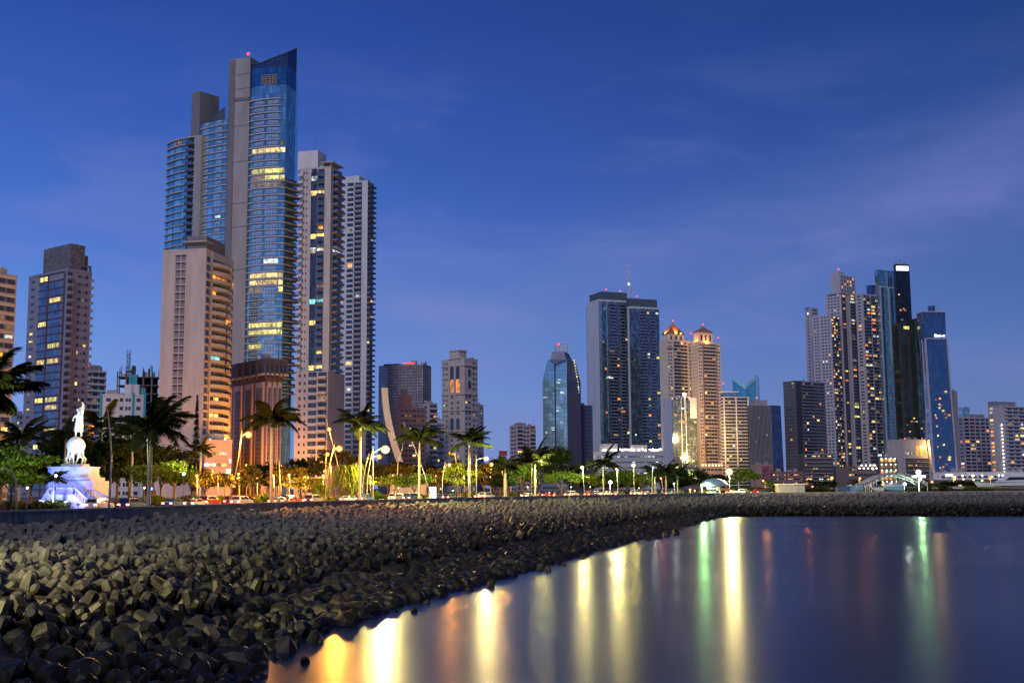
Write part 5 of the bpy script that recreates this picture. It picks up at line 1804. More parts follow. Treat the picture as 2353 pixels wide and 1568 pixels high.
for k in range(5):
    for i in range(5): b.window(uf, uf.w * (.15 + .18 * i), b.H + 4 + k * 6 * (b.z(628) - b.H) / 34, 2.2, 2.4, b.rng.choice([E_org, M_win, M_win, M_win]), .2, .1)
b.rows(b.L, .1, .9, 4, .4, .08, gap=.4)
b.sub('terrace', M_twb, -.8, b.b * .5, -.6, b.a * .8, b.H - .9, b.H - .1)
beacon(b, (6, 6, b.z(621)), 2.5, 1.0)
b.finish()
b = stepped('pale tower with regular balconies, rightmost of the tall stepped cluster beside the glass tower', 1974, 1990, 2030, 1390, 35, 676, 58, ((.03, .42), (.46, .98)), litp=.36)
b.rows(b.L, .2, .8, 1, .4, .05); b.fins(b.R, (0, .44), 1.2, 1.0, mat=M_pale)
b.finish()
b = Bld('apartment_tower', 'dark blue glazed tower top peeking between the pale cluster and the sign tower', 2000, 2012, 2032, 1460, 30, 654, wall=M_nvy, floors=50)
b.body(parapet=0)
b.finish()
b = Bld('podium_building', 'dark terrace podium with small white lamps below the tall stepped cluster', 1914, 1920, 2018, 1180, 8, 1072, yr=1088, wall=plain('podium_umber', (.17, .12, .12), .8), cat='building', floors=4)
b.body(); b.rows(b.R, .3, .98, 10, .35, .25)
b.lights('lamp', E_pk, [(b.b * (.55 + .05 * i), -1, b.H - 1.5 + 3 * (i % 2)) for i in range(9)], .8)
b.finish()
# ---- glass towers with the white sign
M_w1 = glass('steel_blue_glass', (0.26, 0.48, 0.46), 2.2, 4.0, metal=.8, rough=.12, var=.3, line=.12, linecol=(.04, .07, .11))
M_w2 = glass('smoked_glass', (0.035, 0.04, 0.055), 2.5, 3.8, metal=.6, rough=.14, var=.25, line=.08, linecol=(.03, .03, .035))
M_w3 = glass('olive_glass', (0.075, 0.09, 0.075), 2.5, 3.8, metal=.6, rough=.14, var=.25, line=.08, linecol=(.03, .035, .03))
b = Bld('glass_tower', 'tall steel blue glass tower with pale vertical fins joined to the dark sign slab', 2019, 2030, 2072, 1400, 28, 659, wall=M_w1, floors=60)
b.body(parapet=1.0)
b.fins(b.R, (.02, .48), 1.5, .8, mat=M_pale); b.sheet(b.L, .1, .9, 0, b.H, glass('pale_strip_glass', (.36, .52, .66), 3, 3.8, metal=.7, var=.25), .3)
b.sheet(b.R, .12, .20, 0, b.H, M_dark, .2, name='recess'); b.sheet(b.R, .62, .70, 0, b.H + 14, M_dark, .35, name='recess')
b.sub('upper_block', M_w1, 1, b.b * .98, 2, b.a, b.H + .01, b.z(618)); b.sub('upper_fin', glass('pale_strip_glass', (.36, .52, .66), 3, 3.8, metal=.7, var=.25), b.b * .38, b.b * .52, 1, 2, b.H, b.z(622))
b.sub('roof_rim', M_pale, -.6, b.b * .8, -.6, 2, b.H - .2, b.H + 1.2)
b.part('spire', M_pale).tube([(2, 3, b.H), (2, 3, b.z(602))], .5, 6)
b.rows(b.R, .1, .9, 5, .4, .10, z1=b.H * .35, dep=.3, mat=M_w1)
b.finish()
b = Bld('glass_tower', 'black slab tower carrying a glowing white rooftop sign', 2064, 2068, 2101, 1380, 10, 607, wall=M_w2, floors=62)
b.body(parapet=0)
# the sign: a row of illuminated letter blocks on a dark band
z0s, z1s = b.z(621), b.z(611)
sg = MB()
W = b.b * .86
for i in range(6):
    u = b.b * .07 + W * i / 6
    w = W / 6 * .86
    b.R.box(sg, u, u + w, z0s, z1s, .3, .7)
sgo = sg.build('sign_lettering', E_sign, b.root)
b.R.box(b.part('sign_board', emit('sign_board_glow', (.9, .9, 1.0), 1.4)), b.b * .06, b.b * .94, z0s + .8, z1s - .8, .02, .28)
b.rows(b.R, .1, .95, 6, .3, .02, mat=M_w2)
b.window(b.R, b.b * .25, b.z(712), 2.6, 2.2, E_org, 0, .1); b.window(b.R, b.b * .55, b.z(712), 2.6, 2.2, E_dim, 0, .1)
b.finish()
b = Bld('glass_tower', 'olive tinted glass tower with a dark central slot below the black sign slab', 2066, 2071, 2119, 1350, 12, 735, wall=M_w3, floors=50, lit=LITO)
b.part('wall').prism([(0, 0), (b.b, 0), (b.b, 14), (0, 14)], 0, [b.z(742), b.z(728), b.z(728), b.z(742)])
b.sheet(b.R, .42, .54, 0, b.z(755), M_dark, .3, name='recess'); b.sheet(b.R, .80, 1.0, 0, b.z(735), M_w1, .3, name='blue_edge')
b.rows(b.R, .05, .95, 8, .3, .14, z1=b.H * .42, mat=M_w3, dep=.35)
b.window(b.R, b.b * .40, b.z(752), 7, 3.4, E_yel, 0, .4)
b.finish()
def tapered_tower():
    Y = 1330.0
    X = XA(2130, Y, 100)
    root = empty('tapered_tower', (X, Y, GZ), 0, 'tapered deep blue glass tower with silver edge fins and a roof spire', 'tower')
    z = lambda py: ZA(py, X, Y) - GZ
    def q(px, dY, py):
        return (XA(px, Y + dY, ZA(py, X, Y)) - X, dY)
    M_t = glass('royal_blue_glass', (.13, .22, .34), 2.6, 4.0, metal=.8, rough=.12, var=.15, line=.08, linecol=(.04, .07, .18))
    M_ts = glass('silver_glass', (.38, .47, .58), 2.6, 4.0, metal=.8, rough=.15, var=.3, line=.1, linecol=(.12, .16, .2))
    lo = [q(2124, 12, 1100), q(2148, 0, 1100), q(2200, 4, 1100), q(2196, 30, 1100)]
    hi = [q(2113, 12, 778), q(2126, 0, 778), q(2175, 4, 778), q(2172, 30, 778)]
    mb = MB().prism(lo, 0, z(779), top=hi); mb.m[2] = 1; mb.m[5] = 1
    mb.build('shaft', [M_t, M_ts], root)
    h0 = [q(2108, 13, 776), q(2122, 1, 776), q(2173, 4, 776), q(2170, 30, 776)]
    h1 = [q(2105, 13, 716), q(2118, 1, 716), q(2171, 4, 716), q(2168, 30, 716)]
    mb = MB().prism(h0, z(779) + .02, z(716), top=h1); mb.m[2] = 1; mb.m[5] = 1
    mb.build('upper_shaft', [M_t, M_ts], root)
    fm = MB()
    for a, c, w in ((q(2147, -.8, 1100), q(2125, -.8, 778), 1.1), (q(2200, 3.2, 1100), q(2175, 3.2, 778), 1.0), (q(2136, 5, 1100), q(2118, 5, 778), .8)):
        fm.tube([(*a, 0), (*c, z(778))], w, 4)
    fm.build('edge_fin', plain('silver_fin', (.50, .48, .56), .5, .3), root)
    mb = MB()
    for zz_, A, B_ in ((z(778), hi[1], hi[2]), (z(716), h1[1], h1[2])):
        mb.tube([(A[0], A[1] - .8, zz_), (B_[0], B_[1] - .8, zz_)], .9, 4)
    mb.build('rim', plain('silver_fin', (.5, .48, .56), .5, .3), root)
    rh = [q(2131, 6, 705), q(2150, 6, 705), q(2150, 16, 705), q(2131, 16, 705)]
    MB().prism(rh, z(716), [z(701), z(699), z(699), z(701)]).build('roof_block', M_t, root)
    MB().tube([(*q(2149, 3, 700), z(720)), (*q(2146, 3, 690), z(679))], [.7, .25], 6).build('spire', M_pale, root)
    # the white lettered sign near the top
    for i, w in enumerate((1.5, .8, .9, .9, .8, 0, 1.0, .8)):
        if w:
            p = q(2149 + i * 2.9, 1.5, 771)
            MB().box(p[0] - w * .6, p[0] + w * .6, p[1] - .3, p[1], z(773), z(769) + (w > 1.2)).build('sign_letter', E_sign, root)
    r = random.Random(4)
    for i in range(26):
        px, py = r.uniform(2152, 2194), r.uniform(900, 1090)
        p = q(px - (1100 - py) * .07, 1.2, py)
        MB().box(p[0] - .9, p[0] + .9, p[1] - .4, p[1] + 2, z(py), z(py) + 2).build('window', r.choice(LITO), root)
    for px in (2138, 2196):
        a = q(px, -3, 1096)
        l = bpy.data.lights.new('uplight', 'SPOT'); l.energy = 30000; l.color = (.55, .45, 1); l.spot_size = math.radians(50); l.shadow_soft_size = .5
        o = bpy.data.objects.new('uplight', l); COL.objects.link(o); o.parent = root; o.location = (a[0], a[1] - 4, 1.0)
        o.rotation_euler = (math.radians(172), 0, 0)
tapered_tower()
b = Bld('apartment_tower', 'narrow grey beige slab tower close behind the tapered blue tower', 2183, 2188, 2204, 1400, 25, 898, wall=plain('stone_slab', (.25, .22, .22), .8), floors=26)
b.body(parapet=0); b.sheet(b.R, .0, .35, 0, b.H, M_nvy, .1)
b.finish()
# gold lit podium
M_gold = emit('gold_lit_panel', lin(255, 190, 70), 1.3, vary=.5)
b = Bld('podium_building', 'beige podium with glowing golden openings at the foot of the tapered tower', 2040, 2076, 2137, 1180, 30, 1010, yr=1050, wall=M_beige, cat='building', floors=10, lit=LITO)
b.body(parapet=.8)
b.sheet(b.R, .05, .93, 0, b.H * .62, M_und, .1, name='facade'); b.bands(b.R, .05, .93, .5, .6, z1=b.H * .62, nf=7, mat=M_beige)
b.rows(b.R, .06, .92, 10, .3, .16, z1=b.H * .6, nf=7, dep=.2)
for f in (.52, .66, .80): b.window(b.R, b.b * f, b.H * .78, b.b * .10, b.H * .22, M_gold, 0, .1)
b.rows(b.R, .05, .5, 8, .4, .9, z0=b.H * .66, z1=b.H * .78, nf=1)
b.part('slant_pillar', plain('lit_pillar', (.5, .38, .26), .7)).prism([(b.b, -1.5), (b.b + 3, -1.5), (b.b + 3, .8), (b.b, .8)], 0, b.H, top=[(b.b - 5, -1.5), (b.b - 2, -1.5), (b.b - 2, .8), (b.b - 5, .8)])
l = bpy.data.lights.new('floodlight', 'POINT'); l.energy = 22000; l.color = (1, .6, .2); l.shadow_soft_size = 1
o = bpy.data.objects.new('floodlight', l); COL.objects.link(o); o.parent = b.root; o.location = (b.b - 2, -7, b.H * .85)
b.lights('warning_light', E_red, [(b.b * .1, 1, b.H + 1.5), (b.b * .75, 1, b.H + 1.5)], .8)
b.finish()
b = Bld('parking_garage', 'small parking garage with a grid of yellow lamps beside the golden podium', 2015, 2019, 2062, 1120, 8, 1050, yr=1075, wall=M_und, cat='building', floors=5)
b.body(parapet=0); b.rows(b.R, .06, .94, 4, .55, 1.0, gap=.3, mat=E_dim)
b.lights('garage_lamp', E_lampw, [(b.b * (.13 + .245 * i), -1.0, b.H * (.2 + .19 * k)) for i in range(4) for k in range(5)], .55)
b.finish()
b = Bld('apartment_tower', 'broad violet grey apartment block with regular balconies near the right edge', 2204, 2216, 2290, 1050, 22, 960, wall=plain('violet_render', (.33, .29, .35), .8), cat='building', floors=19, lit=LITO)
b.body(parapet=.8); b.rows(b.L, .1, .9, 1, .45, .1)
b.bands(b.R, 0, 1, .8, .9); b.fins(b.R, (0, .17, .34, .5, .66, .83, 1), .8, 1.0)
b.rows(b.R, .02, .98, 6, .62, .16, gap=.12)
b.sub('roof_tank', M_twb, b.b * .1, b.b * .3, 3, 9, b.H, b.z(933)); b.sub('roof_house', M_mauve, b.b * .4, b.b * .75, 3, 10, b.H, b.z(950))
b.finish()
b = Bld('apartment_tower', 'apartment tower with a yellow lit stair column, cut off by the right frame edge', 2274, 2288, 2400, 1000, 25, 934, wall=M_pale, cat='building', floors=21, lit=LITO)
b.body(parapet=.8)
b.rows(b.L, .2, .85, 1, .5, 1.0, mat=emit('stair_yellow', lin(230, 180, 40), .8))
b.bands(b.R, .2, 1, .6, .7, mat=M_grey); b.rows(b.R, .25, .98, 6, .5, .12)
b.lights('facade_lamp', E_lampw, [b.R.at(b.b * .13, b.H * (.1 + .045 * i), .5) for i in range(16)], .5)
b.sub('roof_house', M_mauve, b.b * .05, b.b * .5, 3, 9, b.H, b.H + 5)
b.finish()
b = Bld('low_building', 'long low white terminal building with bright lamps beyond the boatyard', 2140, 2144, 2420, 760, 4, 1085, yr=1100, wall=M_white, cat='building', floors=2)
b.body(parapet=.3); b.rows(b.R, .02, .98, 22, .3, .35, nf=2)
b.R.box(b.part('canopy', M_white), -2, b.b, b.H * .55, b.H * .6, 0, 4)
b.lights('lamp', E_pk, [(b.b * f, -4, b.H * .8) for f in (.22, .3, .31, .38, .52, .55, .62)], .6)
b.finish()
b = Bld('low_building', 'dark low street block with scattered tiny lights behind the hedge', 1770, 1774, 1845, 900, 6, 1085, yr=1100, wall=M_rust, cat='building', floors=4, lit=LITO)
b.body(); b.rows(b.R, .02, .98, 16, .3, .5)
b.finish()
# ================================================================== vegetation
def leaf_mat(name, col, var=0.45, trans=0.35):
    m = bpy.data.materials.new(name)
    m.use_nodes = True
    nt = m.node_tree
    nt.nodes.clear()
    L = nt.links.new
    ge = nn(nt, 'ShaderNodeNewGeometry')
    c = Vector(col)
    rp = ramp(nt, [(0.0, (*(c * (1 - var)), 1)), (0.6, (*c, 1)), (1.0, (c.x * (1 + var * 1.3), c.y * (1 + var), c.z * (1 + var * .6), 1))])
    L(ge.outputs['Random Per Island'], rp.inputs[0])
    d = nn(nt, 'ShaderNodeBsdfDiffuse')
    t = nn(nt, 'ShaderNodeBsdfTranslucent')
    L(rp.outputs[0], d.inputs[0]); L(rp.outputs[0], t.inputs[0])
    mx = nn(nt, 'ShaderNodeMixShader', i_0=trans)
    L(d.outputs[0], mx.inputs[1]); L(t.outputs[0], mx.inputs[2])
    out = nn(nt, 'ShaderNodeOutputMaterial')
    L(mx.outputs[0], out.inputs[0])
    return m
LF_mid = leaf_mat('leaf_green', (0.075, 0.125, 0.022))
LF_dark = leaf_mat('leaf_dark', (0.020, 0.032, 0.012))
LF_yel = leaf_mat('leaf_yellow_green', (0.115, 0.140, 0.018))
LF_oliv = leaf_mat('leaf_olive', (0.065, 0.062, 0.016))
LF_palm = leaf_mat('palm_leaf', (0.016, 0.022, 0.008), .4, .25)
M_bark = plain('bark', (0.085, 0.065, 0.045), .9, var=.4, scale=2.0, stretch=(1, 1, .3))
M_ptrunk = plain('palm_trunk', (0.26, 0.23, 0.19), .85, var=.22, scale=1.2, stretch=(.6, .6, 4))
M_shaft = plain('palm_crownshaft', (0.10, 0.14, 0.04), .6, var=.2)
_verge = {}
def inland(px, d, z=GZ):
    """Ground point d metres inland of the sea wall that shows at column px."""
    k = round(d, 1)
    if k not in _verge:
        ln = offset_line(TOP_ALL, d)
        X, _, _ = projn(np.c_[ln, np.full(len(ln), GZ)])
        o = np.argsort(X)
        _verge[k] = (X[o], ln[o])
    X, ln = _verge[k]
    return Vector((np.interp(px, X, ln[:, 0]), np.interp(px, X, ln[:, 1]), z))
def frond_mesh(L, droop, seed, width=0.95, n=26):
    """One feather leaf along +x: an arching rachis and two rows of hanging leaflets."""
    r = random.Random(seed)
    V, F = [], []
    def at(t):
        return Vector((L * (t - .18 * t * t * droop), 0, L * (.42 * t - (.30 + .42 * droop) * t * t)))
    for i in range(12):
        for s in (-1, 1):
            p = at(i / 11); w = .012 * (1 - i / 12) + .004
            V.append((p.x, s * w, p.z))
    for i in range(11):
        F.append((2 * i, 2 * i + 2, 2 * i + 3, 2 * i + 1))
    for i in range(n):
        t = .10 + .90 * (i + r.random() * .6) / n
        p = at(t); d = (at(min(1, t + .02)) - at(t - .02)).normalized()
        ll = width * (math.sin(math.pi * (t * .86 + .10)) ** .6) * r.uniform(.8, 1.15)
        for s in (-1, 1):
            side = Vector((d.x * .55, s * .8, -.12 - .5 * droop * r.uniform(.3, 1.1))).normalized()
            e = p + side * ll + Vector((0, 0, -ll * .25))
            mid = p.lerp(e, .5) + Vector((0, 0, ll * .07))
            w = d * (.0135 + .008 * r.random())
            o = len(V)
            V += [tuple(p - w), tuple(p + w), tuple(mid + w), tuple(mid - w), tuple(e)]
            F += [(o, o + 1, o + 2, o + 3), (o + 3, o + 2, o + 4, o + 4)]
    F = [f if len(set(f)) == 4 else f[:3] for f in F]
    me = bpy.data.meshes.new('frond')
    me.from_pydata(V, [], F)
    me.materials.append(LF_palm)
    return me
FR = [frond_mesh(1.0, .2 + .16 * i, i, .26, 38) for i in range(6)]
def palm(px, py_c, d, L, label, nf=22, wind=0.3, lean=0.0, base=None, group='royal palms on the verge', rad=.24, mat_t=None, up=True):
    p = inland(px, d) if base is None else Vector(base)
    zc = ZA(py_c, p.x, p.y) - GZ
    root = empty('palm_tree', (p.x, p.y, GZ), 0, label, 'palm tree', group)
    h = zc - 1.2
    pts = [(lean * h * (t ** 1.6), 0, h * t) for t in (0, .1, .3, .55, .8, 1)]
    MB().tube(pts, [rad * 1.35, rad * 1.05, rad * .95, rad * 1.1, rad * .9, rad * .75], 10).build('trunk', mat_t or M_ptrunk, root, True)
    top = Vector((lean * h * 1.05, 0, zc))
    MB().tube([pts[-1], tuple(top)], [rad * .72, rad * .4], 8).build('crownshaft', M_shaft, root, True)
    r = random.Random(int(px * 7 + py_c))
    for i in range(nf):
        a = 2 * math.pi * (i + r.uniform(-.3, .3)) / nf * (2.4 if nf > 12 else 1)
        el = r.uniform(-.25, .75) if i else (1.15 if up else .6)
        o = bpy.data.objects.new('frond', FR[min(5, int(r.uniform(0, 5.99)))])
        COL.objects.link(o)
        o.parent = root
        o.location = top
        ax = Vector((math.cos(a) + wind, math.sin(a), 0))
        a2 = math.atan2(ax.y, ax.x)
        o.rotation_euler = (r.uniform(-.35, .35), -el, a2)
        s = L * 1.45 * r.uniform(.82, 1.12)
        o.scale = (s, s, s)
    return root
palm(340, 985, 8.0, 4.6, 'near royal palm with a straight pale trunk between the white monument and the cream tower', 22, .25, .012, rad=.30)
palm(622, 965, 8.0, 4.3, 'royal palm lit golden beside the big orange street lamp in front of the brown office', 22, .5, -.008, rad=.26)
palm(826, 975, 8.0, 4.1, 'royal palm with a grey trunk right beside the drooping lit palm bush', 22, .25, 0, rad=.26)
palm(963, 1012, 8.0, 4.4, 'royal palm left of the glowing white advertisement panel', 21, .1, .004, rad=.28)
palm(1078, 1015, 8.0, 4.2, 'royal palm with a yellow lit trunk in front of the bright green tree', 21, .15, 0, rad=.27)
palm(1161, 1075, 9.0, 3.6, 'short royal palm with a swollen trunk in front of the dark round tree', 19, .0, 0, rad=.42)
palm(1229, 1062, 8.5, 4.6, 'leaning dark royal palm in front of the largest dark tree of the park', 20, -.2, .01, rad=.30)
palm(1387, 1068, 6.8, 4.4, 'lone royal palm standing in front of the pale parking podium', 19, .1, 0, rad=.24)
palm(1505, 1090, 14.0, 3.8, 'small dark palm beside the red lamp, left of its brighter neighbour palm', 19, .1, 0)
palm(1530, 1086, 11.0, 4.2, 'bushy palm above the small red lamp near the crowd of walkers', 21, .1, 0)
palm(1556, 1092, 15.0, 3.8, 'palm at the right end of the promenade palms, before the lit green entrance', 20, .1, 0)
# dark palms over the left frame edge and round the monument
q = P(-62, 1165, 78)
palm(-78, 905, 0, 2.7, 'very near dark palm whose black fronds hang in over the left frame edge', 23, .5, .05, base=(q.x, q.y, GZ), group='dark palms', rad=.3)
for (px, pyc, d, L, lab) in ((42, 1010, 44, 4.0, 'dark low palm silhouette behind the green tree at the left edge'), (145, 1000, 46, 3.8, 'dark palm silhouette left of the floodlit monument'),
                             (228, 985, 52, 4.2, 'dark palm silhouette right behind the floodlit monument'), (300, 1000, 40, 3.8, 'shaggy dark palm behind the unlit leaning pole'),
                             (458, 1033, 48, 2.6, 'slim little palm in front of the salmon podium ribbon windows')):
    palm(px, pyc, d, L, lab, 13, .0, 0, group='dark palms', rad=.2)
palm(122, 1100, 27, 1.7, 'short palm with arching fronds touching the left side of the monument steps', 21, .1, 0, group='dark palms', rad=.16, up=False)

def tree(name, label, px, d, half_w, py_t, py_b, mat, seed, n=2600, leaf=.34, shape=1.0, clumps=26, group=None, trunk_r=.22, cat='tree', flat=1.0, lean=0.0):
    """A trunk with limbs reaching into a crown of leaf clumps; half_w in picture units at that depth."""
    p = inland(px, d)
    k = p.y / FL
    rx = half_w * k
    zt, zb = ZA(py_t, p.x, p.y) - GZ, max(0.5, ZA(py_b, p.x, p.y) - GZ)
    rz = (zt - zb) / 2
    cz = zb + rz
    rg = np.random.default_rng(seed)
    rr = random.Random(seed)
    root = empty(name, (p.x, p.y, GZ), 0, label, cat, group)
    # clump centres over the shell of an uneven ellipsoid
    C, S = [], []
    for i in range(clumps):
        v = rg.normal(size=3)
        v /= np.linalg.norm(v)
        v[2] = v[2] if v[2] > -.5 else -v[2]
        f = rg.uniform(.45, .92)
        e = 1.0 + .18 * math.sin(3 * math.atan2(v[1], v[0]) + seed)
        C.append((v[0] * rx * f * e, v[1] * rx * .9 * f * e, cz + v[2] * rz * f * flat))
        S.append(rg.uniform(.16, .30))
    C = np.array(C); S = np.array(S)
    idx = rg.integers(0, clumps, n)
    g = rg.normal(size=(n, 3)) * (S[idx] * .62)[:, None]
    g *= np.array([rx, rx, rz * .62])
    Q = C[idx] + g
    Q[:, 2] = np.maximum(Q[:, 2], zb * .8)
    a = rg.normal(size=(n, 3)); a /= np.linalg.norm(a, axis=1)[:, None]
    b_ = rg.normal(size=(n, 3)); b_ -= (b_ * a).sum(1)[:, None] * a; b_ /= np.linalg.norm(b_, axis=1)[:, None]
    sz = leaf * rg.uniform(.6, 1.3, n)[:, None]
    V = np.stack([Q - a * sz, Q - b_ * sz * .42, Q + a * sz, Q + b_ * sz * .42], 1).reshape(-1, 3)
    link('crown', np_mesh('crown', V, np.arange(4 * n).reshape(-1, 4), mat), root)
    mb = MB()
    hb = zb + rz * .35
    mb.tube([(0, 0, 0), (lean * .3, .05, hb * .4), (lean * .6, 0, hb)], [trunk_r * 1.4, trunk_r, trunk_r * .75], 8)
    for i in range(7):
        c = C[rr.randrange(clumps)]
        m_ = (c[0] * .45 + lean * .5, c[1] * .45, hb + (c[2] - hb) * .55)
        mb.tube([(lean * .55, 0, hb * .82), m_, tuple(c)], [trunk_r * .6, trunk_r * .35, trunk_r * .12], 6)
    mb.build('trunk', M_bark, root)
    return root
def weeping(px, d, half_w, py_t, py_b, label, seed=3, n=420):
    """A mop of long hanging strap leaves over several stems."""
    p = inland(px, d)
    k = p.y / FL
    rx = half_w * k
    zt, zb = ZA(py_t, p.x, p.y) - GZ, .1
    root = empty('fan_palm_clump', (p.x, p.y, GZ), 0, label, 'palm bush')
    rr = random.Random(seed)
    V, F = [], []
    heads = [(rr.uniform(-.55, .55) * rx, rr.uniform(-.5, .5) * rx, zb + (zt - zb) * rr.uniform(.38, .95)) for _ in range(22)]
    for h in heads:
        for j in range(34):
            a = rr.uniform(0, 6.283); L = rx * rr.uniform(.35, .62)
            el = rr.uniform(.1, .9)
            dx, dy = math.cos(a), math.sin(a)
            w = Vector((-dy, dx, 0)) * .055
            pts = [Vector((h[0] + dx * L * s, h[1] + dy * L * s, h[2] + L * (el * s - 1.5 * s * s))) for s in (0, .4, .75, 1)]
            o = len(V)
            for i, q in enumerate(pts):
                ww = w * (1, 1.2, .9, .2)[i]
                V += [tuple(q - ww), tuple(q + ww)]
            F += [(o + 2 * i, o + 2 * i + 1, o + 2 * i + 3, o + 2 * i + 2) for i in range(3)]
    link('crown', np_mesh('crown', V, F, LF_yel), root)
    mb = MB()
    for h in heads[:9]:
        mb.tube([(h[0] * .3, h[1] * .3, 0), (h[0] * .6, h[1] * .6, h[2] * .5), h], [.16, .12, .08], 6)
    mb.build('trunk', M_bark, root)
weeping(797, 16, 47, 1058, 1146, 'drooping yellow green palm bush brightly lit by the orange street lamp above it')
weeping(735, 20, 22, 1104, 1146, 'smaller darker drooping palm bush beside the bright one', 8)
# trees of the park, from the left edge to the boatyard
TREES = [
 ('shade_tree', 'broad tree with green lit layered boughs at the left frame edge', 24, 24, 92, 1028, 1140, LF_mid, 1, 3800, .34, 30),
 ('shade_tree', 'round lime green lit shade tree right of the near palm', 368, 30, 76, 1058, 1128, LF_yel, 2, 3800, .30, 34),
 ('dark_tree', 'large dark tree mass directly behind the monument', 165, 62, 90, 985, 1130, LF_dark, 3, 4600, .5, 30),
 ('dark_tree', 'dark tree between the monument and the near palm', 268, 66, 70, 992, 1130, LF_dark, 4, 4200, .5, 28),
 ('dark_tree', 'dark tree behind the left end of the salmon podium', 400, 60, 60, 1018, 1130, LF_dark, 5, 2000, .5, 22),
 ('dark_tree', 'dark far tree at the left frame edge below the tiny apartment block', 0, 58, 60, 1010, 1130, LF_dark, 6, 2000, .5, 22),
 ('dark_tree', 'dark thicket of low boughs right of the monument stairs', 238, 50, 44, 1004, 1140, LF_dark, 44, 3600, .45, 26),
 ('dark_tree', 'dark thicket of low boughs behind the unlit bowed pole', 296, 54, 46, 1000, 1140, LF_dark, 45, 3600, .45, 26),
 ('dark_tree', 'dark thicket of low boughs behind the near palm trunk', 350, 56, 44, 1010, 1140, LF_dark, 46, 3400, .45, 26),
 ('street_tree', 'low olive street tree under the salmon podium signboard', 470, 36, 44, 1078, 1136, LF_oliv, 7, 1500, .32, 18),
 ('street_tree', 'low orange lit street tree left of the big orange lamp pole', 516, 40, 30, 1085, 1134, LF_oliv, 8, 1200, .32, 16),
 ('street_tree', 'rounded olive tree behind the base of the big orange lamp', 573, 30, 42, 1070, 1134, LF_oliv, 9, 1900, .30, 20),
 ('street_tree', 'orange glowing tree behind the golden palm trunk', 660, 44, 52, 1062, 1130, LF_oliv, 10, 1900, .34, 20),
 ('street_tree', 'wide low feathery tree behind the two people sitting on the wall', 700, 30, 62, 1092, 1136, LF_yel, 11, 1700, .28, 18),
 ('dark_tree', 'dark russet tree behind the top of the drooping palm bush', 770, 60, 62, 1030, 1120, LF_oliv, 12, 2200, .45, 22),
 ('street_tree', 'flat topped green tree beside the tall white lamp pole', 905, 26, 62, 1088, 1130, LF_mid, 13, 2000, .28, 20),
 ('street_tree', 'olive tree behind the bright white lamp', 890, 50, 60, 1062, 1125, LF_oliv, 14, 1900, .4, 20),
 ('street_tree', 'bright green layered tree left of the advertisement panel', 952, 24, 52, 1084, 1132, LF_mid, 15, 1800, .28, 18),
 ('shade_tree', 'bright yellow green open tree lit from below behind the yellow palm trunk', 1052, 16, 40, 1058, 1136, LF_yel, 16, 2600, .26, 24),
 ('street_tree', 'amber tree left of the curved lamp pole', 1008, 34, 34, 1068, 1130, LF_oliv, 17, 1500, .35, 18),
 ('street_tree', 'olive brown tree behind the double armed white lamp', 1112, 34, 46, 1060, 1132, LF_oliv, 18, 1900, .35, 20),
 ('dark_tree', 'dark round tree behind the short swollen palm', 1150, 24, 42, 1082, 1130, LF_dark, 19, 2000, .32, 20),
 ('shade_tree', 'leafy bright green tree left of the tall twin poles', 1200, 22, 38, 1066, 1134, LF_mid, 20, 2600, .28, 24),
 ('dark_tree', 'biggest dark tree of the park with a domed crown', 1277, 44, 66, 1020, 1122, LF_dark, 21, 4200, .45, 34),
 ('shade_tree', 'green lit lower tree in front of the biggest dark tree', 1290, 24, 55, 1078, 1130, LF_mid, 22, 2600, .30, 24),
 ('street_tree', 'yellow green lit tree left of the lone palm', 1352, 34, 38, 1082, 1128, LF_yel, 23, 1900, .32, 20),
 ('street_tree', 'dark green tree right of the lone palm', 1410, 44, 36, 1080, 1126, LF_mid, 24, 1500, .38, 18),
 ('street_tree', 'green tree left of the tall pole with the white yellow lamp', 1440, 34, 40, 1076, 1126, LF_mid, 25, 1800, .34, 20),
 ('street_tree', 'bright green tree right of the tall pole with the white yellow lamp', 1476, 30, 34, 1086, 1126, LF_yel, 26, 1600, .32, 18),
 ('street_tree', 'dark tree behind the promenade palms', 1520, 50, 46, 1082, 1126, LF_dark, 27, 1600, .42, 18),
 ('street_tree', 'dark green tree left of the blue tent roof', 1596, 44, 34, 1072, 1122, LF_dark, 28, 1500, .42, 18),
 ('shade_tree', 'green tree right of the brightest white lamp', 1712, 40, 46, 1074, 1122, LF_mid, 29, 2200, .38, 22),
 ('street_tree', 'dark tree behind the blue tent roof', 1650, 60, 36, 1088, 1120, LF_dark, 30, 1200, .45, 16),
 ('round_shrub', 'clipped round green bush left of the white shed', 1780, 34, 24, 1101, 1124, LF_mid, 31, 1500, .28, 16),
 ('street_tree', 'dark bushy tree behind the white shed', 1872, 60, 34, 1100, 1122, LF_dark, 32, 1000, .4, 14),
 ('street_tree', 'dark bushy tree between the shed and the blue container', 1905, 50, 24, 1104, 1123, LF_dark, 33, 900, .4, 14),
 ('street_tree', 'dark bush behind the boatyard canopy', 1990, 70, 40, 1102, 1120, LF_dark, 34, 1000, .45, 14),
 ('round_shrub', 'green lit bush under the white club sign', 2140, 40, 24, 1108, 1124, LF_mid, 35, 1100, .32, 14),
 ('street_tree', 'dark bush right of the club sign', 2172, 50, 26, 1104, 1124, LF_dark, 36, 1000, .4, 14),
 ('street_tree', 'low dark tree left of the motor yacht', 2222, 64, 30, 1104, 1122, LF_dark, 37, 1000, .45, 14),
 ('street_tree', 'low dark tree behind the motor yacht', 2300, 80, 44, 1100, 1120, LF_dark, 38, 1000, .5, 14),
]
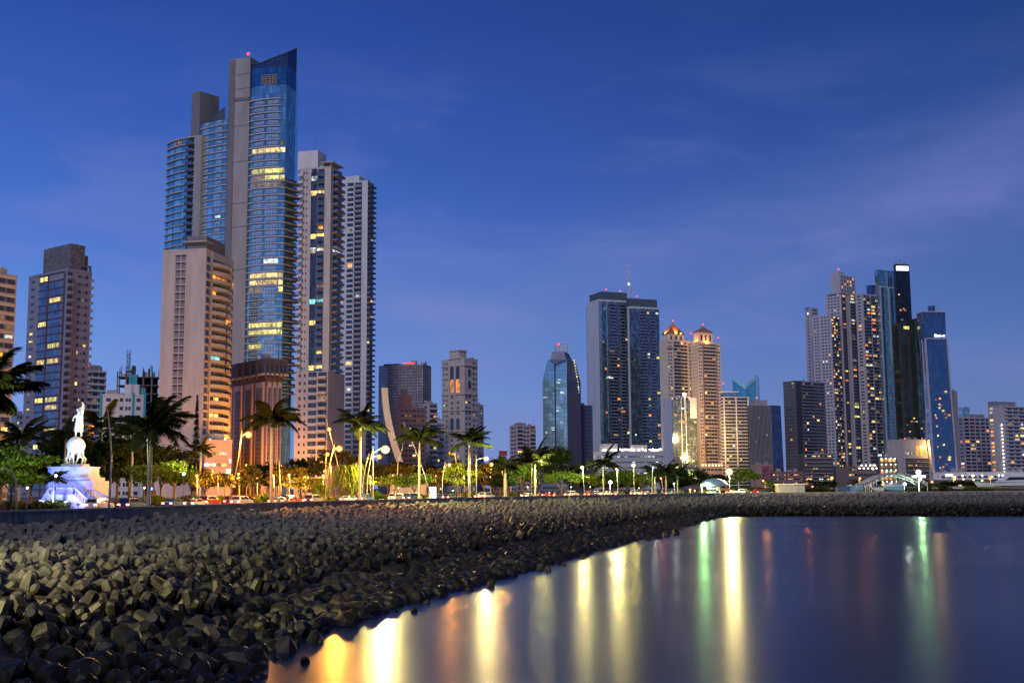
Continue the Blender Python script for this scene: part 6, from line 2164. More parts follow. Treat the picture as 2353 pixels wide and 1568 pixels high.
for i, (px, pt_) in enumerate(((-40, 1035), (70, 1040), (120, 1030), (215, 1020), (330, 1030), (440, 1058), (545, 1078), (620, 1066), (690, 1050), (840, 1052), (915, 1060), (985, 1064), (1060, 1056), (1130, 1052), (1195, 1060), (1235, 1050), (1330, 1072), (1390, 1090), (1440, 1092), (1560, 1095), (1630, 1098))):
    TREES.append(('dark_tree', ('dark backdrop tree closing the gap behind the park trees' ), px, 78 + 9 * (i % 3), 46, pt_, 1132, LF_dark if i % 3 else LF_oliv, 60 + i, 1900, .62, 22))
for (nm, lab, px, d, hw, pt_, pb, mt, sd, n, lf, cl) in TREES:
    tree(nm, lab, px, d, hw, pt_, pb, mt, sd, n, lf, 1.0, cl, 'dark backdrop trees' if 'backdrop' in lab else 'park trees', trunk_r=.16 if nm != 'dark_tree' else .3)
def conifer():
    p = inland(447, 62)
    root = empty('conifer', (p.x, p.y, GZ), 0, 'narrow pointed conifer in front of the cream tower wall', 'tree', 'park trees')
    zt = ZA(908, p.x, p.y) - GZ; k = p.y / FL
    rg = np.random.default_rng(5)
    n = 2600
    t = rg.uniform(0, 1, n) ** .75
    zq = 3 + (zt - 3) * ((1 - t) * .6 + np.round((1 - t) * 14) / 14 * .4 + rg.normal(scale=.012, size=n))
    rad = 16 * k * (1 - (zq - 3) / (zt - 3) * .96) * np.sqrt(rg.uniform(.12, 1, n))
    an = rg.uniform(0, 6.283, n)
    Q = np.c_[np.cos(an) * rad, np.sin(an) * rad, zq - rad * .12]
    a = np.c_[np.cos(an), np.sin(an), -.25 + rg.normal(scale=.3, size=n)]; b_ = np.c_[-np.sin(an), np.cos(an), np.zeros(n)]
    V = np.stack([Q - a * .4, Q - b_ * .16, Q + a * .4, Q + b_ * .16], 1).reshape(-1, 3)
    link('crown', np_mesh('crown', V, np.arange(4 * n).reshape(-1, 4), LF_dark), root)
    MB().tube([(0, 0, 0), (0, 0, zt * .97)], [.3, .05], 8).build('trunk', M_bark, root)
conifer()
def shrubs():
    """Low planting along the avenue: each shrub an object, three meshes shared."""
    ms = []
    for s, mt in enumerate((LF_mid, LF_oliv, LF_yel)):
        rg = np.random.default_rng(40 + s)
        n = 420
        v = rg.normal(size=(n, 3)); v /= np.linalg.norm(v, axis=1)[:, None]
        Q = v * rg.uniform(.5, 1, n)[:, None] * [1.25, 1.0, .6] + [0, 0, .55]
        a = rg.normal(size=(n, 3)); a /= np.linalg.norm(a, axis=1)[:, None]
        b_ = np.cross(a, v); b_ /= np.linalg.norm(b_, axis=1)[:, None] + 1e-6
        V = np.stack([Q - a * .22, Q - b_ * .1, Q + a * .22, Q + b_ * .1], 1).reshape(-1, 3)
        ms.append(np_mesh('shrub', V, np.arange(4 * n).reshape(-1, 4), mt))
    r = random.Random(9)
    for i in range(64):
        px = -20 + 1680 * (i + r.random() * .6) / 64
        p = inland(px, r.uniform(25, 29))
        o = link('shrub', ms[i % 3])
        s = r.uniform(.8, 1.5)
        o.location, o.scale, o.rotation_euler = p, (s * 1.3, s, s * r.uniform(.8, 1.3)), (0, 0, r.uniform(0, 6))
        tag(o, 'low leafy shrub in the planting strip beyond the avenue', 'shrub', 'shrubs along the avenue')
    for i in range(40):
        px = 1640 + 720 * (i + r.random() * .6) / 40
        p = inland(px, r.uniform(44, 60))
        o = link('shrub', ms[i % 2])
        s = r.uniform(1.2, 2.2)
        o.location, o.scale, o.rotation_euler = p, (s * 1.5, s, s), (0, 0, r.uniform(0, 6))
        tag(o, 'dark low shrub in the hedge line behind the breakwater boatyard', 'shrub', 'hedge shrubs behind the boatyard')
shrubs()
# ================================================================== street lamps
M_pole = plain('lamp_pole_paint', (0.17, 0.16, 0.15), .5, .2, var=.1)
COLS = {'orange': (1.0, 0.36, 0.045), 'amber': (1.0, .50, .12), 'white': (1.0, .83, .26), 'cool': (.95, 1.0, .85), 'green': (.45, 1.0, .35), 'blue': (.15, .25, 1.0), 'red': (1, .2, .08)}
GLOW = {'orange': emit('sodium_globe', (1.0, .40, .04), 2.7), 'amber': emit('amber_globe', (1, .52, .12), 2.6), 'white': emit('metal_halide_globe', (1, .93, .50), 4),
        'cool': emit('cool_globe', (.95, 1.0, .88), 8), 'green': emit('green_globe', (.4, 1.0, .3), 5), 'blue': emit('blue_globe', (.12, .2, 1.0), 6), 'red': emit('red_globe', (1, .25, .08), 2.5)}
def halo_globe(name, col, s, mixf=.5):  # see-through shell that emits; its glow stands in for glare round the bulb
    m = bpy.data.materials.new(name)
    m.use_nodes = True
    nt = m.node_tree
    nt.nodes.clear()
    e = nn(nt, 'ShaderNodeEmission', i_1=s)
    e.inputs[0].default_value = (*col, 1)
    t = nn(nt, 'ShaderNodeBsdfTransparent')
    mx = nn(nt, 'ShaderNodeMixShader', i_0=mixf)
    nt.links.new(t.outputs[0], mx.inputs[1]); nt.links.new(e.outputs[0], mx.inputs[2])
    out = nn(nt, 'ShaderNodeOutputMaterial')
    nt.links.new(mx.outputs[0], out.inputs[0])
    m.cycles.emission_sampling = 'NONE'
    return m
SHELL = {'orange': halo_globe('sodium_halo_glass', (1, .26, .02), 1.5), 'amber': halo_globe('amber_halo_glass', (1, .36, .05), 1.4), 'white': halo_globe('halide_halo_glass', (1, .85, .25), 1.6), 'red': halo_globe('red_halo_glass', (1, .1, .02), 1.2)}
BULB = {'orange': emit('sodium_bulb', (1, .62, .12), 9), 'amber': emit('amber_bulb', (1, .7, .25), 9), 'white': emit('halide_bulb', (1, .96, .7), 14), 'red': emit('red_bulb', (1, .4, .15), 6)}
def street_lamp(label, gx, gy, bx, d, col, power, r=.35, tip=None, bend=0.0, pole=True, rad=.085, below=.55, group='street lamps', size=.28, Y=None):
    """A slender, slightly bowed pole with an arm out to its globe; gx, gy where the globe shows, bx the foot of the pole."""
    f = inland(bx, d)
    if Y:
        f = Vector((XA(bx, Y), Y, GZ)); r *= 2.0; power *= 7; rad *= 2
    Y = f.y
    root = empty('street_lamp', tuple(f), 0, label, 'street lamp', group)
    X0 = XA(gx, Y, 5)
    z = ZA(gy, X0, Y)
    X = XA(gx, Y, z) - f.x
    h = z - GZ
    if pole:
        if tip:
            tz = ZA(tip[1], f.x, Y) - GZ
            tx = XA(tip[0], Y, tz + GZ) - f.x
        else:
            tx, tz = X * .75, h + .25
        pts = [(tx * t + bend * math.sin(math.pi * t), 0, tz * t) for t in [i / 10 for i in range(11)]]
        MB().tube(pts, [rad * (1.25 - .6 * i / 10) for i in range(11)], 8).build('pole', M_pole, root, True)
        if abs(X - tx * min(1, h / tz)) > .2:
            k = min(10, int(10 * h / tz)) if tz > h else 10
            s = pts[k]
            a = MB().tube([s, ((s[0] + X) / 2, 0, max(s[2], h) + .12), (X, 0, h + r * .8)], [.06, .05, .04], 6)
            a.build('arm', M_pole, root, True)
    hd = MB().ball((X, 0, h), r * 1.3 if col in SHELL else r, n=14, k=10, sq=(1, 1, .9)).build('globe', SHELL.get(col) or GLOW[col], root, True)
    if col in SHELL:
        MB().ball((X, 0, h), r * .78, n=12, k=8).build('bulb', BULB[col], hd, True)
    MB().lathe([(r * .3, h + r * .86), (r * .55, h + r * .95), (r * .2, h + r * 1.25)], 10, (X, 0)).build('cap', M_steel, root)
    if power:
        l = bpy.data.lights.new('lamp', 'POINT')
        l.energy = power
        l.color = COLS[col]
        l.shadow_soft_size = size
        o = bpy.data.objects.new('lamp', l)
        COL.objects.link(o)
        o.parent = root
        o.location = (X, -.8, h - r - below)
    return root
street_lamp('big orange sodium street lamp on a leaning pole left of the golden palm', 571, 998, 522, 7.0, 'orange', 32000, .50, tip=(556, 985), bend=.3)
street_lamp('big orange sodium street lamp just above the drooping palm bush', 779, 1030, 744, 7.4, 'orange', 32000, .54, tip=(770, 1012), bend=-.25)
street_lamp('smaller high orange lamp on a pole leaning left above the brown office', 756, 986, 793, 20, 'orange', 4000, .38, tip=(744, 945), bend=.3)
street_lamp('brilliant white yellow lamp on the tall straight pole by the white blade monument', 885, 1032, 857, 7.2, 'white', 60000, .70, tip=(857, 1028))
street_lamp('orange lamp just below the brilliant white yellow one', 871, 1049, 843, 12, 'orange', 4500, .45, tip=(857, 1030), bend=-.4)
street_lamp('small amber lamp on the thin pole left of the tall white lamp', 845, 1052, 832, 16, 'amber', 700, .22, tip=(848, 1040), bend=-.4)
street_lamp('orange lamp on the bent pole in front of the ornate cream tower', 1035, 1041, 1052, 26, 'orange', 4500, .42, tip=(1042, 1020), bend=.3)
street_lamp('amber lamp on the curved pole right of the advertisement panel', 1032, 1067, 1018, 16, 'amber', 2500, .36, tip=(1024, 1058), bend=-.5)
street_lamp('white yellow double arm lamp right of the yellow palm trunk', 1117, 1053, 1094, 8.5, 'white', 24000, .46, tip=(1094, 1045))
street_lamp('orange lamp just right of the double arm lamp', 1129, 1066, 1126, 30, 'orange', 4000, .46)
street_lamp('orange lamp behind the fronds of the short swollen palm', 1151, 1072, 1158, 32, 'orange', 4500, .46)
street_lamp('tall bent white pole without a lit lamp beside the advertisement panel', 942, 985, 993, 9.5, 'cool', 0, .16, tip=(926, 968), bend=.5, rad=.11)
street_lamp('cool white lamp above the twin poles by the leaning palm', 1243, 1059, 1221, 8.4, 'white', 20000, .22, tip=(1222, 1062))
street_lamp('pale pole standing close beside the leaning palm trunk', 1231, 1066, 1228, 12, 'cool', 0, .14, rad=.14)
street_lamp('white yellow lamp at the right side of the biggest dark tree', 1337, 1073, 1343, 12, 'white', 15000, .42)
street_lamp('white lamp right of the lone palm crown', 1417, 1077, 1420, 12, 'white', 17000, .42)
street_lamp('glaring low white lamp right of the lone palm trunk', 1402, 1107, 1402, 9, 'cool', 1300, .5, group='street lamps')
street_lamp('white yellow lamp on the tallest pole in front of the parking podium', 1455, 1068, 1457, 10, 'white', 1800, .5)
street_lamp('slim double pole with small cool lamps left of the promenade palms', 1500, 1073, 1497, 12, 'cool', 500, .2, rad=.14)
street_lamp('small red lamp under the bushy promenade palm', 1518, 1098, 1524, 9, 'red', 500, .32)
street_lamp('small white lamp on a thin stem right of the red lamp', 1548, 1110, 1550, 9, 'cool', 700, .24)
street_lamp('brightest white floodlight on a pole right of the blue tent roof', 1675, 1083, 1676, 12, 'white', 42000, .9)
street_lamp('green lamp at the left corner of the blue tent roof', 1612, 1113, 1612, 8, 'green', 9000, .4)
street_lamp('small bright lamp near the right edge of the lit entrance', 1585, 1124, 1585, 5, 'amber', 600, .3)
street_lamp('blue lamp on a short post beside the near palm trunk', 347, 1122, 345, 11, 'blue', 300, .22, rad=.05)
street_lamp('lamp on a long curved arm left of the near palm, lit at the right arm', 372, 992, 340, 30, 'cool', 900, .2, tip=(338, 1002))

def garden_lamp(label, gx, gy, d, col, power, r):
    """A low park lamp that throws its light up into the tree behind it."""
    f = inland(gx, d)
    h = max(.5, ZA(gy, f.x, f.y) - GZ)
    root = empty('garden_lamp', tuple(f), 0, label, 'garden lamp', 'garden lamps in the park')
    MB().tube([(0, 0, 0), (0, 0, h)], .04, 6).build('post', M_steel, root)
    MB().ball((0, 0, h), r, n=10, k=8).build('globe', GLOW[col], root, True)
    l = bpy.data.lights.new('lamp', 'SPOT')
    l.energy = power * 9; l.color = (.80, 1.0, .42); l.spot_size = math.radians(150); l.spot_blend = .5; l.shadow_soft_size = .2
    o = bpy.data.objects.new('lamp', l)
    COL.objects.link(o); o.parent = root; o.location = (0, -.5, h + r + .2); o.rotation_euler = (math.radians(155), 0, 0)
for (label, gx, gy, bx, d, c, pw, r) in (
 ('orange lamp in front of the salmon podium wall', 486, 1083, 484, 40, 'orange', 3000, .36), ('white garden lamp in front of the lime green tree', 420, 1088, 420, 24, 'cool', 700, .24),
 ('small white garden lamp over the left edge tree', 125, 1092, 125, 22, 'cool', 900, .18),
 ('orange lamp left of the golden palm trunk', 604, 1084, 607, 42, 'orange', 3000, .36), ('orange lamp right of the golden palm trunk', 636, 1081, 640, 44, 'orange', 2600, .36),
 ('bright orange lamp with a thin leaning pole above it', 646, 1085, 646, 36, 'orange', 3500, .44), ('orange lamp in the treetops above the sitting people', 684, 1078, 684, 48, 'orange', 2600, .38),
 ('lowest orange lamp in the treetops above the sitting people', 705, 1088, 706, 48, 'orange', 2600, .34), ('orange lamp on the thin pole before the brown building corner', 752, 1043, 742, 34, 'orange', 3000, .42),
 ('red orange lamp inside the flat green tree', 942, 1099, 942, 30, 'red', 900, .34), ('white garden lamp at the foot of the yellow green tree', 1040, 1126, 1040, 11, 'white', 1800, .16),
 ('white garden lamp by the bright green leafy tree', 1212, 1118, 1212, 14, 'white', 2600, .16), ('white garden lamp under the green lit lower tree', 1312, 1118, 1312, 13, 'white', 2600, .16),
 ('white garden lamp under the yellow green tree by the lone palm', 1356, 1118, 1356, 18, 'white', 2000, .16), ('white garden lamp under the trees by the tall pole', 1468, 1120, 1468, 16, 'white', 2000, .16),
 ('garden lamp in the middle of the left edge tree', 60, 1120, 60, 14, 'white', 1300, .14), ('white garden lamp before the flat green tree', 915, 1120, 915, 13, 'white', 1600, .14), ('white garden lamp before the lime green tree', 330, 1120, 330, 15, 'white', 1600, .14),
 ('small orange lamp in the left corner of the boatyard', 1753, 1104, 1753, 60, 'orange', 800, .34), ('paired orange lamps by the clipped round bush, left one', 1758, 1109, 1758, 50, 'amber', 700, .3),
 ('orange lamp over the white shed', 1853, 1102, 1853, 60, 'red', 900, .4), ('orange lamp just right of the shed roof', 1863, 1101, 1863, 64, 'orange', 900, .38), ('orange lamp in front of the dark banded podium', 1911, 1097, 1911, 64, 'orange', 1400, .48),
 ('orange lamp above the left end of the blue container', 1975, 1098, 1975, 66, 'orange', 900, .36), ('orange lamp left of the boatyard canopy', 1999, 1104, 1999, 62, 'red', 900, .42),
 ('bright white lamp right of the boatyard canopy', 2078, 1111, 2078, 36, 'cool', 1500, .5), ('orange lamp right of the club sign', 2141, 1106, 2141, 60, 'red', 900, .42), ('orange lamp on a leaning pole under the tapered tower', 2192, 1100, 2188, 60, 'orange', 1300, .42),
 ('orange lamp left of the orange pair beyond the boatyard', 2213, 1100, 2213, 72, 'amber', 700, .34), ('orange lamp of the pair beyond the boatyard', 2236, 1101, 2236, 72, 'amber', 700, .34), ('orange lamp beside the yacht bow', 2256, 1103, 2256, 72, 'amber', 700, .34),
 ('tall orange lamp above the yacht bow', 2274, 1099, 2276, 64, 'red', 1200, .44), ('white lamp at the yacht bow', 2279, 1111, 2279, 58, 'cool', 700, .36), ('dim amber lamp behind the yacht cabin', 2320, 1098, 2320, 74, 'amber', 500, .3)):
    if 'garden' in label:
        garden_lamp(label, gx, gy, d, c, pw, r)
    else:
        street_lamp(label, gx, gy, bx, d, c, pw, r, rad=.06, Y=None if d < 36 or gx > 800 else 375 + (int(gx) % 5) * 3)
def assumed_flood_mast():
    # assumed floodlight, added out of view at the left; its yellow light rakes the blocks
    r = empty('assumed_floodlight_mast', (-58, 44, GZ), 0, 'assumed tall floodlight mast beyond the left frame edge raking yellow light over the tetrapods', 'floodlight')
    MB().tube([(0, 0, 0), (0, 0, 13)], [.2, .12], 8).build('pole', M_pole, r)
    MB().box(-.5, .5, -.3, .3, 13, 13.7).build('housing', M_steel, r)
    l = bpy.data.lights.new('lamp', 'SPOT'); l.energy = 400000; l.color = (1.0, .84, .36); l.spot_size = math.radians(62); l.spot_blend = .9; l.shadow_soft_size = .35
    o = bpy.data.objects.new('lamp', l); COL.objects.link(o); o.parent = r; o.location = (.9, .5, 13.2)
    o.rotation_euler = (Vector((-22, 86, -5)) - Vector((-57.1, 44.5, GZ + 13.2))).to_track_quat('-Z', 'Y').to_euler()
for i, (px, py, dd) in enumerate(((452, 1092, 34), (500, 1090, 36), (548, 1088, 38), (590, 1094, 33), (628, 1092, 36), (664, 1090, 38), (700, 1096, 33), (742, 1092, 36), (800, 1088, 40), (850, 1094, 33), (902, 1092, 38), (948, 1094, 34), (1000, 1090, 38), (1066, 1092, 36), (1126, 1094, 36), (1172, 1096, 34))):
    street_lamp('added orange sodium lamp of the park avenue half hidden among the trees', px, py, px + 2, dd, 'orange', 17000 if px < 860 else 7000, .28, rad=.06, group='added avenue lamps among the trees')  # added to light the trees orange; their places are assumed
for i, (px, py, Y) in enumerate(((566, 1068, 436), (604, 1074, 432), (646, 1070, 436), (690, 1066, 520), (724, 1072, 520), (760, 1070, 530), (800, 1072, 640))):
    street_lamp('added tall orange sodium lamp on the city street at the foot of the towers', px, py, px, 30, 'orange', 4500, .22, rad=.07, Y=Y, group='added city street lamps at the towers')  # lamps added at the tower feet for orange light on the walls
assumed_flood_mast()
def bent_pole(label, foot, d, pts, head=None):
    """Unlit bowed pole of the promenade with a lamp arm."""
    f = inland(foot, d)
    root = empty('unlit_pole', tuple(f), 0, label, 'lamp pole')
    W = []
    for px, py in pts:
        zz_ = ZA(py, f.x, f.y); W.append((XA(px, f.y, zz_) - f.x, 0, zz_ - GZ))
    W = [(0, 0, 0)] + W
    MB().tube(W, [.14 - .09 * i / (len(W) - 1) for i in range(len(W))], 8).build('pole', M_pole, root, True)
    if head:
        i, px, py = head
        zz_ = ZA(py, f.x, f.y)
        hx, hz = XA(px, f.y, zz_) - f.x, zz_ - GZ
        MB().tube([W[i], (hx, 0, hz)], .05, 6).build('arm', M_pole, root)
        MB().box(hx - .45, hx + .2, -.15, .15, hz - .08, hz + .1).build('lamp_head', M_steel, root)
bent_pole('tall bowed unlit lamp pole right in front of the monument stairs', 249, 3.5, [(254, 1110), (256, 1050), (254, 1000), (249, 955), (246, 936)], (4, 232, 966))
bent_pole('curved unlit lamp pole with a swan neck at the far left', 38, 6, [(38, 1130), (36, 1100), (28, 1082), (12, 1076)], (4, 0, 1077))
bent_pole('thin leaning pole above the orange lamps right of the golden palm', 646, 36, [(641, 1060), (634, 1040)])
bent_pole('thin bent pole leaning right behind the top of the ornate tower base', 912, 30, [(914, 1060), (924, 1030), (926, 1012)])
# ================================================================== figures
def skin_body(name, joints, edges, mat, parent=None, sub=1, root=0):
    """One continuous surface grown over a skeleton of (x, y, z, radius) joints."""
    me = bpy.data.meshes.new(name)
    me.from_pydata([j[:3] for j in joints], edges, [])
    o = bpy.data.objects.new(name, me)
    COL.objects.link(o)
    m = o.modifiers.new('skin', 'SKIN')
    for v, j in zip(me.skin_vertices[0].data, joints):
        v.radius = (j[3], j[4] if len(j) > 4 else j[3])
        v.use_root = False
    me.skin_vertices[0].data[root].use_root = True
    m.use_smooth_shade = True
    s = o.modifiers.new('sub', 'SUBSURF')
    s.levels = s.render_levels = sub
    bpy.context.view_layer.update()
    dg = bpy.context.evaluated_depsgraph_get()
    res = bpy.data.meshes.new_from_object(o.evaluated_get(dg))
    bpy.data.objects.remove(o)
    res.name = name
    res.materials.clear()
    res.materials.append(mat)
    return res
M_skin = plain('skin', (.32, .20, .14), .6, var=.08)
M_hair = plain('hair', (.02, .016, .012), .6, var=.2)
CLOTH = {n: plain('cloth_' + n, c, .85, var=.15, scale=4) for n, c in (('white', (.55, .55, .55)), ('black', (.02, .02, .022)), ('blue', (.06, .14, .32)), ('red', (.36, .04, .04)), ('grey', (.18, .18, .19)), ('teal', (.05, .22, .24)), ('denim', (.05, .07, .12)), ('khaki', (.24, .19, .12)), ('orange', (.45, .16, .05)))}
def person_meshes(pose):
    """Body, shirt, trousers and hair for a pose; z is up, the person faces +y, feet or seat at z = 0."""
    if pose == 'sit':
        P0, hipz = .0, .12
        pel = (0, 0, hipz); ch = (0, .04, hipz + .42); nk = (0, .05, hipz + .56); hd = (0, .08, hipz + .68); ht = (0, .07, hipz + .80)
        hip = lambda s: (s * .10, .02, hipz); kn = lambda s: (s * .14, .46, hipz + .03); an = lambda s: (s * .13, .50, hipz - .40); to = lambda s: (s * .14, .66, hipz - .45)
        sh = lambda s: (s * .19, .03, hipz + .47); el = lambda s: (s * .25, .08, hipz + .22); wr = lambda s: (s * .14, .30, hipz + .10)
    else:
        hipz = .90
        st = .16 if pose == 'walk' else .0
        pel = (0, 0, hipz); ch = (0, .01, hipz + .42); nk = (0, .02, hipz + .56); hd = (0, .05, hipz + .68); ht = (0, .04, hipz + .80)
        hip = lambda s: (s * .09, 0, hipz - .03); kn = lambda s: (s * .10, .05 + s * st, .48); an = lambda s: (s * .10, -.02 + s * st * 1.7, .09); to = lambda s: (s * .12, .15 + s * st * 1.7, .04)
        sh = lambda s: (s * .19, 0, hipz + .47); el = lambda s: (s * .25, -.03 - s * st * .6, hipz + .20); wr = lambda s: (s * .24, .06 - s * st, hipz - .04)
    J, E = [], []
    def add(p, r, par=None, r2=None):
        J.append((*p, r, r2 or r))
        if par is not None: E.append((par, len(J) - 1))
        return len(J) - 1
    i0 = add(pel, .13, None, .10)
    mid = add(tuple((a + b) / 2 for a, b in zip(pel, ch)), .12, i0, .09)
    ic = add(ch, .15, mid, .10)
    ik = add(nk, .055, ic)
    ih = add(hd, .085, ik, .095); it = add(ht, .065, ih, .07)
    add((0, hd[1] + .105, hd[2] - .01), .016, ih)                       # nose
    for s in (-1, 1):
        a = add(sh(s), .062, ic); b = add(el(s), .044, a); c = add(wr(s), .030, b)
        d = Vector(wr(s)) - Vector(el(s)); d.normalize()
        h = add(tuple(Vector(wr(s)) + d * .06), .034, c, .018)
        side = Vector((1, 0, 0)) if pose == 'sit' else Vector((0, 1, 0))
        for k, (o_, L) in enumerate(((-.026, .060), (-.009, .074), (.009, .070), (.026, .056))):
            q = Vector(wr(s)) + d * .10 + side * o_
            f1 = add(tuple(q), .010, h); add(tuple(q + d * L + Vector((0, 0, -.012))), .008, f1)
        t = add(tuple(Vector(wr(s)) + d * .05 + side * .045), .011, h); add(tuple(Vector(wr(s)) + d * .085 + side * .06), .009, t)
        a = add(hip(s), .085, i0); b = add(kn(s), .058, a); c = add(an(s), .040, b); add(to(s), .034, c)
    body = skin_body('body', J, E, M_skin)
    def sub(pts, mat, nm, grow):
        JJ, EE = [], []
        for p, r, par in pts:
            JJ.append((*p, r + grow, r * .8 + grow))
            if par is not None: EE.append((par, len(JJ) - 1))
        return skin_body(nm, JJ, EE, mat)
    lerp = lambda p, q, t: tuple(a + (b - a) * t for a, b in zip(p, q))
    shirt = sub([(lerp(pel, ch, .05), .125, None), (lerp(pel, ch, .5), .125, 0), (ch, .15, 1), (lerp(ch, nk, .55), .08, 2)] + [x for s in (-1, 1) for x in ()], CLOTH['white'], 'shirt', .02) if False else None
    pts = [(lerp(pel, ch, .02), .125, None), (lerp(pel, ch, .5), .125, 0), (ch, .15, 1), (lerp(ch, nk, .5), .075, 2)]
    for s in (-1, 1):
        n0 = len(pts)
        pts += [(sh(s), .064, 2), (lerp(sh(s), el(s), .75), .052, n0)]
    shirt = sub(pts, CLOTH['white'], 'shirt', .018)
    pts = [(lerp(pel, ch, .06), .13, None), (pel, .13, 0)]
    for s in (-1, 1):
        n0 = len(pts)
        pts += [(hip(s), .088, 1), (kn(s), .062, n0), (lerp(kn(s), an(s), .9), .050, n0 + 1)]
    trou = sub(pts, CLOTH['denim'], 'trousers', .014)
    hb = MB().ball((0, hd[1] - .022, hd[2] + .045), .108, n=12, k=8, sq=(.92, 1, .95))
    hb.ball((0, hd[1] - .06, hd[2] - .03), .075, n=10, k=6)
    hair = hb.mesh('hair', M_hair, True)
    return body, shirt, trou, hair
POSES = {p: person_meshes(p) for p in ('sit', 'stand', 'walk')}
def person(pose, loc, face, label, top, legs, group=None, s=1.0):
    r = empty('person', loc, face, label, 'person', group)
    r.scale = (s, s, s)
    for nm, me, mt in zip(('body', 'shirt', 'trousers', 'hair'), POSES[pose], (None, CLOTH[top], CLOTH[legs], None)):
        o = link(nm, me, r)
        if mt:
            o.material_slots[0].link = 'OBJECT'
            o.material_slots[0].material = mt
    return r
def on_wall(px, dd=.3):
    return inland(px, dd, TOPZ)
def heading(px, d=0):
    a, b = inland(px - 4, d), inland(px + 4, d)
    return math.atan2((b - a).y, (b - a).x)
for px, lab, t, l in ((661, 'person in black sitting on the sea wall, left of a friend in blue', 'black', 'denim'), (679, 'person in a blue shirt sitting close beside a friend on the sea wall', 'blue', 'khaki'),
                      (641, 'person in white sitting alone on the sea wall left of the seated pair', 'white', 'grey'), (841, 'person in grey sitting on the sea wall beside the grey palm trunk', 'grey', 'denim'),
                      (779, 'person in teal sitting low on the wall under the drooping palm bush', 'teal', 'black'), (1048, 'person in black sitting left of a companion before the yellow green tree', 'black', 'black'),
                      (1059, 'person in red sitting on the wall right of the companion in black', 'red', 'denim'), (1222, 'person in white sitting on the wall at the twin poles', 'white', 'denim'), (1240, 'person in grey sitting on the wall right of the leaning palm', 'grey', 'black')):
    person('sit', on_wall(px), heading(px) + R.uniform(-.2, .2), lab, t, l, 'people sitting on the sea wall', 1.15)
person('stand', inland(433, 2.0, GZ + .14), heading(433) - 1.2, 'person in dark clothes standing behind the sea wall right of the lime green tree', 'black', 'black')
WALK = [('red', 'denim'), ('white', 'black'), ('orange', 'grey'), ('teal', 'khaki'), ('grey', 'denim'), ('red', 'black'), ('white', 'denim'), ('black', 'khaki'), ('orange', 'black'), ('blue', 'grey')]
for i in range(16):
    px = 1478 + 10.5 * i + R.uniform(-4, 4)
    t, l = WALK[i % 10]
    person(('walk', 'stand')[i % 2], inland(px, R.uniform(2, 5.5), GZ + .14), R.uniform(0, 6.2), f'person in {t} top and {l} trousers in the crowd strolling the far promenade', t, l, 'strolling crowd on the far promenade', R.uniform(.95, 1.08))
for i, px in enumerate((1262, 1275, 1300, 1322, 1350, 1372, 1404, 1431, 1452)):
    t, l = WALK[(i * 3 + 1) % 10]
    person(('walk', 'stand')[i % 2], inland(px, R.uniform(2, 5), GZ + .14), R.uniform(0, 6.2), f'person in a {t} top and {l} trousers walking on the promenade near the lone palm', t, l, 'walkers near the lone palm', R.uniform(.95, 1.08))

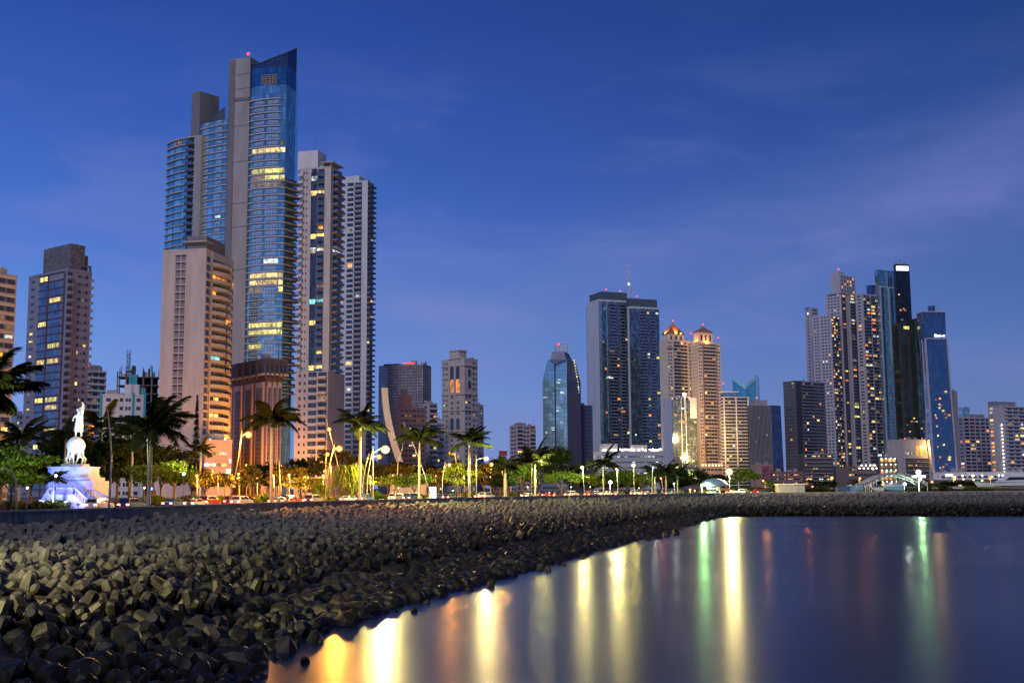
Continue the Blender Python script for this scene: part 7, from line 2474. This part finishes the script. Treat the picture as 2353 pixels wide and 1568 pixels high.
# ================================================================== the floodlit monument
def monument():
    c = inland(197, 27.5)
    Y = c.y
    k = Y / FL
    M_mar = plain('white_marble', (.28, .29, .40), .5, var=.32, scale=1.2)
    M_brz = plain('pale_stone_figure', (.60, .60, .62), .5, var=.1, scale=1.5)
    root = empty('monument', (c.x, c.y, GZ), -.08, 'floodlit blue white monument with a figure on a globe above stepped plinths and balustraded stairs', 'monument')
    z = lambda py: ZA(py, c.x, c.y) - GZ
    x = lambda px: XA(px, Y, -1) - c.x
    def octa(w, d, cut):
        return [(-w + cut, -d), (w - cut, -d), (w, -d + cut), (w, d - cut), (w - cut, d), (-w + cut, d), (-w, d - cut), (-w, -d + cut)]
    xc = (x(118) + x(215)) / 2
    def sh(poly, dx): return [(a + dx, b) for a, b in poly]
    W1 = (x(215) - x(118)) / 2
    MB().prism(sh(octa(W1 * 1.12, W1 * 1.15, .8), xc + .7), 0, z(1104)).build('lower_tier', M_mar, root)
    MB().prism(sh(octa(W1 * 1.06, W1 * 1.05, .8), xc + .4), z(1104) + .002, z(1096)).build('step', M_mar, root)
    t2 = MB().prism(sh(octa(W1 * 1.02, W1 * .95, 1.0), xc), z(1096) + .002, z(1091)); t2.prism(sh(octa(W1 * .98, W1 * .91, 1.0), xc), z(1091) + .003, z(1074))
    t2.prism(sh(octa(W1 * 1.03, W1 * .96, 1.0), xc), z(1074) + .004, z(1071.5))
    t2.build('upper_tier', M_mar, root)
    MB().prism(sh(octa(1.75, 1.6, .4), x(169)), z(1071.5) + .002, z(1065)).build('plinth', M_mar, root)
    # globe and the crouching bearers round it
    gz = z(1023); gr = (x(193) - x(145)) / 2 * 1.0
    gx = x(169)
    MB().ball((gx, 0, gz), gr * .86, n=28, k=18, sq=(1, 1, 1.02)).build('globe', M_brz, root, True)
    def figure(pts, edges, name='figure', mat=M_brz):
        return link(name, skin_body(name, pts, edges, mat), root)
    zb = z(1065)
    for i in range(5):
        a = -math.pi / 2 + (i - 2) * .95
        ox, oy = math.cos(a), math.sin(a)
        tx, ty = -oy, ox
        q = lambda r_, t_, h_: (gx + ox * (r_ * 1.12 - .1) + tx * t_ * 1.25, oy * (r_ * 1.12 - .1) + ty * t_ * 1.25, zb + h_ * 1.32)
        J = [(*q(.95, 0, .95), .24), (*q(1.05, 0, 1.45), .25), (*q(.95, 0, 1.78), .09), (*q(1.12, 0, 1.95), .15), (*q(1.1, 0, 2.1), .12),
             (*q(1.0, .3, 1.6), .11), (*q(1.1, .42, 2.05), .085), (*q(.98, .35, 2.5), .06), (*q(1.0, -.3, 1.6), .11), (*q(1.12, -.4, 2.0), .085), (*q(.98, -.3, 2.45), .06),
             (*q(1.15, .2, .8), .16), (*q(1.45, .28, .62), .12), (*q(1.25, .3, .08), .08), (*q(1.42, .32, .05), .06), (*q(1.1, -.2, .8), .16), (*q(1.2, -.3, .45), .12), (*q(.9, -.35, .1), .08), (*q(1.08, -.38, .05), .06)]
        figure(J, [(0, 1), (1, 2), (2, 3), (3, 4), (1, 5), (5, 6), (6, 7), (1, 8), (8, 9), (9, 10), (0, 11), (11, 12), (12, 13), (13, 14), (0, 15), (15, 16), (16, 17), (17, 18)])
    # the standing figure with a raised flag
    fz = gz + gr * .86
    h = z(938) - fz
    s = h / 1.85
    fx = gx + .25
    def q(a, b_, c_): return (fx + a * s, b_ * s, fz + c_ * s)
    J = [(*q(0, 0, .92), .15 * s), (*q(0, 0, 1.3), .19 * s), (*q(0, 0, 1.5), .06 * s), (*q(.01, -.03, 1.64), .10 * s), (*q(.01, -.02, 1.76), .08 * s),
         (*q(-.2, 0, 1.42), .075 * s), (*q(-.34, -.05, 1.2), .055 * s), (*q(-.30, -.2, 1.02), .04 * s), (*q(.2, 0, 1.42), .075 * s), (*q(.34, -.04, 1.62), .055 * s), (*q(.30, -.12, 1.86), .04 * s),
         (*q(-.1, 0, .86), .11 * s), (*q(-.13, -.05, .46), .08 * s), (*q(-.14, 0, .06), .055 * s), (*q(-.16, -.14, .02), .045 * s), (*q(.1, 0, .86), .11 * s), (*q(.16, .03, .46), .08 * s), (*q(.2, .08, .06), .055 * s), (*q(.22, -.08, .02), .045 * s)]
    figure(J, [(0, 1), (1, 2), (2, 3), (3, 4), (1, 5), (5, 6), (6, 7), (1, 8), (8, 9), (9, 10), (0, 11), (11, 12), (12, 13), (13, 14), (0, 15), (15, 16), (16, 17), (17, 18)], 'standing_figure')
    MB().tube([q(.30, -.12, .55), q(.31, -.12, 1.9), q(.28, -.1, (z(924) - fz) / s)], .045 * s, 6).build('flagstaff', M_brz, root)
    fl = MB(); n = 9
    V = []
    for i in range(n):
        t = i / (n - 1)
        for j in range(5):
            u = j / 4
            px_ = .30 - u * (.34 + .12 * t) - .06 * math.sin(5 * t + 2 * u)
            V.append(q(px_, .05 + .09 * math.sin(6 * u + 4 * t), 1.15 + t * ((z(928) - fz) / s - 1.15) * (1 - .35 * u)))
    F = [(i * 5 + j, i * 5 + j + 1, (i + 1) * 5 + j + 1, (i + 1) * 5 + j) for i in range(n - 1) for j in range(4)]
    fl.add(V, F).add([(a, b_ + .06, c_) for a, b_, c_ in V], F)
    fl.build('flag', M_brz, root, True)
    cl = MB()
    cl.tube([q(0, .1, 1.45), q(-.04, .2, .9), q(-.1, .26, .35)], [.2 * s, .26 * s, .30 * s], 8)
    cl.build('cloak', M_brz, root, True)
    # balustraded double stair in front
    yb = -W1 * 1.30
    x0, x1, x2, x3 = x(140), x(160), x(215), x(250)
    zt = z(1134)
    lw = MB(); lw.prism([(x1, yb - 2.4), (x2, yb - 2.4), (x2, yb), (x1, yb)], 0, zt); lw.build('landing', M_mar, root)
    for nm, xa, xb in (('stair', x1, x0), ('stair', x2, x3)):
        m = MB(); n = 9
        for i in range(n):
            a, b_ = xa + (xb - xa) * i / n, xa + (xb - xa) * (i + 1) / n
            m.box(min(a, b_) + .001, max(a, b_), yb - 2.4, yb - .2, 0, zt * (1 - (i + .6) / n) + .05)
        m.build(nm, M_mar, root)
        m = MB()                                          # solid outer string wall following the slope
        w0 = [(xa, yb - 2.7, 0), (xb, yb - 2.7, 0), (xb, yb - 2.41, 0), (xa, yb - 2.41, 0)]
        w1 = [(xa, yb - 2.7, zt), (xb, yb - 2.7, .3), (xb, yb - 2.41, .3), (xa, yb - 2.41, zt)]
        if xb < xa: w0, w1 = [w0[1], w0[0], w0[3], w0[2]], [w1[1], w1[0], w1[3], w1[2]]
        m.hexa(w0 + w1); m.build('string_wall', M_mar, root)
        rail = MB(); rail.tube([(xa, yb - 2.55, zt + .98), (xb, yb - 2.55, 1.25)], .13, 6); ro = rail.build('handrail', M_mar, root)
        n = 7
        for i in range(1, n):
            t = i / n
            MB().lathe([(.09, .0), (.06, .12), (.11, .35), (.05, .62), (.09, .8)], 8, (0, 0)).build('baluster', M_mar, ro, loc=(xa + (xb - xa) * t, yb - 2.55, zt + (.3 - zt) * t + .05))
        MB().box(xb - .25, xb + .25, yb - 2.82, yb - 2.3, 0, 1.5).build('newel', M_mar, root)
    MB().box(x1 + .05, x2 - .05, yb - 2.7, yb - 2.41, 0, zt - .01).build('front_wall', M_mar, root)
    rail = MB(); rail.box(x1, x2, yb - 2.68, yb - 2.42, zt + .82, zt + 1.0); ro = rail.build('handrail', M_mar, root)
    for i in range(12):
        MB().lathe([(.09, .0), (.06, .12), (.11, .35), (.05, .62), (.09, .82)], 8, (0, 0)).build('baluster', M_mar, ro, loc=(x1 + .3 + (x2 - x1 - .6) * i / 11, yb - 2.55, zt))
    # a further wing of balustrade to the right
    x4 = x(287)
    m = MB(); m.hexa([(x3 - 1.6, yb + 1.2, 0), (x4, yb - .8, 0), (x4, yb - .5, 0), (x3 - 1.6, yb + 1.5, 0), (x3 - 1.6, yb + 1.2, zt * .95), (x4, yb - .8, .7), (x4, yb - .5, .7), (x3 - 1.6, yb + 1.5, zt * .95)])
    m.build('wing_wall', M_mar, root)
    rl = MB(); rl.tube([(x3 - 1.6, yb + 1.35, zt * .95 + .9), (x4, yb - .65, 1.6)], .12, 6); ro = rl.build('handrail', M_mar, root)
    for i in range(8):
        t = (i + .5) / 8
        MB().lathe([(.09, .0), (.06, .12), (.11, .35), (.05, .62), (.09, .8)], 8, (0, 0)).build('baluster', M_mar, ro, loc=(x3 - 1.6 + (x4 - x3 + 1.6) * t, yb + 1.35 - 2.0 * t, zt * .95 + (.7 - zt * .95) * t + .05))
    # assumed floodlights on stands: blue on the stone, warm on the figure
    def spot(loc, to, energy, col, ang, label):
        base = Vector((c.x + loc[0], c.y + loc[1], GZ))
        r = empty('floodlight', base, 0, label, 'floodlight', 'assumed monument floodlights')
        hh = loc[2]
        MB().tube([(0, 0, 0), (0, 0, max(.2, hh - .1))], .05, 6).build('stand', M_steel, r)
        MB().box(-.25, .25, -.15, .15, max(.1, hh - .12), hh + .12).build('housing', M_steel, r)
        l = bpy.data.lights.new('lamp', 'SPOT'); l.energy = energy; l.color = col; l.spot_size = math.radians(ang); l.spot_blend = .6; l.shadow_soft_size = .25
        o = bpy.data.objects.new('lamp', l); COL.objects.link(o); o.parent = r; o.location = (0, .2, hh + .25)
        d = Vector(to) - Vector((loc[0], loc[1] + .2, hh + .25))
        o.rotation_euler = d.to_track_quat('-Z', 'Y').to_euler()
    spot((gx - 5.0, -9.5, .8), (gx, 0, gz), 7000, (.13, .25, 1.0), 40, 'assumed floodlight on a stand throwing blue light on the globe from its left')
    spot((gx + 5.5, -9.5, .8), (gx, 0, gz), 7000, (.20, .33, 1.0), 40, 'assumed floodlight on a stand throwing blue white light on the globe from its right')
    spot((gx - .5, -11.5, 1.2), (xc, 0, z(1085)), 6500, (.20, .26, 1.0), 100, 'assumed floodlight on a stand washing the plinths in deep blue')
    spot((x(240), -11, .8), (x(212), 0, z(1092)), 6500, (.20, .20, 1.0), 75, 'assumed floodlight on a stand washing the right side of the plinths violet')
    spot((x2 + 1, yb - 9.0, 1.0), ((x1 + x2) / 2, yb - 2.6, 1.6), 2000, (.55, .60, 1.0), 90, 'assumed floodlight on a low stand lighting the stair front white')
    spot((gx + 3.5, -12.5, 1.2), (fx, 0, z(960)), 12000, (1.0, 1.0, .50), 13, 'assumed floodlight on a stand picking out the standing figure in warm white')
monument()
# ================================================================== cars on the avenue
M_tyre = plain('tyre_rubber', (.02, .02, .02), .8, var=.2)
M_rim = plain('alloy_rim', (.4, .4, .42), .35, .7, var=.1)
M_cglass = plain('car_glass', (.02, .025, .03), .08, .2, var=.1)
E_tail = emit('tail_lamp', (1.0, .05, .03), 120, sample=True)
E_head = emit('head_lamp', (1.0, .93, .75), 8)
def car_proto(kind):
    r = empty('car', (0, 0, 0))
    if kind == 'suv':
        prof = [(-2.25, .35), (-2.3, .95), (-2.2, 1.1), (-2.05, 1.68), (.35, 1.72), (1.05, 1.12), (2.1, .98), (2.25, .75), (2.25, .35)]
        win = [(-1.95, 1.15), (-1.85, 1.58), (.3, 1.62), (.85, 1.15)]
    else:
        prof = [(-2.2, .32), (-2.25, .88), (-1.6, .98), (-1.0, 1.40), (.25, 1.42), (1.0, .98), (2.05, .84), (2.2, .62), (2.2, .32)]
        win = [(-1.4, 1.0), (-.95, 1.33), (.2, 1.35), (.75, 1.0)]
    mb = MB(); n = len(prof)
    V = []
    for s, ins in ((-1, .0), (-1, .0), (1, .0), (1, .0)): pass
    ring = lambda y, k: [(x, y, zz) if zz < 1.15 else (x, y * k, zz) for x, zz in prof]
    A, B_ = ring(-.88, .80), ring(.88, .80)
    mb.add(A + B_, [tuple(range(n)), tuple(range(2 * n - 1, n - 1, -1))] + [(i, n + i, n + (i + 1) % n, (i + 1) % n) for i in range(n)])
    paint = plain('car_paint', (.25, .25, .27), .25, .5, var=.05)
    me = mb.mesh('body', paint)
    link('body', me, r)
    for s in (-1, 1):
        m = MB(); y0 = s * .895; y1 = s * .74
        m.add([(win[0][0], y0, win[0][1]), (win[1][0], y1, win[1][1]), (win[2][0], y1, win[2][1]), (win[3][0], y0, win[3][1])], [(0, 1, 2, 3)] if s < 0 else [(3, 2, 1, 0)])
        m.build('side_window', M_cglass, r)
    m = MB(); a, b_ = (prof[3], prof[2]) if kind != 'suv' else (prof[3], prof[2])
    m.add([(a[0] - .02, -.62, a[1] - .08), (a[0] - .02, .62, a[1] - .08), (b_[0] - .03, .72, b_[1] + .06), (b_[0] - .03, -.72, b_[1] + .06)], [(0, 1, 2, 3)]); m.build('rear_window', M_cglass, r)
    c_, d_ = prof[4], prof[5]
    m = MB(); m.add([(c_[0] + .06, -.62, c_[1] - .06), (c_[0] + .06, .62, c_[1] - .06), (d_[0] - .02, .74, d_[1] + .06), (d_[0] - .02, -.74, d_[1] + .06)], [(3, 2, 1, 0)]); m.build('windscreen', M_cglass, r)
    for x in (-1.4, 1.4):
        for s in (-1, 1):
            t = MB().tube([(x, s * .72, .33), (x, s * .93, .33)], .33, 14).build('wheel', M_tyre, r)
            MB().tube([(x, s * .80, .33), (x, s * .945, .33)], .20, 12).build('rim', M_rim, t)
    xr = prof[1][0]; zr = prof[1][1] - .14
    for s in (-1, 1):
        MB().box(xr - .03, xr + .12, min(s * .5, s * .86), max(s * .5, s * .86), zr - .07, zr + .08).build('taillight', E_tail, r)
        MB().box(2.12, 2.25, min(s * .45, s * .84), max(s * .45, s * .84), .62, .76).build('headlight', E_head, r)
    return r
PAINTS = [plain('car_paint_' + n, c, .25, .4, var=.05) for n, c in (('silver', (.4, .4, .42)), ('white', (.6, .6, .6)), ('black', (.015, .015, .017)), ('red', (.30, .02, .02)), ('blue', (.03, .07, .2)), ('grey', (.14, .14, .15)))]
PN = ['silver', 'white', 'black', 'red', 'blue', 'grey']
protos = [car_proto('saloon'), car_proto('suv')]
_rng = random.Random(21)
first = [True, True]
for lane, (d, step) in enumerate(((11.3, 11), (15.0, 14), (18.6, 17))):
    ln = offset_line(WL, d)
    X, _, dd = projn(np.c_[ln, np.full(len(ln), GZ)])
    acc = _rng.uniform(0, 6)
    for i in range(1, len(ln) - 1):
        acc += np.linalg.norm(ln[i] - ln[i - 1])
        if acc < step or not (-60 < X[i] < 1560) or (lane == 0 and 120 < X[i] < 292): continue
        acc = -_rng.uniform(0, 8) * (1 + lane * .4)
        t = ln[i + 1] - ln[i - 1]
        a = math.atan2(t[1], t[0])
        k = _rng.randrange(2)
        pi = _rng.randrange(6)
        body = 'tall estate car' if k else 'saloon car'
        lab = f'{PN[pi]} {body} with glowing tail lamps driving along the avenue'
        loc = (ln[i][0], ln[i][1], GZ + .03)
        if first[k]:
            c = protos[k]; first[k] = False
            c.location = loc; c.rotation_euler = (0, 0, a)
        else:
            c = copy_tree(protos[k], loc, a)
        tag(c, lab, 'car', 'cars on the avenue')
        for ch in c.children:
            if ch.name.startswith('body'):
                ch.material_slots[0].link = 'OBJECT'
                ch.material_slots[0].material = PAINTS[pi]
# ================================================================== small buildings and boats behind the breakwater
def lightbox():
    p = inland(993, 10.5)
    r = empty('advertising_panel', p, heading(993) - .25, 'glowing white advertisement panel standing behind the sea wall', 'advertising panel')
    k = p.y / FL
    w, z0, z1 = 11 * k, ZA(1150, p.x, p.y) - GZ, ZA(1118, p.x, p.y) - GZ
    w = 10.5 * k
    MB().box(-w - .1, w + .1, -.12, .15, z0 + .3, z1 + .1).build('case', M_steel, r)
    MB().box(-w, w, -.17, -.121, z0 + .4, z1).build('screen', emit('lit_poster', (1, 1, .97), 2.6, vary=.12), r)
    MB().box(-.3, .3, -.1, .1, 0, z0 + .3).build('foot', M_steel, r)
lightbox()
def kiosk(name, label, px0, px1, py0, d, body, roof=None, cat='kiosk'):
    a, b_ = inland(px0, d), inland(px1, d)
    Y = (a.y + b_.y) / 2
    x0, x1 = XA(px0, Y), XA(px1, Y)
    h = ZA(py0, (x0 + x1) / 2, Y) - GZ
    r = empty(name, (x0, Y, GZ), 0, label, cat)
    W = x1 - x0
    MB().box(0, W, 0, 5, 0, h * .88).build('wall', body, r)
    MB().box(-.25, W + .25, -.35, 5.3, h * .88 + .002, h).build('roof', roof or M_white, r)
    for i in range(int(W / 2.2)):
        MB().box(.5 + i * 2.2, 1.9 + i * 2.2, -.06, .02, h * .2, h * .7).build('shutter', M_grey, r)
    return r
kiosk('shed', 'long grey white shed with dark shutters behind the breakwater', 1789, 1849, 1110, 22, M_grey, cat='shed')
def container():
    d = 24
    a = inland(1925, d); Y = a.y
    x0, x1, x2 = XA(1925, Y), XA(1953, Y), XA(1984, Y)
    h = ZA(1114, x1, Y) - GZ
    r = empty('site_container', (x0, Y, GZ), 0, 'blue tarpaulin covered container behind the breakwater left of the canopy', 'container')
    m = MB(); m.box(x1 - x0, x2 - x0, 0, 3, .1, h)
    for i in range(22):
        x = x1 - x0 + (x2 - x1) * (i + .3) / 22
        m.box(x, x + .14, -.05, -.001, .2, h - .1)
    m.build('body', plain('blue_tarp', (.16, .26, .44), .6, var=.12), r)
    m = MB(); m.prism([(0, -.5), (x1 - x0 - .05, -.3), (x1 - x0 - .05, 3), (0, 3)], .1, [h * .75, h * .9, h * .9, h * .75]); m.build('dark_cover', plain('navy_tarp', (.05, .09, .17), .7, var=.15), r)
container()
def tent():
    d = 10
    c = inland(1641, d); Y = c.y
    k = Y / FL
    r = empty('market_tent', (c.x, c.y, GZ), 0, 'pale blue domed tent roof over a lit stall at the corner of the bay', 'tent')
    ze, zt = ZA(1117, c.x, Y) - GZ, ZA(1098, c.x, Y) - GZ
    w = 33 * k
    prof = [(w, ze), (w * .92, ze + (zt - ze) * .35), (w * .7, ze + (zt - ze) * .72), (w * .4, ze + (zt - ze) * .94), (.05, zt)]
    m = MB(); m.lathe(prof, 20)
    m.build('canopy', plain('pale_blue_canvas', (.17, .25, .36), .7, var=.06), r, True)
    for i in range(8):
        a = i * math.pi / 4 + .2
        MB().tube([(math.cos(a) * w * .93, math.sin(a) * w * .93, 0), (math.cos(a) * w * .93, math.sin(a) * w * .93, ze)], .07, 6).build('pole', M_frame, r)
    MB().box(-w * .5, w * .1, -.4, .6, .3, 1.1).build('counter', M_white, r)
    MB().box(-w * .5, w * .05, -.2, .3, ze * .72, ze * .86).build('strip_light', emit('stall_light', (.75, 1, .85), 5), r)
    l = bpy.data.lights.new('lamp', 'POINT'); l.energy = 500; l.color = (.7, 1, .75); l.shadow_soft_size = .4
    o = bpy.data.objects.new('lamp', l); COL.objects.link(o); o.parent = r; o.location = (-1, -1.2, ze * .7)
    m = MB(); m.prism([(w * .1, -w * .9), (w * 1.25, -w * .9), (w * 1.25, -.5), (w * .1, -.5)], ze * .55, [ze * .95, ze * .62, ze * .62, ze * .95]); m.build('awning', plain('red_awning', (.35, .16, .08), .8), r)
tent()
def canopy():
    d = 16
    a = inland(2050, d); Y = a.y
    X = lambda px: XA(px, Y) - a.x
    Z = lambda py: ZA(py, a.x, Y) - GZ
    r = empty('boatyard_canopy', (a.x, Y, GZ), 0, 'arched white canopy on truss posts in the boatyard behind the breakwater', 'canopy')
    arc = [(X(1986), Z(1112)), (X(2005), Z(1103)), (X(2030), Z(1092)), (X(2058), Z(1086)), (X(2085), Z(1088)), (X(2112), Z(1097)), (X(2132), Z(1110))]
    m = MB(); lo = [(x, z - .9) for x, z in arc]
    for y in (0, 9):
        m.tube([(x, y, z) for x, z in arc], .12, 6); m.tube([(x, y, z) for x, z in lo], .10, 6)
        for i in range(len(arc) - 1):
            p, q = arc[i], arc[i + 1]
            for s in range(3):
                t0, t1 = s / 3, (s + 1) / 3
                u0 = (p[0] + (q[0] - p[0]) * t0, y, p[1] + (q[1] - p[1]) * t0); u1 = (p[0] + (q[0] - p[0]) * (t0 + t1) / 2, y, p[1] + (q[1] - p[1]) * (t0 + t1) / 2 - .9)
                u2 = (p[0] + (q[0] - p[0]) * t1, y, p[1] + (q[1] - p[1]) * t1)
                m.tube([u0, u1], .07, 4); m.tube([u1, u2], .07, 4)
    m.build('truss', M_frame, r)
    m = MB()
    V = [(x, y, z + .16) for x, z in arc[:5] for y in (-.4, 9.5)]
    m.add(V, [(2 * i, 2 * i + 2, 2 * i + 3, 2 * i + 1) for i in range(4)])
    m.add([(x, y, z + .02) for x, y, z in V], [(2 * i, 2 * i + 1, 2 * i + 3, 2 * i + 2) for i in range(4)])
    m.build('roof_sheet', plain('canopy_canvas', (.26, .26, .30), .7), r)
    for i, px in enumerate((1988, 1992, 1997, 2002, 2008, 2014, 2060, 2131)):
        zt = np.interp(X(px), [p[0] for p in arc], [p[1] for p in arc])
        MB().tube([(X(px), 0, 0), (X(px), 0, zt)], .10, 6).build('post', M_frame, r)
canopy()
def hull(name, label, px0, px1, py_deck, d, mat, cover=None):
    """Motor boat on the hard: a lofted hull with raked bow at the left, and a cover or cabin."""
    a = inland((px0 + px1) / 2, d); Y = a.y
    X0, X1 = XA(px0, Y) - a.x, XA(px1, Y) - a.x
    L = X1 - X0
    zd = ZA(py_deck, a.x, Y) - GZ
    b = L * .14
    r = empty(name, (a.x, Y, GZ), 0, label, 'boat', 'boats in the boatyard')
    V, F = [], []
    n = 12
    for i in range(n + 1):
        t = i / n
        w = b * (1 - (1 - t) ** 2.2) ** .8 + .02
        sheer = zd + (1 - t) ** 2 * L * .05
        keel = .45 + (1 - t) ** 3 * zd * .6
        x = X0 + L * t
        V += [(x + (1 - t) * L * .06, 0, keel), (x + (1 - t) * L * .03, -w * .8, keel + (sheer - keel) * .35), (x, -w, sheer), (x, w, sheer), (x + (1 - t) * L * .03, w * .8, keel + (sheer - keel) * .35)]
    for i in range(n):
        for j in range(5):
            F.append((5 * i + j, 5 * i + (j + 1) % 5, 5 * i + 5 + (j + 1) % 5, 5 * i + 5 + j))
    F += [(0, 1, 2, 3, 4)[::-1], tuple(5 * n + j for j in range(5))]
    MB().add(V, F).build('hull', mat, r)
    if cover:
        m = MB(); pts = []
        for i in range(7):
            t = i / 6
            x = X0 + L * (.12 + .85 * t); w = b * (.5 + .45 * min(1, t * 2)); hgt = zd + .15 + L * .07 * math.sin(math.pi * min(1, t * .8 + .1))
            pts += [(x, -w, zd + .05), (x, 0, hgt + .3), (x, w, zd + .05)]
        m.add(pts, [(3 * i, 3 * i + 3, 3 * i + 4, 3 * i + 1) for i in range(6)] + [(3 * i + 1, 3 * i + 4, 3 * i + 5, 3 * i + 2) for i in range(6)] + [(0, 1, 2), (18, 20, 19)])
        m.build('cover', cover, r, True)
    for x in (X0 + L * .3, X0 + L * .75):
        MB().box(x - .2, x + .2, -b * .6, b * .6, 0, .9).build('cradle', M_steel, r)
    return r, X0, L, zd, b
hull('motor_boat', 'small motor boat with a pale blue hull under the arched canopy', 2028, 2076, 1117, 13, plain('pale_blue_hull', (.20, .42, .52), .3, var=.06), plain('white_cover', (.45, .52, .58), .6))
hull('motor_boat', 'small white boat under a dark cover left of the canopy boat', 2000, 2030, 1119, 15, M_white, plain('navy_tarp', (.05, .09, .17), .7))
def yacht():
    M_gel = plain('white_gelcoat', (.55, .58, .62), .25, var=.04)
    r, X0, L, zd, b = hull('motor_yacht', 'large white motor yacht with a dark windscreen and flybridge at the right edge', 2238, 2420, 1114, 24, M_gel)
    q = lambda t: X0 + L * t
    m = MB(); m.prism([(q(.22), -b * .72), (q(.92), -b * .8), (q(.92), b * .8), (q(.22), b * .72)], zd, [zd + .7, zd + 1.0, zd + 1.0, zd + .7]); m.build('deck_house', M_gel, r)
    z1 = zd + 1.0
    prof = [(q(.30), z1), (q(.40), z1 + 1.7), (q(.44), z1 + 2.1), (q(.80), z1 + 2.1), (q(.86), z1)]
    def extr(pr, w, nm, mat, par=r):
        n = len(pr); mm = MB(); mm.add([(x, -w, z_) for x, z_ in pr] + [(x, w, z_) for x, z_ in pr], [tuple(range(n)), tuple(range(2 * n - 1, n - 1, -1))] + [(i, n + i, n + (i + 1) % n, (i + 1) % n) for i in range(n)])
        return mm.build(nm, mat, par)
    extr(prof, b * .66, 'cabin', M_gel)
    extr([(q(.36), z1 + .55), (q(.415), z1 + 1.55), (q(.62), z1 + 1.6), (q(.70), z1 + .75)], b * .67, 'windscreen', M_cglass)
    extr([(q(.46), z1 + 2.11), (q(.50), z1 + 3.0), (q(.52), z1 + 3.0), (q(.55), z1 + 2.5), (q(.78), z1 + 2.5), (q(.80), z1 + 2.11)], b * .6, 'flybridge', M_gel)
    for s in (-1, 1):
        MB().tube([(q(.62), s * b * .55, z1 + 2.4), (q(.66), s * b * .5, z1 + 4.6), (q(.70), 0, z1 + 4.7)], .09, 6).build('radar_arch', M_gel, r)
    MB().tube([(q(.70), 0, z1 + 4.6), (q(.74), 0, z1 + 9)], .05, 5).build('aerial', M_frame, r)
    m = MB()
    for i in range(12):
        t = .02 + .022 * i
        m.tube([(q(t), -b * .7 * min(1, t * 6), zd + .4), (q(t), -b * .7 * min(1, t * 6), zd + 1.2)], .03, 4)
    m.tube([(q(.01), 0, zd + 1.4), (q(.28), -b * .72, zd + 1.15)], .035, 4)
    m.build('bow_rail', M_frame, r)
    extr([(q(.30), zd - .45), (q(.32), zd - .2), (q(.72), zd - .25), (q(.74), zd - .5)], b * 1.005, 'hull_window', M_cglass)
yacht()
def club_sign():
    p = inland(2112, 22); Y = p.y
    r = empty('club_sign', p, 0, 'glowing white club sign, a disc over a lettered bar on a green lit pole', 'sign')
    Z = lambda py: ZA(py, p.x, Y) - GZ
    k = Y / FL
    MB().tube([(0, .3, 0), (0, .3, Z(1094))], .2, 8).build('pole', M_frame, r)
    z = (Z(1084)); m = MB(); n = 20; rad = 6 * k
    V = [(rad * math.cos(2 * math.pi * i / n), yy, z + rad * math.sin(2 * math.pi * i / n)) for yy in (-.2, .2) for i in range(n)]
    m.add(V, [tuple(range(n)), tuple(range(2 * n - 1, n - 1, -1))] + [(i, n + i, n + (i + 1) % n, (i + 1) % n) for i in range(n)])
    m.build('disc', emit('sign_disc', (1, 1, 1), 2.0), r)
    mk = MB(); mk.box(rad * .1, rad * .75, -.26, -.21, z - rad * .2, z - rad * .05); mk.box(-rad * .4, rad * .2, -.26, -.21, z + rad * .15, z + rad * .3); mk.build('emblem', M_grey, r)
    w = 16 * k
    MB().box(-w, w, -.15, .25, Z(1096.5), Z(1091)).build('bar', emit('sign_bar', (.95, 1, .95), 1.3), r)
    for i in range(9):
        x = -w * .92 + w * 1.84 * (i + .5) / 9
        if i != 4: MB().box(x - w * .075, x + w * .075, -.24, -.16, Z(1096) , Z(1091.6)).build('letter', emit('sign_letter_white', (1, 1, 1), 3.5), r)
    l = bpy.data.lights.new('lamp', 'POINT'); l.energy = 7000; l.color = (.5, 1, .45); l.shadow_soft_size = .4
    o = bpy.data.objects.new('lamp', l); COL.objects.link(o); o.parent = r; o.location = (0, -1.0, Z(1100))
    MB().ball((.3, -.4, Z(1100)), .55, n=10, k=8).build('green_lamp', GLOW['green'], r)
club_sign()
def small_sign():
    p = inland(2182, 60); Y = p.y
    r = empty('hoarding_sign', p, 0, 'small glowing white rectangular sign below the tapered tower', 'sign')
    z = lambda py: ZA(py, p.x, Y) - GZ
    k = Y / FL
    MB().tube([(0, .2, 0), (0, .2, z(1094))], .12, 6).build('post', M_steel, r)
    MB().box(-8.5 * k, 8.5 * k, -.1, .1, z(1094), z(1088)).build('panel', emit('small_sign_white', (.9, .88, 1), 1.8), r)
small_sign()
# a few parked cars at the boatyard corner
for i, px in enumerate((1684, 1700, 1716, 1738, 1756)):
    p = inland(px, 18)
    c = copy_tree(protos[i % 2], (p.x, p.y, GZ + .03), _rng.uniform(-.3, .3) + (math.pi if i % 2 else 0))
    tag(c, f'{PN[i]} car parked by the trees at the corner of the bay', 'car', 'cars parked at the corner of the bay')
    for ch in c.children:
        if ch.name.startswith('body'):
            ch.material_slots[0].link = 'OBJECT'; ch.material_slots[0].material = PAINTS[i]
